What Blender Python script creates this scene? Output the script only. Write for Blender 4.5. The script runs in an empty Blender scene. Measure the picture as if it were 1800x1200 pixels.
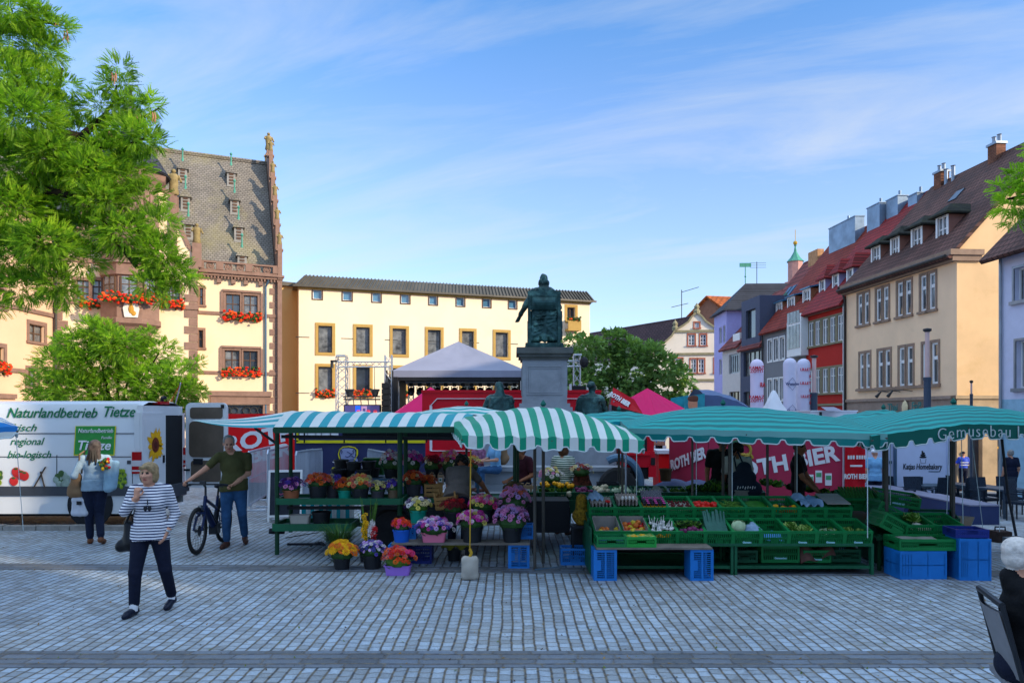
import bpy,math,random
import numpy as np
from mathutils import Vector,Matrix,Euler
rnd=random.Random(11)
SC=bpy.context.scene
C=SC.collection
R=math.radians
CAMZ,F,CX,HY=2.15,1300.0,900.0,728.0
def P(px,py,d):return Vector(((px-CX)/F*d,d,CAMZ-(py-HY)/F*d))
def X(px,d):return(px-CX)/F*d
def Z(py,d):return CAMZ-(py-HY)/F*d
def sstep(t):t=min(1,max(0,t));return t*t*(3-2*t)
def gz(x,y):
 return-0.058*min(max(y-11,0),26)*sstep((x-2.5)/6.0)
def hx(h):
 h=h.lstrip('#');o=[]
 for i in(0,2,4):
  c=int(h[i:i+2],16)/255
  o.append(c/12.92 if c<=.04045 else((c+.055)/1.055)**2.4)
 return tuple(o)
MATS={}
class NT:
 def __init__(s,m):
  m.use_nodes=True
  s.t=m.node_tree;s.t.nodes.clear()
  s.out=s.n('ShaderNodeOutputMaterial')
 def n(s,kind,**kw):
  nd=s.t.nodes.new(kind)
  for k,v in kw.items():
   if k.startswith('i_'):
    nd.inputs[k[2:].replace('_',' ')].default_value=v
   else:setattr(nd,k,v)
  return nd
 def l(s,a,b):s.t.links.new(a,b)
 def math(s,op,a,b=None,c=None,clamp=False):
  nd=s.n('ShaderNodeMath',operation=op);nd.use_clamp=clamp
  for i,q in enumerate((a,b,c)):
   if q is None:continue
   if isinstance(q,(int,float)):nd.inputs[i].default_value=q
   else:s.l(q,nd.inputs[i])
  return nd.outputs[0]
 def mix(s,fac,a,b,mode='MIX'):
  nd=s.n('ShaderNodeMix',data_type='RGBA',blend_type=mode)
  for q,i in((fac,0),(a,6),(b,7)):
   if isinstance(q,(int,float)):nd.inputs[i].default_value=q
   elif isinstance(q,tuple):nd.inputs[i].default_value=q if len(q)==4 else q+(1,)
   else:s.l(q,nd.inputs[i])
  return nd.outputs[2]
 def ramp(s,fac,stops):
  nd=s.n('ShaderNodeValToRGB');e=nd.color_ramp.elements
  while len(e)<len(stops):e.new(.5)
  for k,(p,c)in enumerate(stops):
   e[k].position=p;e[k].color=(c if isinstance(c,tuple)else(c,c,c))[:3]+(1,)
  s.l(fac,nd.inputs[0]);return nd.outputs[0]
 def coord(s,kind='Object'):return s.n('ShaderNodeTexCoord').outputs[kind]
 def noise(s,vec,scale,detail=3,rough=.55,dist=0.0):
  nd=s.n('ShaderNodeTexNoise');nd.inputs['Scale'].default_value=scale
  nd.inputs['Detail'].default_value=detail;nd.inputs['Roughness'].default_value=rough
  nd.inputs['Distortion'].default_value=dist
  if vec is not None:s.l(vec,nd.inputs['Vector'])
  return nd.outputs['Fac']
def rgba(c):return tuple(c)+(1,)
def mat(name,col,rough=.6,var=.12,scale=3.0,bump=0.0,bscale=40.0,metal=0.0,emit=0.0,pattern=None,trans=0.0,spec=.22,coord='Object',dirt=None):
 """a procedural material: base colour with two scales of tonal variation, optional relief pattern"""
 if name in MATS:return MATS[name]
 if isinstance(col,str):col=hx(col)
 m=bpy.data.materials.new(name);nt=NT(m)
 b=nt.n('ShaderNodeBsdfPrincipled')
 co=nt.coord(coord)
 dark=tuple(c*(1-var*1.6)for c in col);light=tuple(min(1,c*(1+var))for c in col)
 f=nt.noise(co,scale,5,.6)
 c=nt.ramp(f,[(.3,dark),(.55,col),(.75,light)])
 height=None
 if pattern:
  kind,sx,sz=pattern[:3]
  sep=nt.n('ShaderNodeSeparateXYZ');nt.l(co,sep.inputs[0])
  cmb=nt.n('ShaderNodeCombineXYZ')
  if kind=='tiles':
   nt.l(sep.outputs[0],cmb.inputs[0]);nt.l(sep.outputs[2],cmb.inputs[1])
   br=nt.n('ShaderNodeTexBrick');nt.l(cmb.outputs[0],br.inputs['Vector'])
   br.inputs['Scale'].default_value=1;br.inputs['Brick Width'].default_value=sx
   br.inputs['Row Height'].default_value=sz;br.inputs['Mortar Size'].default_value=sz*.13
   br.inputs['Mortar Smooth'].default_value=.3
   br.inputs['Color1'].default_value=(1,1,1,1);br.inputs['Color2'].default_value=(.74,.74,.74,1)
   br.inputs['Mortar'].default_value=(.35,.35,.35,1)
   c=nt.mix(1.0,c,br.outputs['Color'],'MULTIPLY');height=br.outputs['Fac']
   height=nt.math('MULTIPLY',height,-1.0)
  elif kind=='planks':
   w=nt.n('ShaderNodeTexWave',wave_type='BANDS',bands_direction='X' if sx else 'Z')
   w.inputs['Scale'].default_value=sz;w.inputs['Distortion'].default_value=.3
   nt.l(co,w.inputs['Vector'])
   c=nt.mix(.35,c,w.outputs['Color'],'MULTIPLY');height=w.outputs['Fac']
  elif kind=='zstripe':
   nz=nt.noise(co,3,2)
   zz=nt.math('ADD',nt.math('MULTIPLY',sep.outputs[2],sx),nt.math('MULTIPLY',nz,.7))
   fr=nt.math('FRACT',zz)
   k=nt.math('LESS_THAN',fr,sz)
   c=nt.mix(k,c,rgba(pattern[3]))
 if dirt:
  g=nt.noise(co,dirt[1],6,.7,.4)
  k=nt.ramp(g,[(dirt[2]if len(dirt)>2 else.5,0.0),((dirt[2]if len(dirt)>2 else.5)+.2,1.0)])
  c=nt.mix(nt.math('MULTIPLY',k,dirt[3]if len(dirt)>3 else.6),c,rgba(hx(dirt[0])))
 nt.l(c,b.inputs['Base Color'])
 b.inputs['Roughness'].default_value=rough;b.inputs['Metallic'].default_value=metal
 b.inputs['Specular IOR Level'].default_value=spec
 if emit:
  nt.l(c,b.inputs['Emission Color']);b.inputs['Emission Strength'].default_value=emit
 if bump or height is not None:
  bp=nt.n('ShaderNodeBump');bp.inputs['Strength'].default_value=bump if bump else.5
  bp.inputs['Distance'].default_value=.02
  if height is None:nt.l(nt.noise(co,bscale,4,.6),bp.inputs['Height'])
  else:
   nt.l(nt.math('ADD',height,nt.math('MULTIPLY',nt.noise(co,bscale,3),.5)),bp.inputs['Height'])
  nt.l(bp.outputs[0],b.inputs['Normal'])
 sh=b.outputs[0]
 if trans:
  tr=nt.n('ShaderNodeBsdfTranslucent');nt.l(c,tr.inputs['Color'])
  mx=nt.n('ShaderNodeMixShader');mx.inputs[0].default_value=trans
  nt.l(sh,mx.inputs[1]);nt.l(tr.outputs[0],mx.inputs[2]);sh=mx.outputs[0]
 nt.l(sh,nt.out.inputs[0])
 MATS[name]=m
 return m
class MB:
 def __init__(s):s.v=[];s.f=[];s.m=[];s.T=None
 def add(s,vs,fs,mi=0):
  o=len(s.v)
  if s.T is not None:vs=[s.T@Vector(v)for v in vs]
  s.v+=[tuple(v)for v in vs];s.f+=[tuple(i+o for i in f)for f in fs]
  s.m+=(list(mi)if isinstance(mi,(list,tuple))else[mi]*len(fs))
 def bx(s,x0,x1,y0,y1,z0,z1,mi=0):
  s.add([(x0,y0,z0),(x1,y0,z0),(x1,y1,z0),(x0,y1,z0),(x0,y0,z1),(x1,y0,z1),(x1,y1,z1),(x0,y1,z1)],[(0,3,2,1),(4,5,6,7),(0,1,5,4),(1,2,6,5),(2,3,7,6),(3,0,4,7)],mi)
 def box(s,c,sz,mi=0,rot=None):
  hx_,hy,hz=sz[0]/2,sz[1]/2,sz[2]/2
  vs=[Vector((a*hx_,b*hy,d*hz))for d in(-1,1)for a,b in((-1,-1),(1,-1),(1,1),(-1,1))]
  if rot is not None:
   m=rot if isinstance(rot,Matrix)else Euler(rot).to_matrix()
   vs=[m@v for v in vs]
  vs=[v+Vector(c)for v in vs]
  s.add(vs,[(0,3,2,1),(4,5,6,7),(0,1,5,4),(1,2,6,5),(2,3,7,6),(3,0,4,7)],mi)
 def bar(s,a,b,w,h=None,mi=0):
  a,b=Vector(a),Vector(b);h=h or w;d=b-a;L=d.length
  if L<1e-6:return
  q=d.to_track_quat('Z','Y').to_matrix()
  s.box((a+b)/2,(w,h,L),mi,q)
 def tube(s,pts,r,n=8,mi=0,caps=True):
  pts=[Vector(p)for p in pts];rs=r if isinstance(r,(list,tuple))else[r]*len(pts)
  vs=[];fs=[];up=None
  for i,p in enumerate(pts):
   d=(pts[min(i+1,len(pts)-1)]-pts[max(i-1,0)])
   d=d.normalized()if d.length>1e-9 else Vector((0,0,1))
   if up is None:
    up=Vector((0,0,1))if abs(d.z)<.9 else Vector((1,0,0))
   a=d.cross(up)
   if a.length<1e-4:a=d.cross(Vector((0,1,0)))
   a.normalize();b=a.cross(d).normalized();up=b
   for k in range(n):
    t=2*math.pi*k/n
    vs.append(p+(a*math.cos(t)+b*math.sin(t))*rs[i])
  for i in range(len(pts)-1):
   for k in range(n):
    k2=(k+1)%n
    fs.append((i*n+k,i*n+k2,(i+1)*n+k2,(i+1)*n+k))
  if caps:
   fs.append(tuple(range(n-1,-1,-1)));fs.append(tuple((len(pts)-1)*n+k for k in range(n)))
  s.add(vs,fs,mi)
 def lathe(s,prof,n=16,c=(0,0,0),mi=0,sx=1.0,sy=1.0,a0=0.0):
  vs=[];fs=[];c=Vector(c)
  for r,z in prof:
   for k in range(n):
    t=2*math.pi*k/n+a0
    vs.append(c+Vector((r*math.cos(t)*sx,r*math.sin(t)*sy,z)))
  for i in range(len(prof)-1):
   for k in range(n):
    k2=(k+1)%n
    fs.append((i*n+k,i*n+k2,(i+1)*n+k2,(i+1)*n+k))
  if prof[0][0]>1e-4:fs.append(tuple(range(n-1,-1,-1)))
  if prof[-1][0]>1e-4:fs.append(tuple((len(prof)-1)*n+k for k in range(n)))
  s.add(vs,fs,mi)
 def ball(s,c,r,n=8,m=6,mi=0):
  r=r if isinstance(r,(tuple,list))else(r,r,r);c=Vector(c)
  vs=[c+Vector((0,0,-r[2]))];fs=[]
  for i in range(1,m):
   ph=-math.pi/2+math.pi*i/m
   for k in range(n):
    t=2*math.pi*k/n
    vs.append(c+Vector((r[0]*math.cos(ph)*math.cos(t),r[1]*math.cos(ph)*math.sin(t),r[2]*math.sin(ph))))
  vs.append(c+Vector((0,0,r[2])));T=len(vs)-1
  for k in range(n):
   fs.append((0,1+(k+1)%n,1+k));fs.append((T,T-n+k,T-n+(k+1)%n))
  for i in range(m-2):
   for k in range(n):
    a=1+i*n+k;b=1+i*n+(k+1)%n
    fs.append((a,b,b+n,a+n))
  s.add(vs,fs,mi)
 def prism(s,poly,axis,t0,t1,mi=0):
  """poly of 2-D points extruded along axis 0/1/2 ; the two coordinates are the remaining axes in order"""
  def mk(p,t):
   l=[p[0],p[1]];l.insert(axis,t);return tuple(l)
  n=len(poly)
  vs=[mk(p,t0)for p in poly]+[mk(p,t1)for p in poly]
  fs=[tuple(range(n-1,-1,-1)),tuple(range(n,2*n))]+[(i,(i+1)%n,n+(i+1)%n,n+i)for i in range(n)]
  s.add(vs,fs,mi)
 def slab(s,pts,th,mi=0):
  """a polygon in space given a thickness along its normal (downwards)"""
  pts=[Vector(p)for p in pts]
  nrm=(pts[1]-pts[0]).cross(pts[2]-pts[0]).normalized()
  if nrm.z<0:nrm=-nrm
  n=len(pts);vs=pts+[p-nrm*th for p in pts]
  fs=[tuple(range(n)),tuple(range(2*n-1,n-1,-1))]+[(i,n+i,n+(i+1)%n,(i+1)%n)for i in range(n)]
  s.add(vs,fs,mi)
 def grid(s,fn,nu,nv,mi=0):
  vs=[fn(i/nu,j/nv)for j in range(nv+1)for i in range(nu+1)]
  fs=[];ms=[]
  for j in range(nv):
   for i in range(nu):
    a=j*(nu+1)+i;fs.append((a,a+1,a+nu+2,a+nu+1))
    ms.append(mi(i,j)if callable(mi)else mi)
  s.add(vs,fs,ms)
 def build(s,name,mats,parent=None,smooth=None,loc=None,fixn=True,rot=None):
  me=bpy.data.meshes.new(name)
  me.from_pydata(s.v,[],s.f)
  for m in(mats if isinstance(mats,(list,tuple))else[mats]):me.materials.append(m)
  if any(s.m):me.polygons.foreach_set('material_index',s.m)
  if fixn and len(s.f)<40000:
   import bmesh
   bm=bmesh.new();bm.from_mesh(me)
   bmesh.ops.recalc_face_normals(bm,faces=bm.faces);bm.to_mesh(me);bm.free()
  if smooth:
   me.polygons.foreach_set('use_smooth',[True]*len(me.polygons))
   me.set_sharp_from_angle(angle=R(smooth))
  me.update()
  o=bpy.data.objects.new(name,me);C.objects.link(o)
  if parent is not None:o.parent=parent
  if loc is not None:o.location=loc
  if rot is not None:o.rotation_euler=rot
  return o
def np_mesh(name,V,Fq,mats,midx=None,parent=None,smooth=True,per=4):
 """fast mesh from numpy: V (n,3), Fq (m,per)"""
 me=bpy.data.meshes.new(name)
 V=np.asarray(V,np.float32);Fq=np.asarray(Fq,np.int32)
 me.vertices.add(len(V));me.vertices.foreach_set('co',V.ravel())
 me.loops.add(Fq.size);me.loops.foreach_set('vertex_index',Fq.ravel())
 me.polygons.add(len(Fq))
 me.polygons.foreach_set('loop_start',np.arange(0,Fq.size,per,dtype=np.int32))
 for m in(mats if isinstance(mats,(list,tuple))else[mats]):me.materials.append(m)
 if midx is not None:me.polygons.foreach_set('material_index',np.asarray(midx,np.int32))
 me.polygons.foreach_set('use_smooth',np.full(len(Fq),smooth))
 me.update(calc_edges=True);me.validate()
 o=bpy.data.objects.new(name,me);C.objects.link(o)
 if parent is not None:o.parent=parent
 return o
def tag(o,label=None,cat=None,group=None,kind=None):
 if label:o['label']=label
 if cat:o['category']=cat
 if group:o['group']=group
 if kind:o['kind']=kind
 return o
def thing(name,label,cat,loc=(0,0,0),rz=0.0,group=None):
 o=bpy.data.objects.new(name,None);C.objects.link(o)
 o.empty_display_size=.2
 o.location=loc;o.rotation_euler=(0,0,rz)
 return tag(o,label,cat,group)
def kids(o):return[c for c in bpy.data.objects if c.parent==o]
def copy_tree(o,parent=None):
 c=o.copy();C.objects.link(c)
 if parent is not None:c.parent=parent
 for ch in list(o.children):copy_tree(ch,c)
 return c
def text(body,size,m,parent,loc,rot=(R(90),0,0),name='lettering',ext=.004,bold=0.0,shear=0.0,align='CENTER',sx=1.0,space=1.0,fit=0):
 cu=bpy.data.curves.new(name,'FONT');cu.body=body;cu.size=size;cu.extrude=ext
 cu.align_x=align;cu.align_y='CENTER';cu.offset=bold;cu.shear=shear;cu.resolution_u=3
 cu.space_character=space
 cu.materials.append(m)
 o=bpy.data.objects.new(name,cu);C.objects.link(o)
 o.parent=parent;o.location=loc;o.rotation_euler=rot;o.scale=(sx,1,1)
 if fit:o['fit']=fit
 return o
class Fac:
 """a wall line from A (seen on the left) to B (seen on the right); local x runs along it, local y into the building"""
 def __init__(s,A,B,z0,name,label,cat,group=None):
  s.A=Vector(A);s.B=Vector(B);d=s.B-s.A;s.W=d.length;s.d=d.normalized();s.n=Vector((-s.d.y,s.d.x));s.z0=z0
  s.root=thing(name,label,cat,(A[0],A[1],z0),math.atan2(d.y,d.x),group)
 def at(s,px,yo=0.0):
  k=(px-CX)/F;o=s.A+s.n*yo
  return(k*o.y-o.x)/(s.d.x-k*s.d.y)
 def dep(s,x,yo=0.0):return(s.A+s.n*yo+s.d*x).y
 def zz(s,x,py,yo=0.0):return Z(py,s.dep(x,yo))-s.z0
 def rect(s,px0,px1,py0,py1,yo=0.0):
  x0,x1=s.at(px0,yo),s.at(px1,yo);xm=(x0+x1)/2
  return(x0,x1,s.zz(xm,py1,yo),s.zz(xm,py0,yo))
def wall_holes(mb,x0,x1,z0,z1,holes,y=0.0,rd=.2,mi=0,mr=None):
 mr=mi if mr is None else mr
 hs=[(max(a,x0),min(b,x1),max(c,z0),min(d,z1))for a,b,c,d in holes]
 hs=[h for h in hs if h[1]>h[0]and h[3]>h[2]]
 xs=sorted({x0,x1}|{h[0]for h in hs}|{h[1]for h in hs});zs=sorted({z0,z1}|{h[2]for h in hs}|{h[3]for h in hs})
 for i in range(len(xs)-1):
  for j in range(len(zs)-1):
   xm,zm=(xs[i]+xs[i+1])/2,(zs[j]+zs[j+1])/2
   if any(h[0]<xm<h[1]and h[2]<zm<h[3]for h in hs):continue
   mb.add([(xs[i],y,zs[j]),(xs[i+1],y,zs[j]),(xs[i+1],y,zs[j+1]),(xs[i],y,zs[j+1])],[(0,1,2,3)],mi)
 for a,b,c,d in hs:
  mb.add([(a,y,c),(b,y,c),(b,y,d),(a,y,d),(a,y+rd,c),(b,y+rd,c),(b,y+rd,d),(a,y+rd,d)],[(0,4,5,1),(1,5,6,2),(2,6,7,3),(3,7,4,0)],mr)
def window(par,h,y=0.0,rd=.2,sur=None,sw=.14,proud=.03,sash=None,nx=2,nz=2,bar=.05,sill=True,pane=None,msill=None,topbar=0.0,bars=.03):
 """one window filling the hole h: stone surround, sashes and glazing bars; its glass is a sub-part"""
 a,b,c,d=h;mb=MB();ms=[]
 if pane is m_glass and rnd.random()<.4:pane=m_glassw
 if sur is not None:
  ms.append(sur)
  mb.bx(a-sw,a,y-proud,y+.02,c-(0 if sill else sw),d+sw);mb.bx(b,b+sw,y-proud,y+.02,c-(0 if sill else sw),d+sw)
  mb.bx(a,b,y-proud,y+.018,d,d+sw)
  if sill:mb.bx(a-sw-.05,b+sw+.05,y-proud-.08,y+.02,c-.12,c)
  else:mb.bx(a,b,y-proud,y+.018,c-sw,c)
 k=len(ms);ms.append(sash)
 yy=y+rd-.07
 mb.bx(a,a+bar,yy,y+rd,c,d,k);mb.bx(b-bar,b,yy,y+rd,c,d,k)
 mb.bx(a+bar,b-bar,yy,y+rd,d-bar,d,k);mb.bx(a+bar,b-bar,yy,y+rd,c,c+bar,k)
 for i in range(1,nx):
  xm=a+(b-a)*i/nx;w=bar*.6
  mb.bx(xm-w,xm+w,yy-.006,y+rd-.004,c+bar,d-bar,k)
 for j in range(1,nz):
  zm=c+(d-c)*j/nz+topbar
  mb.bx(a+bar,b-bar,yy+.012,y+rd-.008,zm-bars,zm+bars,k)
 o=mb.build('window',ms,par)
 pb=MB();pb.bx(a,b,y+rd-.02,y+rd+.01,c,d)
 pb.build('pane',pane,o)
 return o
cam=bpy.data.cameras.new('camera');co_=bpy.data.objects.new('camera',cam);C.objects.link(co_)
co_.location=(0,0,CAMZ);co_.rotation_euler=(R(90),0,0)
cam.sensor_width=36;cam.lens=36*F/1800;cam.shift_y=(HY-600)/1800;cam.clip_end=3000;cam.clip_start=.05
SC.camera=co_
SC.view_settings.view_transform='Standard';SC.view_settings.look='None';SC.view_settings.gamma=1
SC.view_settings.exposure=EXPOSURE=1.5
SC.cycles.max_bounces=8;SC.cycles.diffuse_bounces=4
try:SC.cycles.use_denoising=True
except Exception:pass
AZ,EL=R(28),R(21)
to_sun=Vector((math.cos(AZ)*math.cos(EL),-math.sin(AZ)*math.cos(EL),math.sin(EL)))
sun=bpy.data.lights.new('sun','SUN');sun.energy=2.05;sun.angle=R(.5);sun.color=(1.0,.84,.60)
so=bpy.data.objects.new('sun',sun);C.objects.link(so);so.rotation_euler=to_sun.to_track_quat('Z','Y').to_euler()
w=bpy.data.worlds.new('World');SC.world=w;w.use_nodes=True
wt=w.node_tree;wt.nodes.clear()
class WN(NT):
 def __init__(s,t):s.t=t
wn=WN(wt)
wo=wn.n('ShaderNodeOutputWorld');bg=wn.n('ShaderNodeBackground');bg.inputs['Strength'].default_value=.15
sky=wn.n('ShaderNodeTexSky');sky.sky_type='NISHITA';sky.sun_disc=False
sky.sun_elevation=EL;sky.sun_rotation=math.atan2(to_sun.x,to_sun.y)
sky.air_density=1.0;sky.dust_density=.6;sky.ozone_density=3.0;sky.altitude=200
gen=wn.coord('Generated')
sp=wn.n('ShaderNodeSeparateXYZ');wn.l(gen,sp.inputs[0])
zc=wn.math('MAXIMUM',sp.outputs[2],.03)
u=wn.math('DIVIDE',sp.outputs[0],wn.math('ADD',zc,.12));v=wn.math('DIVIDE',sp.outputs[1],wn.math('ADD',zc,.12))
cb=wn.n('ShaderNodeCombineXYZ')
wn.l(wn.math('ADD',wn.math('MULTIPLY',u,.55),wn.math('MULTIPLY',v,.12)),cb.inputs[0])
wn.l(wn.math('ADD',wn.math('MULTIPLY',v,1.5),wn.math('MULTIPLY',u,.55)),cb.inputs[1]);cb.inputs[2].default_value=21.4
n1=wn.noise(cb.outputs[0],1.15,8,.62,.9)
n2=wn.noise(cb.outputs[0],.45,3,.5,.3)
cl=wn.math('MULTIPLY',wn.ramp(n1,[(.45,0.0),(.68,1.0)]),wn.ramp(n2,[(.38,0.0),(.60,1.0)]))
hor=wn.ramp(sp.outputs[2],[(.02,1.0),(.30,.36),(.50,.0)])
cl=wn.math('ADD',wn.math('MULTIPLY',cl,.45),wn.math('MULTIPLY',hor,.22),clamp=True)
grade=wn.ramp(sp.outputs[2],[(.0,(.58,.59,.66)),(.22,(.63,.63,.70)),(.34,(.58,.63,.73)),(.50,(.38,.61,.77)),(.8,(.5,.6,.8))])
base=wn.mix(1.0,sky.outputs[0],grade,'MULTIPLY')
overhead_fill=wn.ramp(sp.outputs[2],[(.52,0.0),(.80,1.0)])  # unseen upper sky brightened, added as fill for the shaded square
base=wn.mix(wn.math('MULTIPLY',overhead_fill,.85),base,(3.3,4.3,5.5,1))
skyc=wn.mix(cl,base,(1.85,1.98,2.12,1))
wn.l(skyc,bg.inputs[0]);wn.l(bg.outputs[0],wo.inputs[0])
def cobble_mat(name,rw,ln,base,swap=False,joint=.0045,cross=.0032,seed=0.0,moss=.5):
 m=bpy.data.materials.new(name);nt=NT(m);b=nt.n('ShaderNodeBsdfPrincipled')
 co=nt.coord('Object');sep=nt.n('ShaderNodeSeparateXYZ');nt.l(co,sep.inputs[0])
 ax,ay=(sep.outputs[1],sep.outputs[0])if swap else(sep.outputs[0],sep.outputs[1])
 wob=nt.noise(co,1.1,2,.5);wob2=nt.noise(co,9.0,2,.5)
 ux=nt.math('ADD',ax,nt.math('ADD',nt.math('MULTIPLY',nt.math('SUBTRACT',wob,.5),.05),nt.math('MULTIPLY',nt.math('SUBTRACT',wob2,.5),.016)))
 uu=nt.math('DIVIDE',ux,rw);row=nt.math('FLOOR',uu);fu=nt.math('SUBTRACT',uu,row)
 wn1=nt.n('ShaderNodeTexWhiteNoise',noise_dimensions='1D');nt.l(nt.math('ADD',row,seed),wn1.inputs['W'])
 wob3=nt.noise(co,7.0,2,.5)
 vv=nt.math('ADD',nt.math('DIVIDE',nt.math('ADD',ay,nt.math('MULTIPLY',nt.math('SUBTRACT',wob3,.5),.07)),ln),nt.math('MULTIPLY',wn1.outputs[0],7.3))
 col=nt.math('FLOOR',vv);fv=nt.math('SUBTRACT',vv,col)
 du=nt.math('MULTIPLY',nt.math('MINIMUM',fu,nt.math('SUBTRACT',1.0,fu)),rw)
 dv=nt.math('MULTIPLY',nt.math('MINIMUM',fv,nt.math('SUBTRACT',1.0,fv)),ln)
 er=nt.math('SUBTRACT',du,joint);ec=nt.math('SUBTRACT',dv,cross);e=nt.math('MINIMUM',er,nt.math('ADD',ec,.004))
 stone=nt.math('MULTIPLY',nt.math('DIVIDE',er,.012,clamp=True),nt.math('ADD',.38,nt.math('MULTIPLY',nt.math('DIVIDE',ec,.010,clamp=True),.62)))
 cmb=nt.n('ShaderNodeCombineXYZ');nt.l(row,cmb.inputs[0]);nt.l(col,cmb.inputs[1])
 wn2=nt.n('ShaderNodeTexWhiteNoise',noise_dimensions='2D');nt.l(cmb.outputs[0],wn2.inputs['Vector'])
 val=nt.math('ADD',.72,nt.math('MULTIPLY',wn2.outputs['Value'],.45))
 big=nt.math('MULTIPLY',nt.ramp(nt.noise(co,.35,4,.6),[(.3,.74),(.7,1.15)]),nt.ramp(nt.noise(co,1.6,6,.7,.5),[(.30,.55),(.44,1.0)]))
 fine=nt.ramp(nt.noise(co,45,4,.7),[(.25,.75),(.75,1.2)])
 k=nt.math('MULTIPLY',nt.math('MULTIPLY',val,big),fine)
 cc=nt.mix(1.0,rgba(base),k,'MULTIPLY')
 tint=nt.mix(nt.ramp(nt.noise(co,.8,5,.65,.4),[(.35,0.0),(.62,1.0)]),(1.04,.94,.84,1),(.95,.99,1.04,1));tint=nt.mix(.5,tint,nt.mix(wn2.outputs['Value'],(1.05,.96,.88,1),(.92,.98,1.06,1)))
 cc=nt.mix(1.0,cc,tint,'MULTIPLY')
 jn=nt.ramp(nt.noise(co,14,4,.6),[(.40,(.035,.035,.04)),(.62,(.15,.115,.07)),(.78,(.12,.13,.05))])
 cc=nt.mix(stone,jn,cc)
 nt.l(cc,b.inputs['Base Color'])
 b.inputs['Roughness'].default_value=.62;b.inputs['Specular IOR Level'].default_value=.35
 bp=nt.n('ShaderNodeBump');bp.inputs['Strength'].default_value=.9;bp.inputs['Distance'].default_value=.014
 dome=nt.math('DIVIDE',e,.03,clamp=True)
 nt.l(nt.math('ADD',nt.math('ADD',dome,nt.math('MULTIPLY',wn2.outputs['Value'],.5)),nt.math('MULTIPLY',nt.noise(co,60,3,.6),.45)),bp.inputs['Height'])
 nt.l(bp.outputs[0],b.inputs['Normal']);nt.l(b.outputs[0],nt.out.inputs[0])
 MATS[name]=m
 return m
m_cob=cobble_mat('cobblestones',.110,.118,(.33,.385,.44))
m_gut=cobble_mat('gutter stones',.13,.34,(.13,.15,.18),swap=True,joint=.006,cross=.005,seed=9)
m_kerb=mat('kerb granite','#8d8a86',.8,.2,6,.4,60)
xs=sorted(set([-900,-400,-200,-100,-60]+[i*1.5 for i in range(-30,40)]+[80,120,200,400,900]))
ys=sorted(set([-300,-100,-40,-15,0,5]+[8+i*1.0 for i in range(0,34)]+[46,60,90,150,300,600,1500]))
g=MB();nx_=len(xs)
g.add([(x,y,gz(x,y))for y in ys for x in xs],[(j*nx_+i,j*nx_+i+1,(j+1)*nx_+i+1,(j+1)*nx_+i)for j in range(len(ys)-1)for i in range(nx_-1)])
tag(g.build('ground',m_cob,None,60,fixn=False),kind='structure')
g=MB()
def strip(d0,d1,x0,x1,h,skew=0.0):
 n=24
 for i in range(n):
  a,b=x0+(x1-x0)*i/n,x0+(x1-x0)*(i+1)/n
  g.add([(a,d0+skew*a,gz(a,d0)+h),(b,d0+skew*b,gz(b,d0)+h),(b,d1+skew*b,gz(b,d1)+h),(a,d1+skew*a,gz(a,d1)+h)],[(0,1,2,3)])
strip(6.28,6.72,-14,14,.004)
strip(10.02,10.42,-14,14,.004,-.035)
tag(g.build('drainage_path',m_gut,None,fixn=False),kind='structure')
g=MB()
for i in range(14):
 a=-15.0+i*.62;g.bx(a,a+.605,13.68,13.84,-.05,.085+.006*(i%3))
tag(g.build('kerb',m_kerb),kind='structure')
lm=[mat('dry leaf','#8a6a34',.8,.3,9),mat('weed tuft','#5c6a24',.8,.3,9),mat('brown scrap','#4a3a2c',.8,.3,9)]
g=MB();q=random.Random(77)
for i in range(1500):
 y=4.2+9.2*q.random()**.8;x=q.uniform(-.75,.75)*y*1.05;s_=q.uniform(.008,.024);a=q.uniform(0,6.28);c=Vector((x,y,.006));d_=Vector((math.cos(a),math.sin(a),q.uniform(-.1,.35)))*s_;n_=Vector((-math.sin(a),math.cos(a),0))*s_*.45
 g.add([c-d_*.6,c+n_,c+d_+Vector((0,0,.006)),c-n_],[(0,1,2,3)],q.choice((0,0,1,2)))
tag(g.build('fallen_leaves',lm,None,fixn=False),'dry leaves and weed tufts scattered over the cobbles','leaves',kind='stuff')
m_glass=mat('window glass',(.035,.045,.06),.06,.3,1.5,spec=1.0)
m_glassw=mat('curtained glass',(.16,.17,.18),.12,.5,2.2,spec=.8)
m_whitef=mat('white sash paint',(.72,.72,.72),.45,.05)
m_brownf=mat('brown sash paint',(.10,.055,.035),.5,.1)
m_darkf=mat('dark metal frame',(.03,.032,.036),.4,.1)
m_zinc=mat('zinc sheet','#8c95a0',.35,.12,2,metal=.6)
m_zincd=mat('dark zinc','#4f6a80',.4,.12,2,metal=.4)
m_gutter=mat('rain pipe',(.05,.045,.042),.5,.1)
def gable_body(fac,x0,x1,D,ze,yr,zr,m,yb=None,name='wall',y0=.0,front=False,z0=0.0):
 """side walls and rear of a house with a pitched roof whose ridge runs along local x"""
 mb=MB();sec=[(y0,z0),(y0,ze),(yr,zr-.12),(D,ze),(D,z0)]
 for x in(x0,x1):
  mb.add([(x,a,b)for a,b in sec],[tuple(range(5))])
 mb.add([(x0,D,z0),(x1,D,z0),(x1,D,ze),(x0,D,ze)],[(0,1,2,3)])
 return mb.build(name,m,fac.root)
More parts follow.
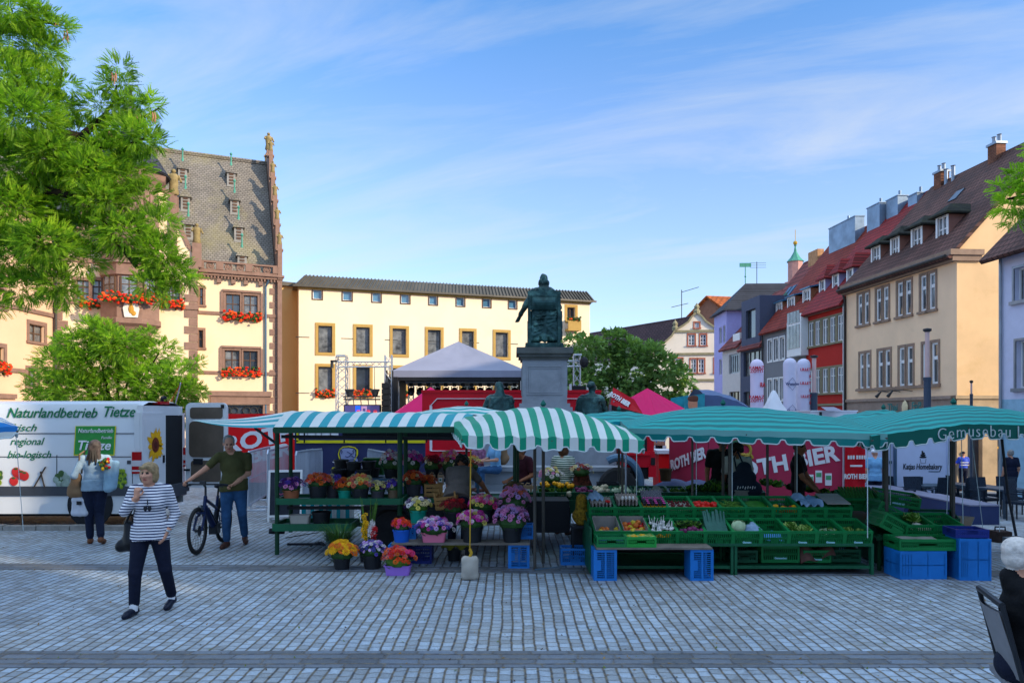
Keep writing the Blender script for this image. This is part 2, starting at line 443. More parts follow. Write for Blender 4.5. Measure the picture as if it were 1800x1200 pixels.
def pitched(fac,x0,x1,D,ze,yr,zr,m,over=.35,th=.16,side=.12,par=None):
 k=(zr-ze)/yr;mb=MB()
 e0=-over;z_e=ze-over*k
 mb.slab([(x0-side,e0,z_e+th),(x1+side,e0,z_e+th),(x1+side,yr,zr+th),(x0-side,yr,zr+th)],th)
 k2=(zr-ze)/(D-yr)
 mb.slab([(x0-side,yr,zr+th),(x1+side,yr,zr+th),(x1+side,D+over,ze-over*k2+th),(x0-side,D+over,ze-over*k2+th)],th)
 return mb.build('roof',m,fac.root)
def dormer(fac,x0,x1,z0,z1,y0,ze,k,roofm,cheekm,sash,roof='hip',rh=.5,over=.18,nx=2,par=None,glass=None):
 """a dormer window standing on a slope z = ze + k*y ; front at local y0"""
 par=par or fac.root
 yt=(z1-ze)/k;zb=ze+k*y0
 mb=MB();t=.1
 mb.prism([(y0+.02,zb-.05),(y0+.02,z1),(yt,z1)],0,x0,x0+t);mb.prism([(y0+.02,zb-.05),(y0+.02,z1),(yt,z1)],0,x1-t,x1)
 mb.bx(x0,x1,y0,y0+.02,zb-.1,z0,0)
 mb.bx(x0,x0+.12,y0-.015,y0+.02,z0,z1,1);mb.bx(x1-.12,x1,y0-.015,y0+.02,z0,z1,1);mb.bx(x0+.12,x1-.12,y0-.015,y0+.02,z1-.1,z1,1)
 d=mb.build('dormer',[cheekm,sash],par)
 window(d,(x0+.12,x1-.12,z0,z1-.1),y0,.12,None,sash=sash,nx=nx,nz=2,bar=.06,sill=False,pane=glass or m_glassw)
 rb=MB();a0,a1=x0-over,x1+over;f=y0-over;xm=(x0+x1)/2
 if roof=='hip':
  zt=z1+rh;ym=y0+.45*(x1-x0);yb=(zt-ze)/k+.1;ys_=(z1-ze)/k+.1
  rb.add([(a0,f,z1),(a1,f,z1),(a1,ys_,z1),(a0,ys_,z1),(xm,ym,zt),(xm,yb,zt),(a0,f,z1-.08),(a1,f,z1-.08),(a1,ys_,z1-.08),(a0,ys_,z1-.08)],[(0,1,4),(1,2,5,4),(3,0,4,5),(6,9,8,7),(0,6,7,1),(1,7,8,2),(0,3,9,6)])
 else:
  zt=z1+rh;yb=(zt-ze)/k+.15
  rb.slab([(a0,f,z1+.1),(a1,f,z1+.1),(a1,yb,zt+.1),(a0,yb,zt+.1)],.1)
 rb.build('roof',roofm,d)
 return d
def chimney(par,x,y,z0,z1,a,b,m,cap=True,mcap=None):
 mb=MB();mb.bx(x-a/2,x+a/2,y-b/2,y+b/2,z0,z1)
 mb.bx(x-a/2-.06,x+a/2+.06,y-b/2-.06,y+b/2+.06,z1,z1+.12,1)
 if cap:
  for sx in(-.3,.3):mb.lathe([(.09,z1+.12),(.09,z1+.45),(.12,z1+.5)],8,(x+sx*a,y,0),1)
 return mb.build('chimney',[m,mcap or m_zinc],par)
m_cream=mat('cream render','#efcba6',.85,.05,.8,.15,30,dirt=('#a98a6c',.7,.62,.3))
m_creamY=mat('yellow gable render','#dfbb8e',.85,.07,.6,.2,25,dirt=('#b8935a',.5,.55,.4))
m_stone=mat('brown window stone','#927a69',.8,.12,4,.2)
m_tiled=mat('old brown roof tiles','#6e4c44',.8,.28,.5,.8,20,pattern=('tiles',.26,.24),dirt=('#2f2a2c',.8,.5,.6))
m_moss=mat('mossy slate','#2a2b26',.9,.4,2,.8,12,dirt=('#46491f',2.5,.52,.5))
m_cheek=mat('brown dormer cladding','#8b5f52',.75,.1)
f=Fac((19.2,42.5),(19.85,33.0),-1.5,'cream_house','cream corner house with brown tile roof and stone framed double windows','house')
ze=f.zz(f.W,437);rt=f.root;D=10.4;yr=5.2;zr=16.7
hol=[]
up=[(1506,1530),(1538,1565),(1575,1605),(1615.5,1648)];lo=[(1509,1532),(1541,1568),(1578,1608),(1619,1653)]
zu0,zu1,zl0,zl1=f.zz(f.at(1507),573),f.zz(f.at(1507),519),f.zz(f.at(1510),683),f.zz(f.at(1510),622)
for rows,a,b in((up,zu0,zu1),(lo,zl0,zl1)):
 for p0,p1 in rows:
  x0,x1=f.at(p0)+.14,f.at(p1)-.14;g_=(x1-x0-.2)/2
  hol+=[(x0,x0+g_,a,b),(x1-g_,x1,a,b)]
zs=f.zz(f.W*.5,704)
gf=[(.6,2.4,.1,3.4),(3.2,5.6,.1,3.4),(6.4,8.6,.1,3.4)]
mb=MB();wall_holes(mb,0,f.W,zs+.15,ze,hol,rd=.1);mb.build('wall',m_cream,rt)
m_grst=mat('grey ground floor stone','#9b8678',.85,.18,1.2,.3,20,dirt=('#5d4f48',1.2,.5,.5))
mb=MB();wall_holes(mb,0,f.W,0,zs,gf,rd=.4);mb.bx(-.02,f.W+.06,-.09,.1,zs,zs+.15);mb.build('ground_floor',m_grst,rt)
for h in gf:window(rt,h,0,.4,None,sash=m_darkf,nx=3,nz=2,pane=m_glass,topbar=.6)
for h in hol:window(rt,h,0,.1,m_stone,.13,sash=m_whitef,nx=1,nz=2,bar=.1,pane=m_glass,topbar=.25,bars=.08)
m_lintel=m_stone
mb=MB();mb.bx(f.at(1508),f.at(1654),-.16,0.0,zl0-.15,zl0-.03);mb.build('sill',m_stone,rt)
mb=MB();xe=f.W
sec=[(0,zs+.15),(0,ze),(yr,zr-.1),(D,ze),(D,zs+.15)]
mb.add([(xe,a,b)for a,b in sec],[tuple(range(5))])
mb.add([(0,a,b)for a,b in sec],[tuple(range(5))]);mb.add([(0,D,0),(xe,D,0),(xe,D,ze),(0,D,ze)],[(0,1,2,3)])
mb.build('gable_wall',m_creamY,rt)
mb=MB()
m_sand=mat('sandstone piers','#b59d7e',.85,.15,1.5,.3,20)
for a,b in((0,.5),(1.2,1.9),(3.1,3.35),(4.6,5.2),(7,8),(9.4,D)):mb.bx(xe-.35,xe,a,b,0,zs-.5)
mb.bx(xe-.35,xe+.003,0,D,zs-.5,zs);mb.bx(xe-.3,xe+.08,-.09,D,zs,zs+.15)
mb.build('shop_front',m_sand,rt)
mb=MB();mb.bx(xe-.5,xe-.25,.3,D-.3,.05,zs-.5);mb.bx(xe-.25,xe-.2,1.95,3.05,2.1,2.2,1);mb.bx(xe-.25,xe-.2,3.4,4.5,2.1,2.2,1)
mb.build('shop_window',[m_glass,mat('yellow strip','#d9a020',.5)],rt)
mb=MB()
mb.bx(-.05,f.W+.12,-.28,.05,ze-.55,ze-.3);mb.bx(-.05,f.W+.2,-.42,.05,ze-.3,ze-.05);mb.bx(f.W-.05,f.W+.2,.05,1.15,ze-.3,ze-.05);mb.bx(f.W-.05,f.W+.12,.05,1.1,ze-.55,ze-.3)
mb.build('cornice',m_stone,rt)
kk=(zr-ze)/yr
rf=pitched(f,0,f.W,D,ze,yr,zr,m_tiled,.5)
for p0,p1,q0,q1 in((1533,1545.5,468,434),(1567,1579,456,418),(1603.5,1619,441,401),(1647.5,1664.5,425,381)):
 x0,x1=f.at(p0,.9),f.at(p1,.9);xm=(x0+x1)/2
 dormer(f,x0-.1,x1+.1,f.zz(xm,q0,.9),f.zz(xm,q1,.9)+.1,.9,ze,kk,m_moss,m_cheek,m_whitef,rh=.55,over=.25)
m_brick=mat('chimney brick','#8a5d4a',.9,.25,3,.6,20,pattern=('tiles',.25,.08))
for x,y in((f.at(1655,5),5.0),(f.at(1752,5),5.0)):chimney(rf,x,y,zr-.7,zr+.55,.62,.5,m_brick)
mb=MB()
for x in(1.6,2.2):mb.lathe([(.1,zr-.3),(.1,zr+.55),(.14,zr+.6)],8,(x,4.9,0))
mb.build('vent_pipe',m_zinc,rf)
mb=MB();mb.box((4.6,3.4,ze+3.4*kk+.2),(.6,.05,.75),0,(math.atan(kk)-R(90),0,0));mb.build('skylight',m_glass,rf)
mb=MB();mb.tube([(.02,-.5,ze-.1),(.02,-.2,ze-.5),(.02,-.1,ze-.8),(.02,-.1,.2)],.06,8);mb.tube([(0,-.55,ze-.32),(f.W,-.55,ze-.32)],.07,8);mb.build('rain_pipe',m_gutter,rt)
m_sign=mat('teal sign letters','#1f6b6a',.5)
text('Thai',.5,m_sign,rt,(f.at(1573),-.12,zs-.35),bold=.015);text('FoP',.5,m_sign,rt,(f.at(1615),-.12,zs-.3),bold=.015)
mb=MB();mb.lathe([(0,0),(.22,.06),(.26,.3),(.16,.5),(0,.62)],14,(f.at(1594),-.1,zs-.6),0,1,.25);mb.build('emblem',mat('cream emblem','#d8c9a0',.6),rt)
mb=MB();a,b=f.at(1560),f.at(1606)
mb.tube([(a,-.5,zs+.5),(b,-.5,zs+.5)],.025,6)
for x in(a+.1,(a+b)/2,b-.1):mb.tube([(x,-.5,zs+.5),(x,0,zs+.45)],.02,6)
for x in(a+.3,(a+b)/2+.2):mb.tube([(x,-.5,zs+.5),(x+.05,-.8,zs+.2)],[.03,.09],8)
mb.build('sign_lamp',m_darkf,rt)
m_red=mat('red render','#b02a22',.85,.06,.8,.15,30)
m_green=mat('olive window stone','#837c63',.8,.1,4)
m_tred=mat('bright red tiles','#9c2b2b',.7,.2,.5,.7,20,pattern=('tiles',.24,.26))
m_lil=mat('lavender cladding','#8f8fb6',.7,.05)
f=Fac((18.87,47.4),(19.2,42.55),-1.5,'red_house','narrow bright red house with olive window frames and three dormers','house')
rt=f.root;ze=f.zz(0,545);zr=16.6;kk=(zr-ze)/yr
hol=[]
for p0,p1 in((1421.5,1430.5),(1433,1442),(1446,1455.5),(1459,1469),(1472.5,1483)):
 a,b=f.at(p0),f.at(p1);hol+=[(a,b,f.zz(f.at(1421),610),f.zz(f.at(1421),568)),(a,b,f.zz(f.at(1423),692),f.zz(f.at(1423),651))]
zs=f.zz(0,714)
mb=MB();wall_holes(mb,0,f.W,0,ze-.45,hol,rd=.09);mb.build('wall',m_red,rt)
mb=MB();mb.bx(-.02,f.W-.02,-.1,.05,zs,zs+.14);mb.bx(-.02,f.W-.02,-.16,.05,ze-.45,ze-.03);mb.build('cornice',m_green,rt)
for h in hol:window(rt,h,0,.09,m_green,.12,sash=m_whitef,nx=2,nz=2,bar=.07,pane=m_glass,topbar=.25,bars=.02)
gable_body(f,.01,f.W-.01,D,ze,yr,zr,m_red,name='side_wall',y0=.02)
rf=pitched(f,0,f.W,D,ze,yr,zr,m_tred,.45,side=.0)
for p0,p1,q0,q1 in((1440,1450.5,523,490),(1463,1474.5,513,480),(1488,1500,500,470)):
 x0,x1=f.at(p0,.8),f.at(p1,.8);xm=(x0+x1)/2
 dormer(f,x0,x1,f.zz(xm,q0,.8),f.zz(xm,q1,.8),.8,ze,kk,m_tred,m_lil,m_whitef,rh=.9,over=.18,nx=1)
m_shaft=mat('galvanised shaft','#7f92a6',.4,.2,1.2,metal=.4)
def shaft(par,f,px0,px1,py0,py1,yo):
 x0,x1=f.at(px0,yo),f.at(px1,yo);xm=(x0+x1)/2;z0,z1=f.zz(xm,py1,yo),f.zz(xm,py0,yo)
 mb=MB();mb.bx(x0,x1,yo,yo+.65,z0-.8,z1);mb.bx(x0-.05,x1+.05,yo-.04,yo+.69,z1,z1+.06)
 mb.tube([(xm,yo+.5,z1),(xm,yo+.5,z1+.5)],.08,8)
 return mb.build('vent_shaft',m_shaft,par)
shaft(rf,f,1558,1578,349,376,4.4);shaft(rf,f,1596,1612,343,352,4.6);shaft(rf,f,1524,1546,362,404,4.1)
mb=MB();mb.tube([(f.W-.05,-.1,.2),(f.W-.05,-.1,ze-.3)],.05,8);mb.build('rain_pipe',m_whitef,rt)
m_gry=mat('mid grey render','#7a7b80',.85,.05,.8)
m_tor=mat('orange red tiles','#96392a',.75,.22,.5,.7,20,pattern=('tiles',.24,.26))
m_wood=mat('larch dormer cladding','#8a5a40',.7,.15,3)
m_bluez=mat('blue zinc roof','#4c7ca0',.35,.1,metal=.3)
f=Fac((18.41,54.2),(18.87,47.45),-1.5,'grey_house','grey house with white arched bay and wooden dormers in an orange roof','house')
rt=f.root;ze=f.zz(0,580);zr=16.2;kk=(zr-ze)/yr
hol=[]
for p0,p1 in((1350,1357),(1360.5,1368),(1371.5,1379)):
 a,b=f.at(p0),f.at(p1);hol+=[(a,b,f.zz(f.at(1352),635),f.zz(f.at(1352),598)),(a,b,f.zz(f.at(1352),704),f.zz(f.at(1352),667))]
mb=MB();wall_holes(mb,0,f.W,0,ze,hol,rd=.15);mb.build('wall',m_gry,rt)
for h in hol:window(rt,h,0,.15,m_whitef,.1,sash=m_whitef,nx=1,nz=1,bar=.1,pane=m_glassw,sill=False)
gable_body(f,.01,f.W-.01,D,ze,yr,zr,m_gry,name='side_wall',y0=.02)
rf=pitched(f,0,f.W,D,ze,yr,zr,m_tor,.4,side=.0)
bx0,bx1=f.at(1383,-.5),f.at(1408,-.5);bz0,bz1=f.zz((bx0+bx1)/2,626,-.5),f.zz((bx0+bx1)/2,566,-.5)
mb=MB();n=9;xm=(bx0+bx1)/2;rad=(bx1-bx0)/2
arc=[(bx1,bz0)]+[(xm+rad*math.cos(math.pi*i/n),bz1+.55*rad*math.sin(math.pi*i/n))for i in range(n+1)]+[(bx0,bz0)]
mb.prism(arc,1,-.5,-.02);bay=mb.build('bay',m_whitef,rt)
for i in range(4):
 a=bx0+.12+(bx1-bx0-.24)*i/4;b=bx0+.12+(bx1-bx0-.24)*(i+1)/4-.08
 q=MB();q.bx(a,b,-.53,-.495,bz0+.5,bz0+2.0);q.bx(a,b,-.53,-.495,bz0+2.15,bz0+2.9);q.build('window',m_glassw,bay)
for p0,p1,q0,q1 in((1364,1375,565,532),(1384,1397,558,522),(1411,1424.5,540,508)):
 x0,x1=f.at(p0,1.0),f.at(p1,1.0);xm=(x0+x1)/2
 dormer(f,x0,x1,f.zz(xm,q0,1.0),f.zz(xm,q1,1.0),1.0,ze,kk,m_bluez,m_wood,m_whitef,roof='flat',rh=.25,over=.15)
shaft(rf,f,1457,1503,392,442,4.2)
mb=MB();mb.tube([(.1,-.1,.2),(.1,-.1,ze-.2)],.06,8);mb.build('rain_pipe',m_gutter,rt)
m_dk=mat('slate blue render','#4d5266',.8,.05)
m_tpu=mat('plum roof tiles','#8c4640',.75,.2,.5,.7,20,pattern=('tiles',1.6,.42))
f=Fac((18.11,58.6),(18.41,54.25),-1.5,'modern_house','slate blue modern house with one big framed window and box dormer','house')
rt=f.root;ze=f.zz(.5,610);zr=15.6;kk=(zr-ze)/yr
h1=f.rect(1307,1338,617,660);h2=f.rect(1307,1330,688,712)
mb=MB();wall_holes(mb,0,f.W,0,ze,[h1,h2],rd=.25);mb.build('wall',m_dk,rt)
for h in(h1,h2):window(rt,h,0,.25,None,sash=m_darkf,nx=4,nz=1,bar=.06,pane=m_glassw,sill=False)
gable_body(f,.01,f.W-.01,D,ze,yr,zr,m_dk,name='side_wall',y0=.02)
rf=pitched(f,0,f.W+.05,D,ze,yr,zr,m_tpu,.35,side=.0)
bh=f.rect(1311,1328,544,594,-.1);zt=f.zz(.8,530,-.1)
mb=MB();wall_holes(mb,.45,f.W-.35,ze-.4,zt,[bh],y=-.1,rd=.25);mb.add([(.45,-.1,zt),(f.W-.35,-.1,zt),(f.W-.35,5,zt),(.45,5,zt)],[(0,1,2,3)])
for x in(.45,f.W-.35):mb.add([(x,-.1,ze-.4),(x,-.1,zt),(x,5,zt),(x,5,ze-.4)],[(0,1,2,3)])
bxd=mb.build('box_dormer',m_dk,rt);window(bxd,bh,-.1,.25,None,sash=m_darkf,nx=1,nz=1,pane=m_glass,sill=False)
mb=MB()
for i in range(4):mb.box((3.0+.75*i-1.2,2.7,ze+2.7*kk+.32),(.55,.06,1.9),0,(math.atan(kk)-R(90),0,0))
mb.build('skylight',m_glass,rf)
mb=MB()
mb.box((f.W-1.6,4.8,zr-.1),(1.5,.5,1.1));mb.build('chimney',mat('pale brick','#b98a63',.9,.2,4),rf)
m_slate=mat('dark slate','#3b3c45',.7,.2,.8,.5,20,pattern=('tiles',.3,.22))
m_offw=mat('off white render','#c9c2bf',.85,.05)
f=Fac((17.84,62.7),(18.11,58.65),-1.5,'white_narrow_house','narrow off white house with a strip of tall windows and roof terrace','house')
rt=f.root;ze=f.zz(1,610);hh=f.rect(1281,1300,622,656);h2=f.rect(1282,1300,688,705)
mb=MB();wall_holes(mb,0,f.W,0,ze,[hh,h2],rd=.2);mb.build('wall',m_offw,rt)
window(rt,hh,0,.2,None,sash=m_zinc,nx=5,nz=1,pane=m_glassw,sill=False,bar=.12);window(rt,h2,0,.2,None,sash=m_brownf,nx=3,nz=1,pane=m_glass,sill=False)
gable_body(f,.01,f.W-.01,9,ze,4.5,ze+4.6,m_offw,name='side_wall',y0=.02)
pitched(f,0,f.W,9,ze,4.5,ze+4.6,m_tpu,.4,side=0)
q=f.rect(1284,1296,586,606);mb=MB();mb.bx(q[0],q[1],.2,2.5,q[2],q[3]);mb.build('terrace',m_whitef,rt)
m_lilac=mat('lilac render','#a7a2d4',.85,.05)
f=Fac((18.45,67.5),(18.27,63.0),-1.5,'lilac_house','lilac house with hipped dark slate roof and a copper weathervane','house')
rt=f.root;ze=f.zz(f.W,546);hol=[]
for q0,q1 in((570,600),(628,656)):
 for p0,p1 in((1264,1268.5),(1270.5,1275)):
  hol.append((f.at(p0),f.at(p1),f.zz(f.W,q1),f.zz(f.W,q0)))
mb=MB();wall_holes(mb,0,f.W,0,ze,hol,rd=.15);mb.add([(f.W,0,0),(f.W,9,0),(f.W,9,ze),(f.W,0,ze)],[(0,1,2,3)]);mb.add([(0,0,0),(0,9,0),(0,9,ze),(0,0,ze)],[(0,1,2,3)]);mb.add([(0,9,0),(f.W,9,0),(f.W,9,ze),(0,9,ze)],[(0,1,2,3)])
mb.build('wall',m_lilac,rt)
for h in hol:window(rt,h,0,.15,None,sash=m_whitef,nx=1,nz=1,pane=m_glassw,sill=False)
mb=MB();zr=ze+2.7
mb.add([(-.4,-.4,ze),(f.W+.4,-.4,ze),(f.W+.4,9.4,ze),(-.4,9.4,ze),(f.W/2,2.2,zr),(f.W/2,7.5,zr)],[(0,1,4),(1,2,5,4),(2,3,5),(3,0,4,5),(0,3,2,1)])
rf=mb.build('roof',m_slate,rt)
m_copper=mat('green copper','#4b8f7c',.6,.15,4)
mb=MB();mb.tube([(f.W/2,2.2,zr),(f.W/2,2.2,zr+1.6)],.04,6);mb.lathe([(0,zr+.5),(.1,zr+.6),(0,zr+.75)],8,(f.W/2,2.2,0));mb.bx(f.W/2-.03,f.W/2+.03,1.7,2.7,zr+1.45,zr+1.8)
mb.build('weathervane',m_copper,rf)
mb=MB();mb.tube([(f.W/2,3.2,zr),(f.W/2,3.2,zr+1.9)],.03,6)
for z in(1.4,1.6,1.8):mb.tube([(f.W/2,2.6,zr+z),(f.W/2,4.0,zr+z)],.015,5)
mb.build('antenna',m_darkf,rf)
f=Fac((21.6,66.0),(22.2,57.0),-1.5,'slate_roof_house','house behind the row, its long dark slate roof showing above','house')
rt=f.root;ze=9.5;zr=f.zz(f.W,468,4)
mb=MB();wall_holes(mb,0,f.W,0,ze,[]);mb.build('wall',m_offw,rt);gable_body(f,.01,f.W,8,ze,4,zr,m_offw,name='side_wall',y0=.02);pitched(f,0,f.W,8,ze,4,zr,m_slate,.3)
q=P(1398,470,90)
t=thing('church_turret','small church turret with green copper spire behind the roofs','turret',(q.x,q.y,-1.5));zz0=Z(479,90)+1.5
mb=MB();mb.lathe([(1.3,0),(1.3,zz0-1.2),(.9,zz0-1.1),(.9,zz0+1.3)],8,(0,0,0));mb.build('tower',mat('pink render','#b98a80',.85),t)
mb=MB();mb.lathe([(1.05,zz0+1.3),(.6,zz0+1.8),(.2,zz0+2.5),(.08,zz0+3.2),(.2,zz0+3.3),(.04,zz0+3.4)],8);mb.build('spire',m_copper,t)
mb=MB();mb.ball((0,0,zz0+3.6),.26,10,8);mb.tube([(0,0,zz0+3.4),(0,0,zz0+5.2)],.04,5);mb.build('finial',mat('gilt','#c79a3a',.35,metal=.8),t)
m_lav=mat('pale blue white render','#c6c8dc',.85,.04)
f=Fac((17.2,26.0),(17.6,19.0),-.9,'white_house','pale bluish white house with dark roof, cut off by the picture edge','house')
rt=f.root;ze=f.zz(0,436);zr=ze+4.0
hol=[f.rect(1783,1802,470,528),f.rect(1786,1806,598,682)]
w_=hol[0][1]-hol[0][0]
hol+=[(h[0]+2.6,h[1]+2.6,h[2],h[3])for h in hol]
mb=MB();wall_holes(mb,0,f.W,f.zz(0,702),ze,hol,rd=.25);mb.build('wall',m_lav,rt)
mb=MB();wall_holes(mb,0,f.W,0,f.zz(0,702),[]);mb.build('ground_floor',mat('pale blue plinth','#8fb4c8',.8),rt)
for h in hol:window(rt,h,0,.25,m_zinc,.08,sash=m_whitef,nx=2,nz=1,pane=m_glassw)
gable_body(f,.01,f.W-.01,8,ze,4,zr,m_lav,name='side_wall',y0=.02);pitched(f,0,f.W,8,ze,4,zr,m_tiled,.55,side=.4)
mb=MB();mb.tube([(.06,-.08,.2),(.06,-.08,ze-.3)],.05,8);mb.build('rain_pipe',m_zinc,rt)
m_wh=mat('white render','#e2d6c4',.85,.05,.6,dirt=('#8f8578',.3,.6,.5))
m_rst=mat('red sandstone','#a5604a',.8,.12,4)
m_brt=mat('dark brown tiles','#4c3538',.8,.15,.5,.6,20,pattern=('tiles',.3,.26))
f=Fac((X(1148,75),75.0),(X(1272,74),74.0),-1.5,'gabled_house','white house with curved volute gable and red framed windows','house')
rt=f.root;zz=lambda py:f.zz(f.W*.6,py)
hol=[]
for p0,p1,q0,q1 in((1221,1229,567,576),(1210,1221,588,607),(1231,1241,588,607),(1186,1199,630,655),(1214,1224,631,655),(1227.5,1237.5,631,655),(1256,1264,630,655),(1217,1226,688,702),(1228,1238,688,702)):
 hol.append(f.rect(p0,p1,q0,q1))
gx=lambda px:f.at(px)
zt=zz(622)
prof=[(1148,622),(1158,612),(1170,600),(1181,590),(1187,580),(1193,577),(1200,573),(1210,566),(1217,556),(1225,550),(1233,556),(1241,566),(1251,573),(1258,577),(1265,580),(1270,592),(1282,605),(1296,622)]
prof=[(gx(a),zz(b))for a,b in prof]
mb=MB();wall_holes(mb,prof[0][0],prof[-1][0],0,zt,hol,rd=.2)
xs_=sorted({p[0]for p in prof}|{h[0]for h in hol[:3]}|{h[1]for h in hol[:3]})
def ztop(x):
 for(a,b),(c,d)in zip(prof,prof[1:]):
  if a<=x<=c:return b+(d-b)*(x-a)/max(c-a,1e-6)
 return zt
for a,b in zip(xs_,xs_[1:]):
 xm=(a+b)/2;cuts=sorted([h for h in hol[:3]if h[0]<xm<h[1]],key=lambda h:h[2]);lo_=zt
 for h in cuts:
  mb.add([(a,0,lo_),(b,0,lo_),(b,0,h[2]),(a,0,h[2])],[(0,1,2,3)]);lo_=h[3]
 mb.add([(a,0,lo_),(b,0,lo_),(b,0,ztop(b-1e-5)),(a,0,ztop(a+1e-5))],[(0,1,2,3)])
mb.build('wall',m_wh,rt)
for h in hol:window(rt,h,0,.15,m_rst,.14,sash=m_whitef,nx=2,nz=3,bar=.08,pane=m_glass)
mb=MB()
for py in(622,582,668):mb.bx(prof[0][0]-.1 if py!=582 else gx(1187),prof[-1][0],-.1,.03,zz(py)-.12,zz(py)+.12)
for(a,b),(c,d)in zip(prof,prof[1:]):mb.bar((a,.08,b+.05),(c,.08,d+.05),.5,.18)
for px in(1187,1225):mb.lathe([(.3,0),(.35,.3),(.2,.45),(.28,.7),(0,1.1)],8,(gx(px),.1,zz(580 if px==1187 else 551)))
mb.build('stone_trim',mat('mossy coping','#8d8568',.85,.15),rt)
mb=MB();xr=gx(1225);zr=zz(553)
mb.slab([(gx(1150),.4,zt-.2),(xr,.4,zr),(xr-12,16,zr),(gx(1150)-12,16,zt-.2)],.2)
mb.slab([(gx(1300),.4,zt-.2),(xr,.4,zr),(xr-12,16,zr),(gx(1300)-12,16,zt-.2)],.2);mb.build('roof',m_brt,rt)
mb=MB();a_=gx(1150);mb.add([(a_,.5,0),(a_-12,16,0),(a_-12,16,zt-.3),(a_,.5,zt-.3)],[(0,1,2,3)]);b_=gx(1296);mb.add([(b_,.5,0),(b_-12,16,0),(b_-12,16,zt-.3),(b_,.5,zt-.3)],[(0,1,2,3)]);mb.build('side_wall',m_wh,rt)
f=Fac((X(1212,88),88.0),(X(1236,88),86.0),-1.5,'orange_roof_house','house with brown gable and bright orange tile roof in the gap','house')
rt=f.root;ze=f.zz(0,560);zr=f.zz(f.W,523);mb=MB()
x1=f.W*2
mb.add([(0,0,0),(x1,0,0),(x1,0,ze),(f.W,0,zr),(0,0,ze)],[(0,1,2,3,4)]);mb.build('wall',mat('brown gable render','#8a6250',.85),rt)
mb=MB();mb.slab([(f.W,-.3,zr+.2),(f.W+5,10,zr+.2),(x1+6,10,ze),(x1+.8,-.3,ze)],.2);mb.slab([(f.W,-.3,zr+.2),(f.W+5,10,zr+.2),(4,10,ze),(-.6,-.3,ze)],.2);mb.build('roof',mat('orange tiles','#b5602f',.8,.2,2,.6,20,pattern=('tiles',.3,.25)),rt)
mb=MB();q=-3.5;mb.tube([(q,3,ze-1.5),(q,3,ze+4.2)],.05,6);mb.tube([(q-1.6,3,ze+2.2),(q+1.0,3,ze+2.4)],.04,5);mb.tube([(q,3,ze+3.9),(q+2.6,3,ze+4.2)],.04,5);mb.build('antenna',m_darkf,rt)
m_yel=mat('pale yellow render','#ecd8ba',.85,.05,.35,.15,30,dirt=('#b9a27c',.22,.56,.35))
m_ochre=mat('ochre window frame','#b3904f',.75,.06)
m_rib=mat('ribbed metal roof','#5d5850',.45,.15,1,metal=.3)
m_flow=[mat('geranium '+str(i),c,.7,.2,8)for i,c in enumerate(('#d83a14','#e8561c','#c42010'))]
m_leafd=mat('geranium leaves',(.03,.085,.015),.7,.3,8)
m_box=mat('flower box','#5b3a2a',.8)
def flower_box(par,x0,x1,y,z,name='flower_box',seed=0,h=.55,green=.35):
 r=random.Random(seed);mb=MB()
 mb.bx(x0+.05,x1-.05,y-.22,y-.02,z-.1,z+.1);o=mb.build(name,m_box,par)
 mb=MB();n=int((x1-x0)*95)
 for i in range(n):
  c=(r.uniform(x0-.08,x1+.08),y-.12+r.uniform(-.22,.14),z+r.uniform(-.25,h-.1)*(.6+.4*math.sin(i)))
  gq=r.random()<green;s=r.uniform(.05,.1)
  mb.ball(c,(s*1.1,s,s*.8),5,3,3 if gq else r.randrange(3))
 mb.build('flowers',m_flow+[m_leafd],o);return o
f=Fac((-14.42,50.0),(6.0,57.0),-.1,'municipal_building','long pale yellow office building with ochre window frames and ribbed metal roof','building')
rt=f.root;za=f.zz(0,503);W=f.W
def rr(p0,p1,x_,q0,q1,yo=0):return(f.at(p0),f.at(p1),f.zz(x_,q1),f.zz(x_,q0))
xl=f.at(555);small=[rr(a,b,f.at(550),508,525)for a,b in((550,566),(602.5,618.5),(654.5,669.5),(705,720),(754.5,768.5),(802.5,816.5),(849,862.5),(894.5,908))]
mid=[rr(a,b,f.at(558),572,619)for a,b in((559.5,584),(626,650),(690,714),(752,775),(812,833),(871,893))]
low=[rr(a,b,f.at(558),644,694)for a,b in((559.5,584),(626,650),(690,714),(752,775),(812,833),(871,893))]
bal=[rr(997,1011,f.at(1004),540,563)]
mb=MB();wall_holes(mb,0,W,0,za,small+mid+low+bal,rd=.3);mb.add([(0,0,0),(0,12,0),(0,12,za),(0,0,za)],[(0,1,2,3)]);mb.add([(W,0,0),(W,12,0),(W,12,za),(W,0,za)],[(0,1,2,3)]);mb.add([(0,12,0),(W,12,0),(W,12,za),(0,12,za)],[(0,1,2,3)])
mb.build('wall',m_yel,rt)
for i,h in enumerate(small):window(rt,h,0,.2,m_brownf,.07,sash=m_whitef,nx=1,nz=1,pane=mat('sky glass','#4a7a9c',.08,.2,spec=1.0),sill=False,bar=.05,proud=.04)
for i,h in enumerate(mid+low):window(rt,h,0,.28,m_ochre,.2,sash=m_darkf,nx=1,nz=1,pane=m_glass if i%3 else m_glassw,sill=False,bar=.05,proud=.05)
window(rt,bal[0],0,.3,m_ochre,.2,sash=m_brownf,nx=2,nz=1,pane=m_glass,sill=False)
for i in(0,1,2):h=low[i];flower_box(rt,h[0]-.1,h[1]+.1,-.02,h[2]+.05,seed=30+i)
h=bal[0];mb=MB();mb.bx(h[0]-.2,h[1]+.2,-.7,.02,h[2]-.85,h[2]-.7);mb.bx(h[0]-.2,h[1]+.2,-.7,-.62,h[2]-.7,h[2]-.05);bo=mb.build('balcony',m_ochre,rt);flower_box(bo,h[0]-.1,h[1]+.1,-.45,h[2]+.05,seed=40,green=.85,h=.25)
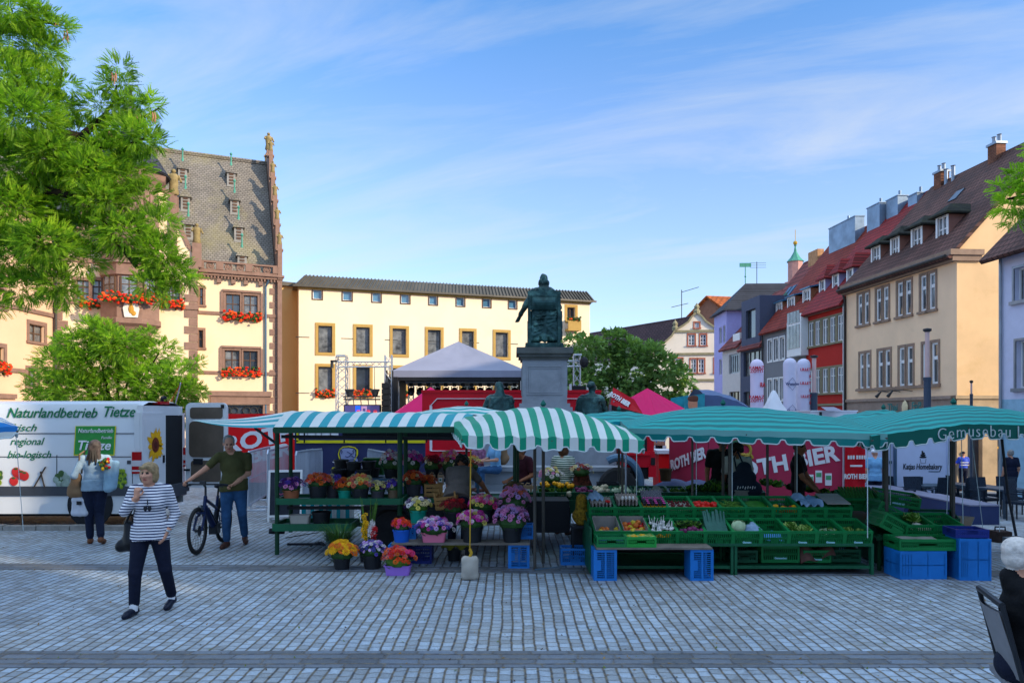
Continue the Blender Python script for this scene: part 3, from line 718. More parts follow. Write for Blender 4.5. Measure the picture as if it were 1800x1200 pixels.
mb=MB();mb.bx(-.05,W+.05,-.12,.02,za-.18,za+.02);mb.build('cornice',m_ochre,rt)
zt=f.zz(0,482)+.05;mb=MB();yb=.55
mb.add([(-.35,-.3,za),(W+.35,-.3,za),(W+.05,yb,zt),(.4,yb,zt),(-.35,12,za),(W+.35,12,za),(W+.05,11.5,zt),(.4,11.5,zt)],[(0,1,2,3),(1,5,6,2),(4,0,3,7),(3,2,6,7),(5,4,7,6),(0,4,5,1)])
n=86
for i in range(n):
 t_=(i+.5)/n;a=-.3+(W+.6)*t_;b=.42+(W-.4)*t_
 mb.bar((a,-.33,za+.02),(b,yb-.03,zt+.02),.07,.1)
mb.bar((-.4,-.32,za),(W+.4,-.32,za),.12,.12);mb.build('roof',m_rib,rt)
for i in range(7):
 xm=f.at(548)-.6+i*3.0
 for py in(592,691):
  q=MB();q.bx(xm-.45,xm+.45,-.012,.0,f.zz(f.at(500),py),f.zz(f.at(500),py)+.05);q.build('wall_slot',m_darkf,rt)
m_th=mat('town hall render','#e4caa8',.85,.05,.35,.15,30,dirt=('#b48f68',.25,.56,.35))
m_ths=mat('red brown sandstone','#876a5c',.8,.12,3,.3,25)
m_thr=mat('weathered grey slate','#837b72',.75,.22,.3,.6,12,pattern=('tiles',.22,.15),dirt=('#8d8458',.22,.5,.55))
dr=Vector((.913,.407));B_=Vector((-14.55,46.0));W=24.0;A_=B_-dr*W
f=Fac(A_,B_,-.1,'town_hall','renaissance town hall with steep slate roof, stepped gables and sandstone window frames','town hall')
rt=f.root;ze=f.zz(W,492);yr=6.4;zr=f.zz(W,288,yr);D=12.8
def rc(p0,p1,q0,q1,yo=0):return f.rect(p0,p1,q0,q1,yo)
h1=rc(397,453,518,560);h2=rc(395,453,616,658)
hol=[]
for h in(h1,h2):
 xm=(h[0]+h[1])/2;hol+=[(h[0],xm-.1,h[2],h[3]),(xm+.1,h[1],h[2],h[3])]
sd=[rc(351,357,506,536),rc(349,357,580,611)]
por=rc(383,462,712,760)
mb=MB();wall_holes(mb,2,W,0,ze,hol+sd+[por],rd=.22);mb.build('wall',m_th,rt)
for h in hol:window(rt,h,0,.22,m_ths,.14,sash=m_brownf,nx=2,nz=2,bar=.05,pane=m_glass,topbar=.15)
for h in sd:window(rt,h,0,.22,m_ths,.14,sash=m_brownf,nx=1,nz=2,bar=.05,pane=m_glass)
mb=MB()
for h in(h1,h2):mb.bx(h[0]-.2,h[1]+.2,-.12,.02,h[3]+.14,h[3]+.26);mb.bx(h[0]-.3,h[0]-.16,-.08,.02,h[2],h[3]+.14);mb.bx(h[1]+.16,h[1]+.3,-.08,.02,h[2],h[3]+.14)
for py in(556,657):z=f.zz(W,py);mb.bx(2,W,-.1,.02,z-.09,z+.09)
z=por[3];mb.bx(por[0]-.5,por[1]+.5,-.3,.02,z+.55,z+.85);mb.bx(por[0]-.4,por[1]+.4,-.2,.02,z+.05,z+.55)
mb.bx(por[0]-.4,por[0],-.15,.02,0,z+.05);mb.bx(por[1],por[1]+.4,-.15,.02,0,z+.05)
i=0;z=0
while z<ze-.5:
 l=.5 if i%2 else.3;mb.bx(W-l,W+.03,-.05,.0,z,z+.38);mb.bx(W,W+.05,.0,.32 if i%2 else.5,z,z+.38);z+=.42;i+=1
mb.build('stone_trim',m_ths,rt)
mb=MB();mb.bx(por[0],por[1],.22,.3,por[2],por[3])
mb.build('portal_door',m_glass,rt)
mb=MB();xm=(por[0]+por[1])/2
for s in(-1,1):
 for i in range(3):
  c=Vector((xm+s*(.35+.42*i),.12,por[3]-.32));mb.tube([c+Vector((.22*math.cos(a*.5),0,.2*math.sin(a*.5)))for a in range(13)],.045,6)
mb.build('portal_grille',m_darkf,rt)
flower_box(rt,h1[0]-.1,h1[1]+.1,-.06,h1[2]+.02,seed=1);flower_box(rt,h2[0]-.1,h2[1]+.1,-.06,h2[2]+.02,seed=2)
mb=MB();mb.tube([(W-.75,-.12,.1),(W-.75,-.12,ze-.5),(W-.6,-.3,ze-.1)],.06,8);mb.build('rain_pipe',m_zincd,rt)
mb=MB();x0=f.at(352)
mb.bx(2,W+.25,-.3,.05,ze-.05,ze+.1);mb.bx(2,W+.32,-.42,.05,ze+.1,ze+.22)
x=x0
while x<W+.1:mb.bx(x,x+.09,-.26,0,ze-.2,ze-.06);x+=.19
for x in(f.at(385),f.at(410),f.at(432),f.at(458)):mb.bx(x-.12,x+.12,-.22,0,ze-.45,ze-.2)
mb.build('cornice',m_ths,rt)
zb0=ze+.22;zb1=f.zz(W,469)
mb=MB();posts=[f.at(361),f.at(385)-.02,f.at(434),f.at(484)]
mb.bx(x0,W+.15,-.3,-.06,zb0,zb0+.1);mb.bx(x0,W+.15,-.32,-.04,zb1-.1,zb1)
for x in[f.at(352),f.at(386),f.at(437),W-.15]:mb.bx(x-.2,x+.2,-.34,-.02,zb0+.1,zb1-.1)
for a,b in((f.at(355),f.at(383)),(f.at(391),f.at(432)),(f.at(442),W-.4)):
 n=max(1,round((b-a)/.75))
 for k in range(n):
  c=Vector((a+(b-a)*(k+.5)/n,-.18,(zb0+zb1)/2));rr_=(zb1-zb0-.2)/2*.97;w_=(b-a)/n/2
  mb.tube([c+Vector((min(rr_,w_)*math.cos(t*math.pi/9),0,rr_*math.sin(t*math.pi/9)))for t in range(19)],.045,6)
  for sgn in(0,1):
   mb.tube([c+Vector((rr_*.55*u*math.cos(t),0,rr_*.95*u*math.sin(t)))for u,t in[(q/7,math.pi*sgn+q*.5)for q in range(8)]],.05,6)
mb.build('balustrade',m_ths,rt)
mb=MB();mb.slab([(0,.55,ze+.3),(W-.1,.55,ze+.3),(W-.1,yr,zr),(0,yr,zr)],.2);mb.slab([(0,yr,zr),(W-.1,yr,zr),(W-.1,D+.4,ze),(0,D+.4,ze)],.2)
mb.tube([(0,yr,zr+.02),(W,yr,zr+.02)],.14,8)
rf=mb.build('roof',m_thr,rt)
kk=(zr-ze-.3)/(yr-.55);zro=lambda y:ze+.3+(y-.55)*kk
mb=MB();mb.add([(0,.6,0),(0,.6,ze),(0,yr,zr-.2),(0,D,ze),(0,D,0)],[(0,1,2,3,4)]);mb.add([(0,D,0),(W,D,0),(W,D,ze),(0,D,ze)],[(0,1,2,3)]);mb.build('rear_wall',m_th,rt)
def little_dormer(px,py):
 best=None
 for i in range(60):
  y=.6+(yr-.7)*i/59;x=f.at(px,y);e=abs(f.zz(x,py,y)-zro(y))
  if best is None or e<best[0]:best=(e,x,y)
 _,x,y=best;z=zro(y);wd,hg=.27,.6;yf=y-.38
 q=MB();q.bx(x-wd,x+wd,yf+.02,y+.3,z-.55,z+hg*.55);q.bx(x-wd-.03,x+wd+.03,yf-.05,yf+.0,z-.6,z-.54)
 d=q.build('dormer',mat('dormer slate grey','#8d8a86',.75,.12,3),rf)
 q=MB()
 for k in range(4):q.bx(x-wd*.5,x+wd*.5,yf-.015,yf+.04,z-.4+k*.2,z-.4+k*.2+.12)
 q.build('shutter',m_brownf,d)
 q=MB();zt=z+hg*.55
 q.add([(x-wd-.1,yf-.1,zt),(x+wd+.1,yf-.1,zt),(x+wd+.1,y+.5,zt),(x-wd-.1,y+.5,zt),(x,yf+.25,zt+.75)],[(0,1,4),(1,2,4),(2,3,4),(3,0,4),(0,3,2,1)])
 q.lathe([(.16,zt+.3),(.05,zt+.8),(.04,zt+1.25),(.1,zt+1.35),(0,zt+1.5)],8,(x,yf+.25,0),1);q.build('spire',[m_thr,m_copper],d)
for q in((321,310),(326,358),(331,408),(406,316),(412,364),(419,413),(425,460)):little_dormer(*q)
m_fig=mat('sandstone figure','#8a7850',.8,.2,6)
def figure(mb,c,h,mi=0):
 c=Vector(c);mb.lathe([(.16*h,0),(.2*h,.05*h),(.15*h,.3*h),(.17*h,.52*h),(.2*h,.7*h),(.13*h,.8*h),(.06*h,.83*h)],8,c,mi,1,.8)
 mb.ball(c+Vector((0,0,.91*h)),.09*h,8,6,mi);mb.tube([c+Vector((.17*h,0,.75*h)),c+Vector((.27*h,-.05*h,.5*h))],.05*h,6,mi);mb.tube([c+Vector((-.17*h,0,.75*h)),c+Vector((-.22*h,-.14*h,.58*h))],.05*h,6,mi)
NS=5;gm=MB();zst=(zr+.1-ze)/NS
prof=[(-.25,0),(-.25,ze)]
for i in range(NS):
 y0=-.35+(yr-.15)*i/NS;z1=ze+.2+zst*(i+1)
 prof+=[(y0,prof[-1][1]),(y0,z1-.15*zst)]
prof+=[(yr,zr+.55)];full=prof+[(2*yr-a,b)for a,b in reversed(prof[:-1])]
gm.prism(full,0,W-.06,W+.2);gm.build('gable_wall',m_ths,rt)
gm=MB()
for i in range(NS):
 y0=-.35+(yr-.15)*i/NS+.36;z1=ze+.2+zst*(i+1)-.15*zst
 for yy in(y0,2*yr-y0):
  gm=MB();gm.bx(W-.14,W+.28,yy-.25,yy+.25,z1,z1+.12);gm.bx(W-.06,W+.22,yy-.13,yy+.13,z1+.12,z1+.42);figure(gm,(W+.08,yy,z1+.42),.8,1);gm.build('gable_figure',[m_ths,m_fig],rt,50)
gm=MB();gm.bx(W-.14,W+.28,yr-.25,yr+.25,zr+.5,zr+.65);gm.bx(W-.06,W+.2,yr-.15,yr+.15,zr+.65,zr+.95);figure(gm,(W+.08,yr,zr+.95),1.25,1)
gm.build('gable_figure',[m_ths,m_fig],rt,50)
yo=-1.4;xa,xb=f.at(95,yo),f.at(346,yo);zc=f.zz(xb,470,yo)
hol=[]
for p0,p1,q0,q1 in((134,157,492,527),(162,185,492,527),(268,286,498,531),(292,316,500,532)):hol.append(rc(p0,p1,q0,q1,yo))
mb=MB();wall_holes(mb,xa,xb,0,zc,hol,y=yo,rd=.22);mb.add([(xb,yo,0),(xb,0,0),(xb,0,zc),(xb,yo,zc)],[(0,1,2,3)]);mb.add([(xa,yo,0),(xa,0,0),(xa,0,zc),(xa,yo,zc)],[(0,1,2,3)])
mb.build('front_block',m_th,rt)
for h in hol:window(rt,h,yo,.22,m_ths,.16,sash=m_brownf,nx=2,nz=3,bar=.05,pane=m_glassw)
mb=MB()
for py in(541,472):z=f.zz(xb,py,yo);mb.bx(xa-.05,xb+.08,yo-.12,yo+.02,z-.12,z+.12);mb.bx(xb-.02,xb+.1,yo,.0,z-.12,z+.12)
z=0;i=0
while z<zc-.4:
 l=.65 if i%2 else.4;mb.bx(xb-l,xb+.04,yo-.05,yo,z,z+.42);mb.bx(xb,xb+.05,yo+.0,yo+(.4 if i%2 else.7),z,z+.42);mb.bx(xa-.03,xa+l,yo-.05,yo,z,z+.42);z+=.46;i+=1
G=lambda px,py:(f.at(px,yo+.1),f.zz(f.at(px,yo+.1),py,yo+.1))
pf=[G(110,470),G(110,448),G(125,430),G(140,400),G(150,370),G(150,345),G(175,330),G(190,300),G(228,270),G(266,300),G(281,330),G(305,345),G(305,372),G(318,402),G(331,432),G(346,448),G(346,470)]
mb.build('front_trim',m_ths,rt)
q=MB();q.prism(pf,1,yo+.1,yo+.5);q.build('front_gable',m_th,rt)
q=MB()
for(a,b),(c,d)in zip(pf[1:-1],pf[2:-1]):q.bar((a,yo+.3,b),(c,yo+.3,d),.55,.22)
for px in(150,305):x,z0_=G(px,470);q.bx(x-.2,x+.2,yo-.08,yo+.1,z0_,G(px,345)[1]);figure(q,(x,yo+.2,G(px,345)[1]+.1),1.5,1)
for px in(110,346):x,z0_=G(px,470);q.bx(x-.25,x+.25,yo-.08,yo+.15,z0_,G(px,428)[1]);figure(q,(x,yo+.2,G(px,428)[1]),1.2,1)
x0_,z1_=G(150,402);x1_,_=G(305,402);q.bx(x0_,x1_,yo-.05,yo+.1,z1_-.1,z1_+.1)
q.build('gable_trim',[m_ths,m_fig],rt,50)
q=MB();q.slab([(f.at(228,0),yo+.5,G(228,275)[1]),(f.at(228,0),5.4,G(228,275)[1]),(xb,1.5,zc),(xb,yo+.5,zc)],.15);q.slab([(f.at(228,0),yo+.5,G(228,275)[1]),(f.at(228,0),5.4,G(228,275)[1]),(xa,1.5,zc),(xa,yo+.5,zc)],.15);q.build('front_roof',m_thr,rt)
xo=f.at(229,yo-.6);oz=lambda py:f.zz(xo,py,yo-.9);ro=1.55
q=MB();q.lathe([(.2,oz(640)),(.7,oz(610)),(1.35,oz(575)),(ro+.1,oz(570)),(ro+.1,oz(562)),(ro,oz(560)),(ro,oz(535)),(ro+.12,oz(533)),(ro+.12,oz(527)),(ro-.12,oz(526)),(ro-.12,oz(488)),(ro+.05,oz(486)),(ro+.05,oz(468)),(ro+.2,oz(466)),(ro,oz(462)),(ro-.05,oz(325)),(ro+.3,oz(312)),(ro+.4,oz(302))],8,(xo,yo-.1,0),0,a0=R(22.5));ori=q.build('oriel_tower',m_ths,rt)
for k in range(8):
 a=R(-90+45*(k-3)+0)
 if math.sin(a)>.3:continue
 c=Vector((xo,yo-.1,0));n_=Vector((math.cos(a),math.sin(a),0));t_=Vector((-n_.y,n_.x,0));ap=(ro-.12)*math.cos(R(22.5))
 for z0_,z1_ in((oz(526)+.05,oz(489)),(oz(440),oz(400)),(oz(380),oz(340))):
  ctr=c+n_*(ap+.01)+Vector((0,0,(z0_+z1_)/2));q=MB();q.T=Matrix.Translation(ctr)@Matrix.Rotation(a+R(90),4,'Z')
  q.bx(-.36,.36,-.05,.05,-(z1_-z0_)/2,(z1_-z0_)/2,0);q.bx(-.42,-.36,-.09,.05,-(z1_-z0_)/2,(z1_-z0_)/2,1);q.bx(.36,.42,-.09,.05,-(z1_-z0_)/2,(z1_-z0_)/2,1);q.bx(-.03,.03,-.08,.04,-(z1_-z0_)/2,(z1_-z0_)/2,1);q.bx(-.36,.36,-.075,.04,.1,.15,1)
  q.build('window',[m_glassw,m_brownf],ori)
q=MB();q.lathe([(ro+.45,oz(302)),(ro+.5,oz(299)),(ro+.2,oz(285)),(ro-.2,oz(265)),(.8,oz(245)),(.5,oz(238)),(.5,oz(205)),(.75,oz(200)),(.5,oz(185)),(.15,oz(172)),(.06,oz(150)),(.2,oz(146)),(.0,oz(138))],16,(xo,yo-.1,0));q.build('dome',m_slate,ori,40)
q=MB()
q.T=Matrix.Translation((xo+.1,yo-.1-ro*.93-.06,oz(548)));q.prism([(-.32,-.38),(.32,-.38),(.4,.1),(.3,.42),(-.3,.42),(-.4,.1)],1,-.05,.05,0);q.ball((0,-.06,.05),(.14,.05,.24),8,6,1);q.ball((.12,-.06,-.16),(.12,.05,.14),8,6,1);q.ball((-.02,-.07,.33),(.09,.05,.09),8,6,1)
q.build('coat_of_arms',[mat('arms plaster','#d9d2c6',.7),mat('arms gilt','#b8862c',.5)],ori)
bx_=rc(145,195,527,543,yo);flower_box(rt,bx_[0],bx_[1],yo-.05,bx_[2]+.2,seed=5);bx_=rc(264,322,527,543,yo);flower_box(rt,bx_[0],bx_[1],yo-.05,bx_[2]+.2,seed=6);flower_box(rt,xo-1.3,xo+1.3,yo-ro-.12,oz(530),seed=7)
mb=MB();mb.tube([(xa+.1,yo-.12,.1),(xa+.1,yo-.12,zc)],.06,8);mb.build('rain_pipe',m_gutter,rt)
xa_w=f.A+f.d*xa+f.n*yo
f2=Fac((-24.5,30.5),(xa_w.x-.05,xa_w.y-.05),-.1,'town_hall_wing','side wing with skewed sandstone windows beside the town hall front','building')
rt2=f2.root;zw=12.5;hol=[f2.rect(51,78,571,601),f2.rect(49,66,650,680),f2.rect(-9,7,610,648),f2.rect(-12,6,505,540)]
mb=MB();wall_holes(mb,0,f2.W,0,zw,hol,rd=.22);mb.bx(.01,f2.W-.01,.25,6,0,zw-.01);mb.build('wall',mat('pinkish render','#dcb594',.85,.05,.5),rt2)
for h in hol:window(rt2,h,0,.22,m_ths,.2,sash=m_brownf,nx=2,nz=2,pane=m_glass)
mb=MB()
for py in(543,652):z=f2.zz(f2.at(40),py);mb.bx(f2.at(-30),f2.at(42 if py==652 else 95),-.1,.02,z-.1,z+.1)
mb.bx(f2.at(-25),f2.at(25),-.15,.02,f2.zz(f2.at(10),700),f2.zz(f2.at(10),692));mb.build('stone_trim',m_ths,rt2)
for h in hol[2:3]:flower_box(rt2,h[0]-.1,h[1]+.1,-.05,h[2],seed=12)
mb=MB();mb.slab([(-.3,-.4,zw),(f2.W,-.4,zw),(f2.W-2,4.5,zw+5),(0,4.5,zw+5)],.2);mb.build('roof',m_thr,rt2)
c0=f.B+f.n*5.2
f3=Fac((c0.x-.6,c0.y),(-14.3,52.2),-.1,'link_building','plain yellow linking block between town hall and office building','building')
zw=f3.zz(f3.W,506);mb=MB();mb.bx(0,f3.W,0,6,0,zw);mb.build('wall',mat('deep yellow render','#e3bd7c',.85,.04,.5),f3.root)
mb=MB();mb.bx(-.05,f3.W,-.3,6,zw,zw+.22);mb.slab([(f3.W-.2,-.3,zw+.22),(f3.W-.2,6,zw+.22),(f3.W-3.2,6,zw+.3),(f3.W-2.2,-.2,zw+.3)],.1);mb.build('roof',m_rib,f3.root)
m_alu=mat('truss aluminium','#b9bcc2',.35,.1,metal=.7)
m_blk=mat('stage black',(.012,.012,.014),.6,.2)
m_tentg=mat('grey tent fabric','#8e8fa0',.65,.06,.8,trans=.12)
m_pink=mat('magenta tent fabric','#e00062',.6,.05,1.0,trans=.15)
m_beer=mat('beer truck red','#c00a20',.45,.08,.7)
m_beerb=mat('bright red container','#e00a10',.5,.06,.7)
m_pinkred=mat('faded red banner','#a32b48',.6,.08,.8)
m_wht=mat('white paint','#d8d8dc',.5,.04)
m_ink=mat('black print',(.012,.014,.02),.6)
m_navy=mat('navy banner','#2b2f55',.6,.08,.8)
m_yelp=mat('yellow print','#d8c81a',.5)
m_chr=mat('barrier steel','#aab4c4',.35,.1,metal=.6)
m_tyre=mat('tyre rubber',(.016,.016,.017),.8,.2,8)
m_concrete=mat('concrete','#8a8d90',.85,.15,4,.3)
def truss(mb,a,b,w=.29,n=8,r=.024,up=(0,0,1)):
 a,b=Vector(a),Vector(b);d=(b-a).normalized();u=Vector(up)
 if abs(d.dot(u))>.9:u=Vector((0,1,0))
 s=d.cross(u).normalized();u=s.cross(d).normalized()
 cs=[(-1,-1),(1,-1),(1,1),(-1,1)];L=(b-a).length
 pt=lambda i,t:a+d*L*t+(s*cs[i][0]+u*cs[i][1])*w/2
 for i in range(4):mb.tube([pt(i,0),pt(i,1)],r,5)
 for k in range(n):
  for i in range(4):mb.tube([pt(i,k/n),pt((i+1)%4,(k+1)/n)],r*.6,4,caps=False)
d0=40.0;e0=Z(651,d0);ap=Vector((X(805,d0+3),d0+3.2,Z(600,d0+3.2)))
xa,xb=X(690,d0),X(925,d0)
st=thing('stage','festival stage with grey pitched tent roof, black wings and lighting truss','stage',(0,0,0))
def quadcloth(mb,a,b,c,sag=.12,n=10):
 a,b,c=Vector(a),Vector(b),Vector(c)
 def fn(u,v):
  p=a.lerp(b,u).lerp(c,v);k=4*u*(1-u)*v*(1-v)
  return p-Vector((0,0,sag*k*2+.03*math.sin(u*26)*(1-v)*v))
 mb.grid(fn,n*2,n)
mb=MB();cn=[(xa,d0,e0),(xb,d0,e0),(xb,d0+6.4,e0),(xa,d0+6.4,e0)]
for i in range(4):quadcloth(mb,cn[i],cn[(i+1)%4],ap)
mb.build('tent_roof',m_tentg,st,40)
mb=MB()
for i in range(4):
 a,b=Vector(cn[i]),Vector(cn[(i+1)%4]);q=a.copy()
 mb.add([a,b,b-Vector((0,0,.36)),a-Vector((0,0,.36))],[(0,1,2,3)])
mb.build('valance',m_tentg,st)
mb=MB()
for x in(xa+.15,xb-.15):
 for y in(d0+.2,d0+6.2):truss(mb,(x,y,-.1),(x,y,e0-.1),.3,12)
truss(mb,(X(712,d0+1),d0+1.2,Z(666,d0+1)),(X(912,d0+1),d0+1.2,Z(666,d0+1)),.34,14,.03)
truss(mb,(X(715,d0+4),d0+4.4,Z(672,d0+4)),(X(905,d0+4),d0+4.4,Z(672,d0+4)),.3,12,.03)
mb.build('lighting_truss',m_alu,st)
mb=MB();mb.bx(xa+.0,xb,d0-.02,d0+6.3,e0-.55,e0-.36);mb.bx(xa-.35,xa+.3,d0-.3,d0+3,0,e0-.36);mb.bx(xa+.3,xb,d0+6.0,d0+6.2,0,2.4);mb.bx(xb-.4,xb+.3,d0+.5,d0+6,0,e0-.36);mb.bx(xa,xb,d0,d0+6.4,-.1,1.1)
mb.build('black_cladding',m_blk,st)
m_lens=mat('blue stage lens','#2a3cff',.2,emit=2.5);r_=random.Random(5)
for i in range(13):
 x=X(722,d0+1)+(X(905,d0+1)-X(722,d0+1))*i/12;z=Z(671,d0+1)
 mb=MB();mb.bx(x-.1,x+.1,d0+1.1,d0+1.3,z-.25,z-.05);mb.tube([(x-.16,d0+1.2,z-.25),(x-.16,d0+1.2,z-.6)],.03,5);mb.tube([(x+.16,d0+1.2,z-.25),(x+.16,d0+1.2,z-.6)],.03,5)
 mb.tube([(x,d0+1.35,z-.4),(x,d0+1.0,z-.62)],[.15,.19],8);l=mb.build('spotlight',m_blk,st)
 q=MB();q.tube([(x,d0+1.01,z-.615),(x,d0+.97,z-.64)],.13 if i in(5,7)else.06,8);q.build('lens',m_lens if i in(5,7)else m_glass,l)
t=thing('screen_tower','truss tower with hanging video screen and spotlights beside the stage','truss',(0,0,0))
d1=38.0;mb=MB()
truss(mb,(X(601,d1),d1,-.1),(X(601,d1),d1,Z(627,d1)),.5,12,.03);truss(mb,(X(683,d1),d1,-.1),(X(683,d1),d1,Z(624,d1)),.34,12,.03);truss(mb,(X(596,d1),d1-.3,Z(641,d1)),(X(686,d1),d1-.3,Z(641,d1)),.26,8)
mb.bx(X(593,d1),X(609,d1),d1-.3,d1+.3,Z(627,d1),Z(624,d1))
mb.build('tower_truss',m_alu,t)
mb=MB();a,b=X(607,d1),X(671,d1)
mb.tube([(a,d1-.4,Z(697,d1)),(b,d1-.4,Z(697,d1))],.04,6);mb.tube([(a,d1-.4,Z(702,d1)),(b,d1-.4,Z(702,d1))],.04,6)
for k in range(5):x=a+(b-a)*(k+.3)/5;mb.tube([(x,d1-.4,Z(697,d1)),(x+.04,d1-.4,Z(711,d1))],.025,5)
for px in(618,662):mb.tube([(X(px,d1),d1-.4,Z(697,d1)),(X(px,d1),d1-.45,Z(688,d1))],[.12,.2],8);mb.box((X(px,d1),d1-.45,Z(686,d1)),(.42,.3,.1))
for px in(618,661):mb.tube([(X(px,d1),d1-.4,Z(645,d1)),(X(px,d1),d1-.4,Z(697,d1))],.015,4)
mb.bx(X(585,d1),X(596,d1),d1-.5,d1-.2,Z(637,d1),Z(634,d1));mb.bx(X(585,d1),X(588,d1),d1-.5,d1-.2,Z(647,d1),Z(635,d1))
mb.build('light_rail',m_darkf,t)
mb=MB();mb.bx(a,b,d1-.35,d1-.1,.9,Z(711,d1));scr=mb.build('video_screen',m_blk,t)
def emitm(n,c,s=1.0):return mat(n,c,.4,.05,emit=s)
mb=MB();zz1,zz0=Z(712.5,d1),Z(738,d1);yq=d1-.36;sw=b-a
mb.add([(a+.05,yq,zz0),(b-.05,yq,zz0),(b-.05,yq,zz1),(a+.05,yq,zz1)],[(0,1,2,3)],0)
def sq(u0,u1,v0,v1,mi,k):mb.bx(a+sw*u0,a+sw*u1,yq-.004*k,yq-.001,zz0+(zz1-zz0)*v0,zz0+(zz1-zz0)*v1,mi)
sq(.32,.45,.45,.98,1,1);sq(.48,.63,.4,.95,3,1);sq(.52,.59,.55,.8,0,2)
for u in(.4,.67,.86):
 mb.ball((a+sw*u,yq-.01,zz0+(zz1-zz0)*.48),(.11,.01,.14),8,6,2);mb.ball((a+sw*u,yq-.01,zz0+(zz1-zz0)*.1),(.2,.01,.22),8,6,4 if u>.5 else 0);mb.ball((a+sw*u,yq-.012,zz0+(zz1-zz0)*.62),(.1,.01,.06),8,6,5)
mb.build('screen_image',[emitm('screen violet','#37335c',.5),emitm('screen blue','#1747c8',.6),emitm('screen skin','#c8605a',.5),emitm('screen mauve','#8a6a8c',.4),emitm('screen white','#c0c8e8',.6),emitm('screen red','#a02840',.4)],scr)
t=thing('line_array','tall black column of stacked loudspeakers at the stage wing','loudspeaker',(0,0,0));d2=37.5;a,b=X(672,d2),X(685,d2)
mb=MB();z=Z(673,d2);k=0
while z>1.6:mb.box(((a+b)/2,d2,z-.14),(b-a,.4,.265),0,(R(2*k),0,0));mb.bx(a,b,d2+.1,d2+.15,z-.3,z-.26);z-=.29;k+=1
mb.build('speaker_box',m_blk,t);mb=MB();truss(mb,((a+b)/2+.1,d2+.5,-.1),((a+b)/2+.1,d2+.5,Z(650,d2)),.3,10);mb.tube([((a+b)/2,d2,Z(673,d2)),((a+b)/2,d2+.4,Z(664,d2))],.06,6);mb.build('support',m_darkf,t)
t=thing('stage_lamp_tower','slim aluminium truss tower with lamps beside the dark tree','truss',(0,0,0));d3=34.0
mb=MB();truss(mb,(X(1014,d3),d3,-.3),(X(1014,d3),d3,Z(624,d3)),.3,12);truss(mb,(X(985,d3),d3,Z(639,d3)),(X(1022,d3),d3,Z(639,d3)),.25,4);mb.bx(X(1008,d3),X(1022,d3),d3-.2,d3+.2,Z(625,d3),Z(622,d3));mb.bx(X(1000,d3),X(1004,d3),d3-.3,d3-.1,Z(698,d3),Z(675,d3));mb.bx(X(1030,d3),X(1034,d3),d3-.3,d3-.1,Z(698,d3),Z(676,d3));mb.build('tower_truss',m_alu,t)
mb=MB();mb.ball((X(1026,d3),d3-.2,Z(637,d3)),(.2,.2,.26),8,6);mb.bx(X(1005,d3),X(1029,d3),d3-.2,d3+.2,Z(690,d3),Z(678,d3));mb.build('spotlight',m_blk,t)
def wheel(par,c,r,w,name='wheel',axis='y',hub=m_chr):
 mb=MB();prof=[(r*.55,-w/2),(r*.9,-w/2),(r,-w*.3),(r,w*.3),(r*.9,w/2),(r*.55,w/2)]
 mb.T=Matrix.Translation(c)@(Matrix.Rotation(R(90),4,'X')if axis=='y' else Matrix.Rotation(R(90),4,'Y'))
 mb.lathe(prof,28);o=mb.build(name,m_tyre,par,40)
 q=MB();q.T=mb.T;q.lathe([(r*.56,-w*.42),(r*.56,w*.42)],24);q.lathe([(0,-w*.25),(r*.2,-w*.3),(r*.5,-w*.1)],16);q.lathe([(0,w*.25),(r*.2,w*.3),(r*.5,w*.1)],16)
 for k in range(8):q.box((r*.4*math.cos(k*.785),r*.4*math.sin(k*.785),0),(r*.22,r*.1,w*.62),0,(0,0,k*.785))
 q.build('rim',hub,o,40);return o
d4=23.4
t=thing('beer_trailer','long dark red box trailer outlined in white, behind the monument','trailer',(0,0,0))
xa,xb,z1=X(742,d4),X(1056,d4),Z(687,d4)
mb=MB();mb.bx(xa,xb,d4,d4+2.3,.75,z1);mb.bx(xa-.02,xb+.02,d4-.03,d4+2.33,z1-.05,z1+.03);mb.build('body',m_beer,t)
mb=MB();ol=[(xa+.28,1.0),(xa+.28,z1-.45),(xa+.48,z1-.24),(xb-.3,z1-.24),(xb-.3,1.0),(xa+.28,1.0)]
for(a,b),(c,d)in zip(ol,ol[1:]):mb.bar((a,d4-.012,b),(c,d4-.012,d),.08,.02)
mb.build('painted_outline',m_wht,t)
mb=MB();mb.bx(xa+.2,xb-.2,d4+.2,d4+2.1,.5,.75);mb.build('chassis',m_blk,t)
for x in(xa+.8,xb-.8):wheel(t,(x,d4+.15,.42),.42,.26)
def tent(name_label,apx,apy,d,hw,eh,col,lab,rz=0.0,group=None):
 z0=gz(X(apx,d),d);t=thing('market_tent',lab,'tent',(X(apx,d),d,z0),rz,group);za=Z(apy,d)-z0
 mb=MB();cn=[(-hw,-hw,eh),(hw,-hw,eh),(hw,hw,eh),(-hw,hw,eh)]
 for i in range(4):quadcloth(mb,cn[i],cn[(i+1)%4],(0,0,za),.05,8)
 for i in range(4):a,b=Vector(cn[i]),Vector(cn[(i+1)%4]);mb.add([a,b,b-Vector((0,0,.28)),a-Vector((0,0,.28))],[(0,1,2,3)])
 mb.build('canopy',col,t,30)
 for a,b,c in cn:q=MB();q.tube([(a*.98,b*.98,0),(a*.98,b*.98,c)],.025,6);q.build('leg',m_alu,t)
 return t
tent('',757,680,27.5,1.55,2.02,m_pink,'magenta pavilion tent in front of the stage, partly behind the red trailer',.2,'magenta pavilion tents')
tent('',1138,682,24.0,1.45,2.05,m_pink,'magenta pavilion tent beside the tilted red sign and dark tree',R(44),'magenta pavilion tents')
m_pag=mat('white pagoda fabric','#d5d5da',.6,.04)
t=thing('pagoda_tent','small white pointed pagoda tent between the inflatable columns','tent',(X(1360,29),29,gz(12,29)))
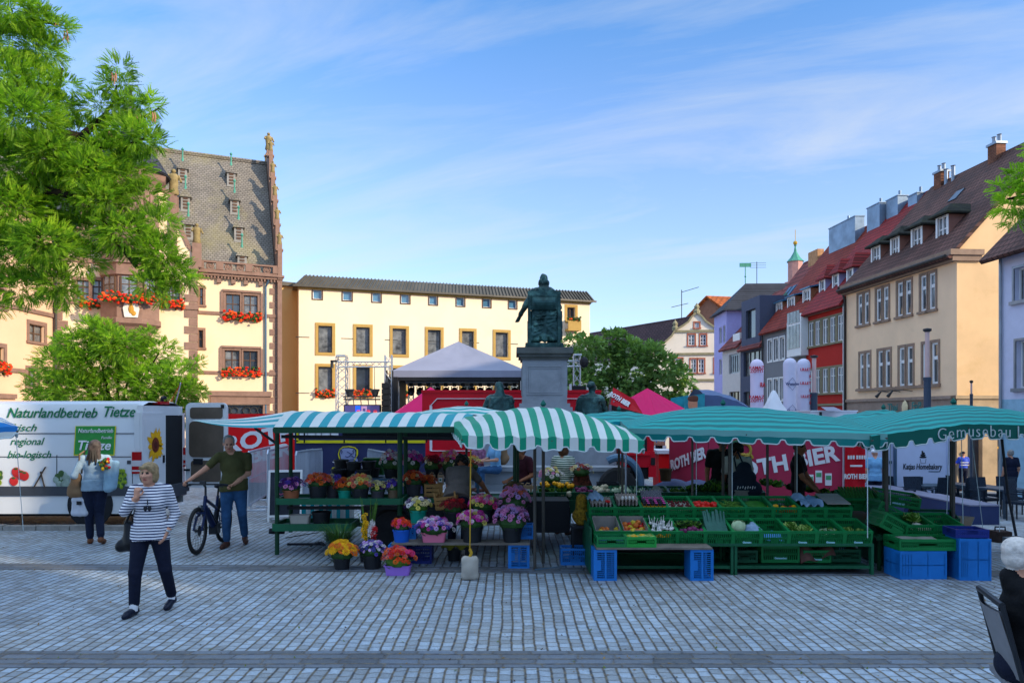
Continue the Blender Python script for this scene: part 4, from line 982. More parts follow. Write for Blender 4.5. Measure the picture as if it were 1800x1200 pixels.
mb=MB();zq=Z(688,29)-gz(12,29);mb.lathe([(1.35,2.4),(1.3,2.65),(.75,3.1),(.35,3.6),(.1,zq),(0,zq+.06)],4,a0=R(45));mb.build('canopy',m_pag,t,60)
for sx in(-1,1):
 for sy in(-1,1):q=MB();q.tube([(sx*.93,sy*.93,0),(sx*.93,sy*.93,2.5)],.03,6);q.build('leg',m_alu,t)
t=thing('tilted_beer_sign','tilted red ROTH BIER signboard folded up beside a magenta tent','sign',(0,0,0));d5=20.0
c=[P(1078,680.5,d5),P(1115,702,d5-.7),P(1130,727,d5-1.1),P(1073,711,d5-.3)]
mb=MB();nrm=(c[1]-c[0]).cross(c[3]-c[0]).normalized()
if nrm.y>0:nrm=-nrm
bk=[p-nrm*.28+Vector((-.22,.1,-.12))for p in c]
mb.add(c+bk,[(0,1,2,3),(4,7,6,5),(0,4,5,1),(1,5,6,2),(2,6,7,3),(3,7,4,0)],[0,1,1,1,1,1]);mb.build('panel',[m_beer,mat('sign back','#4a3f3c',.6)],t)
ex=(c[1]-c[0]).normalized();ez=nrm.cross(ex).normalized();ez=-ez if ez.z<0 else ez;ez=(ez-ex*ez.dot(ex)).normalized();en=ex.cross(ez);M_=Matrix((ex,ez,en)).transposed().to_euler()
text('ROTH BIER',.17,m_wht,t,c[0].lerp(c[1],.55)-ez*.2+nrm*.02,M_,bold=.008)
mb=MB();mb.tube([c[3],c[3]+Vector((-.05,.1,-2.2))],.04,6);mb.tube([c[3]+Vector((.1,0,.1)),P(1068,728,d5)+Vector((0,0,-2))],.03,6);mb.build('support',m_chr,t)
t=thing('red_truck','dark red old truck cab with grey mudguard behind the parasols','truck',(0,0,0));d6=17.5
mb=MB();mb.bx(X(1100,d6),X(1151,d6),d6,d6+1.8,Z(821,d6),Z(793,d6));mb.bx(X(1136,d6),X(1151,d6),d6+.1,d6+1.7,Z(800,d6),Z(752,d6));mb.bx(X(1140,d6),X(1153,d6),d6-.03,d6+.5,Z(838,d6),Z(817,d6));mb.bx(X(1103,d6),X(1142,d6),d6-.04,d6,Z(800,d6),Z(797,d6));mb.build('body',m_beer,t)
mb=MB();mb.bx(X(1113,d6),X(1141,d6),d6+.06,d6+1.7,Z(842,d6),Z(821,d6));mb.bx(X(1144,d6),X(1151,d6),d6-.04,d6+.2,Z(817,d6),Z(804,d6));mb.bx(X(1130,d6),X(1138,d6),d6+.06,d6+1.5,Z(793,d6),Z(770,d6));mb.build('chassis',m_blk,t)
cx_,cz_=X(1086,d6),.52;mb=MB()
mb.tube([(cx_+.52*math.cos(R(a)),d6-.12,cz_+.62*math.sin(R(a)))for a in range(-10,121,10)],[.09]*14,8);mb.build('mudguard',m_zincd,t);wheel(t,(cx_-.02,d6-.1,.45),.45,.24)
t=thing('beer_counter','bright red serving counter with white top and blue back sign','counter',(0,0,0));d7=19.5
mb=MB();mb.bx(X(1158,d7),X(1184,d7),d7,d7+.8,0,Z(797,d7));mb.bx(X(1196,d7),X(1208,d7),d7-.2,d7+.8,0,Z(770,d7));mb.build('front',m_beerb,t);mb=MB();mb.bx(X(1154,d7),X(1187,d7),d7-.08,d7+.9,Z(797,d7),Z(791,d7));mb.bx(X(1155,d7),X(1186,d7),d7+1.2,d7+1.3,Z(772,d7),Z(764,d7));mb.build('top',m_wht,t)
mb=MB();mb.bx(X(1156,d7),X(1186,d7),d7+1.2,d7+1.26,Z(791,d7),Z(772,d7));mb.build('back_sign',mat('blue sign','#2f62b0',.5),t)
m_sk=mat('distant skin','#a87460',.7);mb=MB()
for i,px in enumerate((1164,1173,1180)):mb.bx(X(px,d7)-.1,X(px,d7)+.1,d7+1.1,d7+1.14,Z(793,d7),Z(786,d7),1+i%2);mb.ball((X(px,d7),d7+1.12,Z(783,d7)),(.07,.02,.09),8,6,0)
mb.build('poster_figures',[m_sk,m_wht,m_ink],t)
t=thing('beer_banner_wall','faded red banner wall lettered ROTH BIER behind the vegetable stall','banner',(0,0,0));d8=17.0
zb,zt=.18,1.95
mb=MB();mb.bx(X(1246,d8),X(1481,d8),d8,d8+.08,zb,zt);mb.build('front_panel',m_pinkred,t)
s0=Vector((X(1207,d8),d8+1.9));s1=Vector((X(1245,d8),d8));mb=MB()
mb.prism([(s0.x,s0.y),(s1.x,s1.y),(s1.x,s1.y+.1),(s0.x+.05,s0.y+.1)],2,zb,zt);mb.build('side_panel',m_pinkred,t)
text('ROTH BIER',.50,m_wht,t,(X(1374,d8),d8-.012,Z(815,d8)),(R(90),R(-10.5),0),bold=.018,fit=2.62)
text('ROTH BIER',.36,m_wht,t,((s0.x+s1.x)/2-.02,(s0.y+s1.y)/2-.03,1.05),(R(90),R(-14),math.atan2(s1.y-s0.y,s1.x-s0.x)),bold=.015)
mb=MB()
for k,(px,py)in enumerate(((1424,845),(1439,838),(1456,843))):
 x,z=X(px,d8),Z(py,d8);mb.bx(x-.075,x+.075,d8-.01,d8-.001,z-.13,z+.15,0);mb.bx(x-.06,x+.06,d8-.014,d8-.006,z,z+.1,1)
mb.build('printed_cans',[m_wht,mat('can green','#4f9a6a',.5)],t)
mb=MB();cx_,cz_=X(1307,d8),Z(790,d8)
mb.tube([(cx_+.16*math.cos(a*.45)*(1-a*.03),d8-.02,cz_+.16*math.sin(a*.45)*(1-a*.03))for a in range(-4,12)],.035,6,0);mb.tube([(cx_+.1+.1*math.cos(a*.5),d8-.02,cz_-.2+.1*math.sin(a*.5))for a in range(0,10)],.03,6,0);mb.ball((cx_-.16,d8-.02,cz_+.15),(.12,.02,.08),8,6,1)
mb.build('gold_scroll_emblem',[mat('gold print','#a88a34',.5),mat('green print','#2f5a3c',.5)],t)
mb=MB();mb.bx(X(1481,d8),X(1484,d8),d8-.1,d8+.05,0,zt+.1);mb.build('post',m_wht,t)
t=thing('roll_banner','tall red pull-up banner reading ROTH BIER by the podium','banner',(0,0,0));d9=16.0;mb=MB();mb.grid(lambda u,v:(X(1486,d9)+(X(1520,d9)-X(1486,d9))*u,d9+.03*math.sin(u*9+v*3),.2+(1.62-.2)*v),12,14);mb.build('cloth',m_beer,t,60)
cx_=X(1503,d9)
text('ROTH BIER',.145,m_wht,t,(cx_,d9-.05,Z(837,d9)),bold=.006,sx=.72);mb=MB()
for py,w_ in((818,.26),(862,.28)):mb.bx(cx_-w_/2,cx_+w_/2,d9-.06,d9-.055,Z(py,d9)-.02,Z(py,d9)+.02)
for k in range(7):x=cx_-.165+.055*k+(.02 if k>2 else 0);mb.bx(x-.02,x+.02,d9-.06,d9-.055,Z(803,d9)-.04,Z(803,d9)+.04);mb.bx(x-.008,x+.022,d9-.061,d9-.054,Z(803,d9)-.015,Z(803,d9)-.005)
mb.build('print',m_wht,t);mb=MB();mb.bx(cx_-.24,cx_+.24,d9-.1,d9+.1,0,.08);mb.bx(cx_-.22,cx_-.19,d9+.05,d9+.07,.08,1.62);mb.build('stand',m_chr,t)
t=thing('red_container','bright red ROTH BIER container behind the crowd barriers','container',(0,0,0));da=18.5
mb=MB();mb.bx(X(398,da),X(625,da),da,da+2.2,.45,Z(727,da));mb.build('body',m_beerb,t)
text('ROTH',.56,m_wht,t,(X(458,da),da-.012,Z(771,da)),(R(90),R(-12),0),bold=.02,shear=.1,sx=1.25);text('BIER',.42,m_wht,t,(X(474,da),da-.012,Z(797,da)),(R(90),R(-12),0),bold=.015,sx=1.3,shear=.1)
mb=MB();mb.bx(X(402,da),X(620,da),da+.2,da+2,.1,.45);mb.build('chassis',m_blk,t)
t=thing('bulldog_banner','navy banner with yellow band and grey bulldog head emblem','banner',(0,0,0));db=17.6
mb=MB();mb.grid(lambda u,v:(X(518,db)+(X(748,db)-X(518,db))*u,db+.02*math.sin(u*40)*(1-v),.25+(2.0-.25)*v),60,6);mb.build('cloth',m_navy,t,60)
mb=MB();z=Z(776,db);mb.bx(X(522,db),X(748,db),db-.05,db-.03,z-.03,z+.035);mb.bx(X(522,db),X(525.5,db),db-.05,db-.03,z,2.0);mb.build('yellow_band',m_yelp,t)
for px,w_ in((537,.24),(555,.2),(572,.25),(590,.25)):
 pass
mb=MB();
for px,w_ in((535,.2),(549,.22),(561,.16),(574,.24),(588,.2)):x=X(px,db);mb.bx(x-w_/2,x+w_/2,db-.05,db-.032,Z(763,db)-.02,Z(763,db)+.025)
mb.build('small_print',m_wht,t)
E_=lambda px,py:(X(px,db),Z(py,db))
mb=MB();sh_=[E_(*p)for p in((598,790),(604,785),(614,784),(624,786),(629,790),(629,799),(627,803),(622,812),(614,819),(606,818),(599,808),(596,798))]
for(a,b),(c_,d_)in zip(sh_[-4:]+sh_[:7],sh_[-3:]+sh_[:8]):mb.bar((a,db-.06,b),(c_,db-.06,d_),.035,.02)
mb.build('shield_outline',m_yelp,t)
m_dogg=mat('emblem grey','#8d92b4',.6,.05);m_dogd=mat('emblem dark','#343a66',.6)
hd=[E_(*p)for p in((600,789),(606,787),(615,787),(624,789),(626,795),(625,800),(629,806),(630,811),(627,816),(620,819),(612,819),(606,815),(601,807),(599,797))]
mb=MB();mb.prism(hd,1,db-.07,db-.05);mb.build('dog_head',m_dogg,t)
mb=MB()
def stroke(pts,w_=.02,y=db-.078):
 pts=[E_(*p)for p in pts]
 for(a,b),(c_,d_)in zip(pts,pts[1:]):mb.bar((a,y,b),(c_,y,d_),w_,.012)
stroke(((611,793),(615,795),(618,797),(623,796)),.022);stroke(((608,801),(612,803),(617,800),(619,797)),.016);stroke(((610,816),(612,811),(617,807),(623,807),(628,811)),.026);stroke(((614,817),(616,813),(620,811),(625,813)),.02);stroke(((619,800),(623,803),(628,802)),.035);stroke(((600,789),(603,793),(601,797)),.018);stroke(((624,789),(621,792),(624,795)),.018)
mb.build('dog_features',m_dogd,t)
text('SECURITY',.085,m_wht,t,(X(622,db),db-.06,Z(820.5,db)),space=1.3);mb=MB()
for a,b in(((586,811),(598,816)),((637,811),(629,816))):a,b=E_(*a),E_(*b);mb.bar((a[0],db-.06,a[1]),(b[0],db-.06,b[1]),.06,.012)
mb.build('emblem_ribbon',m_wht,t)
mb=MB();bl=[E_(*p)for p in((586,832),(586,821),(594,821))]
for(a,b),(c_,d_)in zip(bl,bl[1:]):mb.bar((a,db-.06,b),(c_,db-.06,d_),.035,.012)
mb.build('corner_mark',m_yelp,t)
def barrier_mesh():
 t=thing('crowd_barrier','x','barrier',(0,0,0));mb=MB();w,h=2.2,1.12
 mb.tube([(0,0,.14),(0,0,h-.06),(.06,0,h),(w-.06,0,h),(w,0,h-.06),(w,0,.14),(0,0,.14)],.021,6);mb.build('frame',m_chr,t)
 mb=MB()
 for i in range(1,19):x=w*i/19;mb.tube([(x,0,.14),(x,0,h)],.01,5)
 mb.tube([(0,0,.62),(w,0,.62)],.008,4);mb.build('bars',m_chr,t)
 for x in(.25,w-.25):q=MB();q.tube([(x,0,.14),(x,0,.02),(x,-.3,.02)],.018,6);q.tube([(x,0,.02),(x,.3,.02)],.018,6);q.build('foot',m_chr,t)
 return t
bar0=barrier_mesh()
spots=[(436,15.2,478,18.0,'steel crowd barrier behind the cyclist, turned away from view'),(470,15.8,510,18.3,'steel crowd barrier beside the white framed chalkboard'),(520,16.0,551,17.2,'steel crowd barrier in front of the navy banner, nearest its yellow corner'),(538,16.8,566,17.35,'steel crowd barrier hugging the navy banner under its yellow band'),(647,17.3,682,15.6,'steel crowd barrier between bulldog emblem and red trailer')]
for i,(p0,q0,p1,q1,lab)in enumerate(spots):
 o=bar0 if i==0 else copy_tree(bar0)
 a,b=Vector((X(p0,q0),q0)),Vector((X(p1,q1),q1));o.location=(a.x,a.y,.12 if i<2 else.08);o.rotation_euler=(0,0,math.atan2(b.y-a.y,b.x-a.x));o.scale=(min(1.15,(b-a).length/2.2),1,1.12);o['label']=lab;o['group']='steel crowd barriers'
t=thing('chalkboard_sign','white framed black chalkboard easel standing behind the flower stall','sign',(X(502,15),15.0,0),R(12));
for s,nm in((-1,'board'),(1,'rear_board')):
 mb=MB();mb.T=Matrix.Rotation(R(-12*s),4,'X')@Matrix.Translation((0,0,0));y=0
 off=Vector((0,s*.22,0));mb.T=Matrix.Translation(off)@Matrix.Rotation(R(12*s),4,'X')
 mb.bx(-.3,.3,-.01,.01,.12,1.0,1);mb.bx(-.33,-.29,-.02,.02,0,1.04);mb.bx(.29,.33,-.02,.02,0,1.04);mb.bx(-.29,.29,-.02,.02,1.0,1.04);mb.bx(-.29,.29,-.02,.02,.1,.14);bd=mb.build(nm,[m_wht,mat('chalk black','#2a303c',.8,.25,4)],t)
 if s==-1:
  q=MB();q.T=mb.T
  for k,(u,v,l)in enumerate(((-.08,.8,.2),(.02,.72,.16),(.02,.56,.28),(.0,.46,.2),(.18,.86,.1))):
   q.tube([(u-l/2+l*i/8,-.013,v+.018*math.sin(i*2.3+k))for i in range(9)],.006,4,1 if k in(2,3)else 0)
  q.build('chalk_writing',[m_wht,mat('pink chalk','#c05a8a',.8)],bd)
m_inf=mat('inflatable fabric','#d3cfe2',.55,.04,.8,trans=.1);m_rprt=mat('red print','#c21a34',.6);m_bprt=mat('slate print','#46517a',.6)
def column(px0,px1,pyt,d,lab,words_,m_,kind):
 x0,x1=X(px0,d),X(px1,d);x=(x0+x1)/2;r=(x1-x0)/2;g_=gz(x,d);zt=Z(pyt,d)-g_
 t=thing('inflatable_column',lab,'inflatable',(x,d,g_),0,'inflatable advertising columns');mb=MB();pr=[(r*.9,0),(r,.15)]+[(r*(.985+.015*math.cos(k)),.3+(zt-r-.3)*k/12)for k in range(13)]+[(r*math.cos(R(a)),zt-r+r*math.sin(R(a)))for a in(15,30,45,60,75)]+[(0,zt)]
 mb.lathe(pr,20);mb.build('tube',m_,t,60)
 for wd,py,off,sz,mm in words_:
  z=Z(py,d)-g_;a=off*1.0;nx,ny=math.sin(a),-math.cos(a)
  text(wd,sz,mm,t,(nx*(r+.02),ny*(r+.02),z),(R(90),0,a),bold=.004,ext=.006)
 return t
L1=[('ZERO',645,-.5,.17,m_rprt),('LIQ',653,-.5,.17,m_rprt),('RO',676,.8,.3,m_rprt),('ZERO',698,-.5,.17,m_rprt),('LIQ',704,-.5,.16,m_rprt)]
column(1319,1342,631,30,'single white inflatable column with small red print',[(a,b,c_,.17 if d_<.2 else d_,e)for a,b,c_,d_,e in[('RAMAZ',647,-.35,.15,m_rprt),('ZOTTI',653,-.35,.15,m_rprt),('RA',677,.6,.26,m_rprt),('RAMAZ',698,-.35,.15,m_rprt),('ZOTTI',704,-.35,.15,m_rprt)]],mat('rosy inflatable fabric','#d8cadf',.55,.04,.8),0)
column(1377,1400,629,29.4,'white inflatable column with blue diamond emblems, touching the LILLET one',[('Wunder',675,0,.16,m_bprt),('Wunder',722,0,.16,m_bprt)],m_inf,0)
t=column(1401,1424,630,30.2,'white inflatable column printed LILLET in red',[('LILLET',650,-.1,.15,m_rprt),('LILLET',674,-.1,.15,m_rprt),('LILLET',697,-.05,.15,m_rprt),('LI',662,.7,.15,m_rprt),('LI',686,.7,.15,m_rprt),('LI',708,.7,.15,m_rprt)],m_inf,0)
t=bpy.data.objects['inflatable_column.001'];mb=MB();r=.265
for py in(675,722):
 z=Z(py,29.4)-gz(11,29.4)
 mb.tube([(-.21,-r+.05,z),(0,-r-.02,z+.24),(.21,-r+.05,z),(0,-r-.02,z-.24),(-.21,-r+.05,z)],.008,4)
mb.build('diamond_emblem',m_bprt,t)
m_lampg=mat('lamp glass tube','#c9a9a4',.3,.08,1.5);m_post=mat('lamp post blue grey','#3a4656',.5,.08)
def lamp(px,d,pyt,pym,w0,lab):
 x=X(px,d);g_=gz(x,d);t=thing('street_lamp',lab,'street lamp',(x,d,g_),0,'cylindrical street lamps');zt,zm=Z(pyt,d)-g_,Z(pym,d)-g_
 mb=MB();mb.lathe([(w0*1.15,0),(w0*1.1,.3),(w0,.4),(w0,zm-.1),(w0*1.12,zm-.1),(w0*1.12,zm),(w0*.4,zm)],14);mb.build('post',m_post,t,40)
 mb=MB();mb.lathe([(w0*.62,zm),(w0*.62,zt-.1)],14);mb.build('lamp_tube',m_lampg,t,40)
 mb=MB();mb.lathe([(w0*.25,zm),(w0*.25,zt-.1)],8);mb.lathe([(w0*.66,zt-.1),(w0*1.2,zt-.06),(w0*1.2,zt),(0,zt+.03)],14);mb.build('cap',m_darkf,t,40)
 return t
lamp(1431,30,625,690,.13,'street lamp in front of the red house');lamp(1630,23.5,578,663,.105,'taller nearer street lamp in front of the cream house');lamp(1707.5,31.5,669,692,.06,'small street lamp against the yellow gable wall')
t=thing('tarpaulin_truck','grey blue tarpaulin stall roof with a turquoise portrait poster at its end','stall',(0,0,0));dc=27.0;z1=Z(691,dc)
mb=MB();xa,xm,xb=X(1206,dc),X(1240,dc),X(1322,dc)
mb.grid(lambda u,v:(xm+(xb-xm)*u,dc+.2+2.4*v,z1-.05-.5*u*u+.25*math.sin(v*math.pi)-.02*math.sin(u*15)),14,6);mb.grid(lambda u,v:(xm+(xb-xm)*u,dc+.2-.04*math.sin(u*22)*(1-v),(z1-.05-.5*u*u)*v+.2*(1-v)),20,5);mb.build('tarpaulin',mat('blue grey tarpaulin','#4f6184',.55,.08),t,50)
mb=MB();mb.add([(xa,dc+.35,Z(697,dc)),(xm,dc+.1,z1),(xm,dc+.1,.3),(xa,dc+.35,.3)],[(0,1,2,3)]);mb.add([(xa,dc+2.6,Z(697,dc)),(xm,dc+2.6,z1),(xm,dc+2.6,.3),(xa,dc+2.6,.3)],[(0,1,2,3)]);ps=mb.build('poster',mat('turquoise poster','#2f9aa8',.5,.25,3),t)
mb=MB();ctr=Vector(((xa+xm)/2-.02,dc+.2,Z(710,dc)));mb.ball(ctr,(.22,.02,.3),10,8,0);mb.ball(ctr+Vector((0,-.01,.2)),(.24,.02,.12),10,8,1);mb.ball(ctr+Vector((.28,.02,-.05)),(.06,.02,.3),8,6,2);mb.ball(ctr+Vector((0,-.012,-.2)),(.05,.015,.03),8,6,3)
mb.build('portrait',[mat('poster skin','#c98a68',.6),mat('poster hair','#6a4030',.6),m_wht,m_beer],ps)
t=thing('white_container','low white container boxes in front of the red house','container',(0,0,0));de=24.0;g_=gz(10,de)
mb=MB();mb.bx(X(1424,de),X(1506,de),de,de+2,g_,Z(723,de));mb.bx(X(1424,de)-.03,X(1506,de)+.03,de-.03,de+2.03,Z(723,de),Z(722,de)+.02);mb.build('body',m_wht,t);mb=MB();mb.bx(X(1440,de),X(1444,de),de-.04,de,g_,Z(724,de));mb.build('post',m_darkf,t);mb=MB();mb.add([(X(1440,de),de-.6,Z(722,de)),(X(1468,de),de-.6,Z(722,de)),(X(1466,de),de,Z(715,de)),(X(1443,de),de,Z(715,de))],[(0,1,2,3)]);mb.build('awning',m_tentg,t)
t=thing('bakery_trailer','white bakery trailer printed Katjas Homebakery with black cupcake logo','trailer',(0,0,0));df=22.0;g_=gz(12,df)
mb=MB();mb.bx(X(1576,df),X(1665,df),df,df+2.0,g_+.35,Z(752,df));mb.bx(X(1547,df),X(1575,df),df+.15,df+2.2,g_+.3,Z(765,df));mb.bx(X(1664,df),X(1668,df),df-.05,df,g_+.35,Z(752,df));mb.build('body',mat('trailer white','#b8c2dc',.45,.04),t);mb=MB();mb.bx(X(1573.5,df),X(1576,df),df-.02,df+.1,g_+.1,Z(752,df));mb.bx(X(1567,df),X(1571,df),df+.1,df+.15,Z(815,df),Z(810,df));mb.build('seam',m_zincd,t)
text('Katjas Homebakery',.235,m_ink,t,(X(1621,df),df-.01,Z(820,df)),bold=.003,shear=.15,sx=.62);mb=MB();cx_,cz_=X(1622.5,df),Z(803,df)
mb.ball((cx_,df,cz_),(.11,.015,.035),10,6);mb.ball((cx_,df,cz_+.06),(.085,.015,.035),10,6);mb.ball((cx_+.005,df,cz_+.115),(.055,.015,.032),10,6);mb.ball((cx_-.02,df,cz_+.165),(.03,.015,.025),8,6)
mb.tube([(cx_-.085,df-.01,cz_-.05),(cx_-.065,df-.01,cz_-.18),(cx_+.065,df-.01,cz_-.18),(cx_+.085,df-.01,cz_-.05)],.006,4)
mb.build('cupcake_logo',m_ink,t);mb=MB();mb.bx(X(1632,df),X(1652,df),df-.012,df-.004,Z(829,df),Z(827.5,df));mb.build('small_print',m_zincd,t)
wheel(t,(X(1620,df),df+.1,g_+.3),.3,.2)
m_pod=mat('podium navy board','#28355c',.6,.1,1.5);m_podt=mat('podium top','#6f7186',.7,.15,2)
for(y0,y1,dz,lab)in((16.6,19.0,0,'dark navy podium box, nearer of two in line'),(19.05,22.3,.0,'dark navy podium box behind the first one')):
 g_=gz(10.6,(y0+y1)/2);x0=10.28 if dz==0 and y0<17 else 10.1;x1=10.95;zt=.12 if y0<17 else.1
 mb=MB();mb.T=None;o=thing('podium',lab,'podium',(x0,y0,g_-.1),0,'podium boxes');mb.bx(0,x1-x0,0,y1-y0,0,zt-g_+.07);mb.build('base',m_pod,o);mb=MB();mb.bx(-.015,x1-x0+.015,-.015,y1-y0,zt-g_+.07,zt-g_+.1);mb.build('top',m_podt,o)
m_wick=mat('dark wicker','#1c2a3a',.7,.35,30,.5,120);m_cft=mat('cafe table grey','#3a4a58',.5,.1)
def cafe_chair():
 t=thing('cafe_chair','x','chair',(0,0,0));mb=MB();mb.bx(-.24,.24,-.24,.24,.4,.46);mb.build('seat',m_wick,t);mb=MB();mb.box((0,.25,.7),(.48,.04,.56),0,(R(-8),0,0));mb.build('backrest',m_wick,t)
 for sx in(-1,1):
  for sy in(-1,1):q=MB();q.tube([(sx*.22,sy*.22,0),(sx*.22,sy*.22,.42)],.018,6);q.build('leg',m_darkf,t)
  q=MB();q.bx(sx*.25-.025,sx*.25+.025,-.22,.26,.64,.67);q.bx(sx*.25-.02,sx*.25+.02,-.22,-.18,.42,.64);q.build('armrest',m_wick,t)
 return t
ch0=cafe_chair()
CH=[(1571,21.8,1.9,'dark wicker chair with its side to the bakery trailer door'),(1598,21.2,3.1,'dark wicker chair below the cupcake lettering, its back to the trailer'),(1615,19.8,.1,'dark wicker chair seen squarely from behind, before the bakery trailer'),(1650,20.6,3.3,'dark wicker chair facing the podium, near the parasol pole'),(1688,21.4,1.4,'dark wicker chair beside the parasol pole with brass clamp'),(1706,20.2,3.0,'dark wicker chair in front of the man in blue vest'),(1733,19.2,.2,'dark wicker chair backing onto the lit shop window'),(1757,21.0,3.2,'dark wicker chair tucked under the far cafe table'),(1775,19.8,-.3,'dark wicker chair at the end of the nearest cafe table'),(1796,17.6,.5,'nearest dark wicker chair, cut by the picture edge')]
for i,(px,d,a,lab)in enumerate(CH):
 o=ch0 if i==0 else copy_tree(ch0);x=X(px,d);o.location=(x,d,gz(x,d));o.rotation_euler=(0,0,a);o['label']=lab;o['group']='dark wicker cafe chairs'
def cafe_table():
 t=thing('cafe_table','x','table',(0,0,0));mb=MB();mb.bx(-.42,.42,-.42,.42,.7,.74);mb.build('tabletop',m_cft,t)
 for sx in(-1,1):
  for sy in(-1,1):q=MB();q.bx(sx*.38-.025,sx*.38+.025,sy*.38-.025,sy*.38+.025,0,.7);q.build('leg',m_cft,t)
 return t
tb0=cafe_table()
for i,(px,d,lab)in enumerate(((1635,20.9,'grey square cafe table under the bakery lettering'),(1724,20.2,'grey square cafe table in front of the lit shop pier'),(1766,18.6,'nearest grey square cafe table, right of the podium'),(1670,22.4,'grey square cafe table close to the bakery trailer corner'))):
 o=tb0 if i==0 else copy_tree(tb0);x=X(px,d);o.location=(x,d,gz(x,d));o.rotation_euler=(0,0,.1*i);o['label']=lab;o['group']='grey cafe tables'
ush=Vector((math.cos(AZ),-math.sin(AZ)));vsh=Vector((math.sin(AZ),math.cos(AZ)))
def shade_house(v0,v1,u0,ze,zr,lab,m_,flat=False):  # unseen house, added and sized to block the sun over the square
 a=ush*u0+vsh*v1;b=ush*u0+vsh*v0
 f=Fac((a.x,a.y),(b.x,b.y),-.3,'shade_blocker',lab,'house','houses added out of frame to shade the square');rt=f.root
 hol=[];n=max(2,int(f.W/2.4));st_=3.0;z=1.0
 while z+1.9<ze:
  hol+=[((k+.5)*f.W/n-.5,(k+.5)*f.W/n+.5,z,z+1.7)for k in range(n)];z+=st_
 mb=MB();wall_holes(mb,0,f.W,0,ze,hol,rd=.2);mb.build('wall',m_,rt);gable_body(f,0,f.W,9,ze,4.5,zr,m_,name='side_wall');pitched(f,0,f.W,9,ze,4.5,zr,m_tiled,.4,side=0)
 for h in hol:window(rt,h,0,.2,m_stone,.12,sash=m_whitef,nx=2,nz=2,pane=m_glass)
shade_house(-22,6.0,28,14.0,18.4,'long cream house added out of frame to shade the foreground',m_offw)
shade_house(6.0,6.3,28,12.0,15.5,'low narrow link added out of frame to let a sun streak through',m_cream)
shade_house(6.3,8.1,28,14.0,18.4,'narrow house added out of frame to shade the left foreground',m_cream)
shade_house(8.1,30.2,28,17.5,21.8,'tall house added out of frame to shade stalls and monument',m_offw)
shade_house(30.2,37.4,28,21,25.4,'tallest gabled house added out of frame to shade the stage tent',m_cream)
def _sd(pr,p):
 if pr[0]=='c':
  _,a,b,ra,rb=pr[:5];a=np.array(a,np.float32);ab=np.array(b,np.float32)-a;L=max(float(ab@ab),1e-9)
  t=np.clip(((p-a)@ab)/L,0,1)
  return np.linalg.norm(p-a-t[...,None]*ab,axis=-1)-(ra+(rb-ra)*t)
 if pr[0]=='y':
  _,c,r,rot=pr[:4];q=(p-np.array(c,np.float32))@np.array(rot,np.float32)
  k0=np.sqrt((q[...,0]/r[0])**2+(q[...,1]/r[1])**2);return np.maximum((k0-1)*min(r[0],r[1]),np.abs(q[...,2])-r[2])
 _,c,r,rot=pr[:4];q=p-np.array(c,np.float32)
 if rot is not None:q=q@np.array(rot,np.float32)
 r=np.array(r,np.float32);k0=np.linalg.norm(q/r,axis=-1);k1=np.linalg.norm(q/(r*r),axis=-1)
 return k0*(k0-1)/np.maximum(k1,1e-6)
def cap(a,b,ra,rb,m,k=.02):return('c',tuple(a),tuple(b),ra,rb,m,k)
def ell(c,r,m,rot=None,k=.02):return('e',tuple(c),tuple(r),rot,m,k)
def _bounds(pr):
 if pr[0]=='c':
  a,b=np.array(pr[1]),np.array(pr[2]);r=max(pr[3],pr[4]);return np.minimum(a,b)-r,np.maximum(a,b)+r
 c=np.array(pr[1]);r=max(pr[2])if pr[3]is not None else np.array(pr[2]);return c-r,c+r
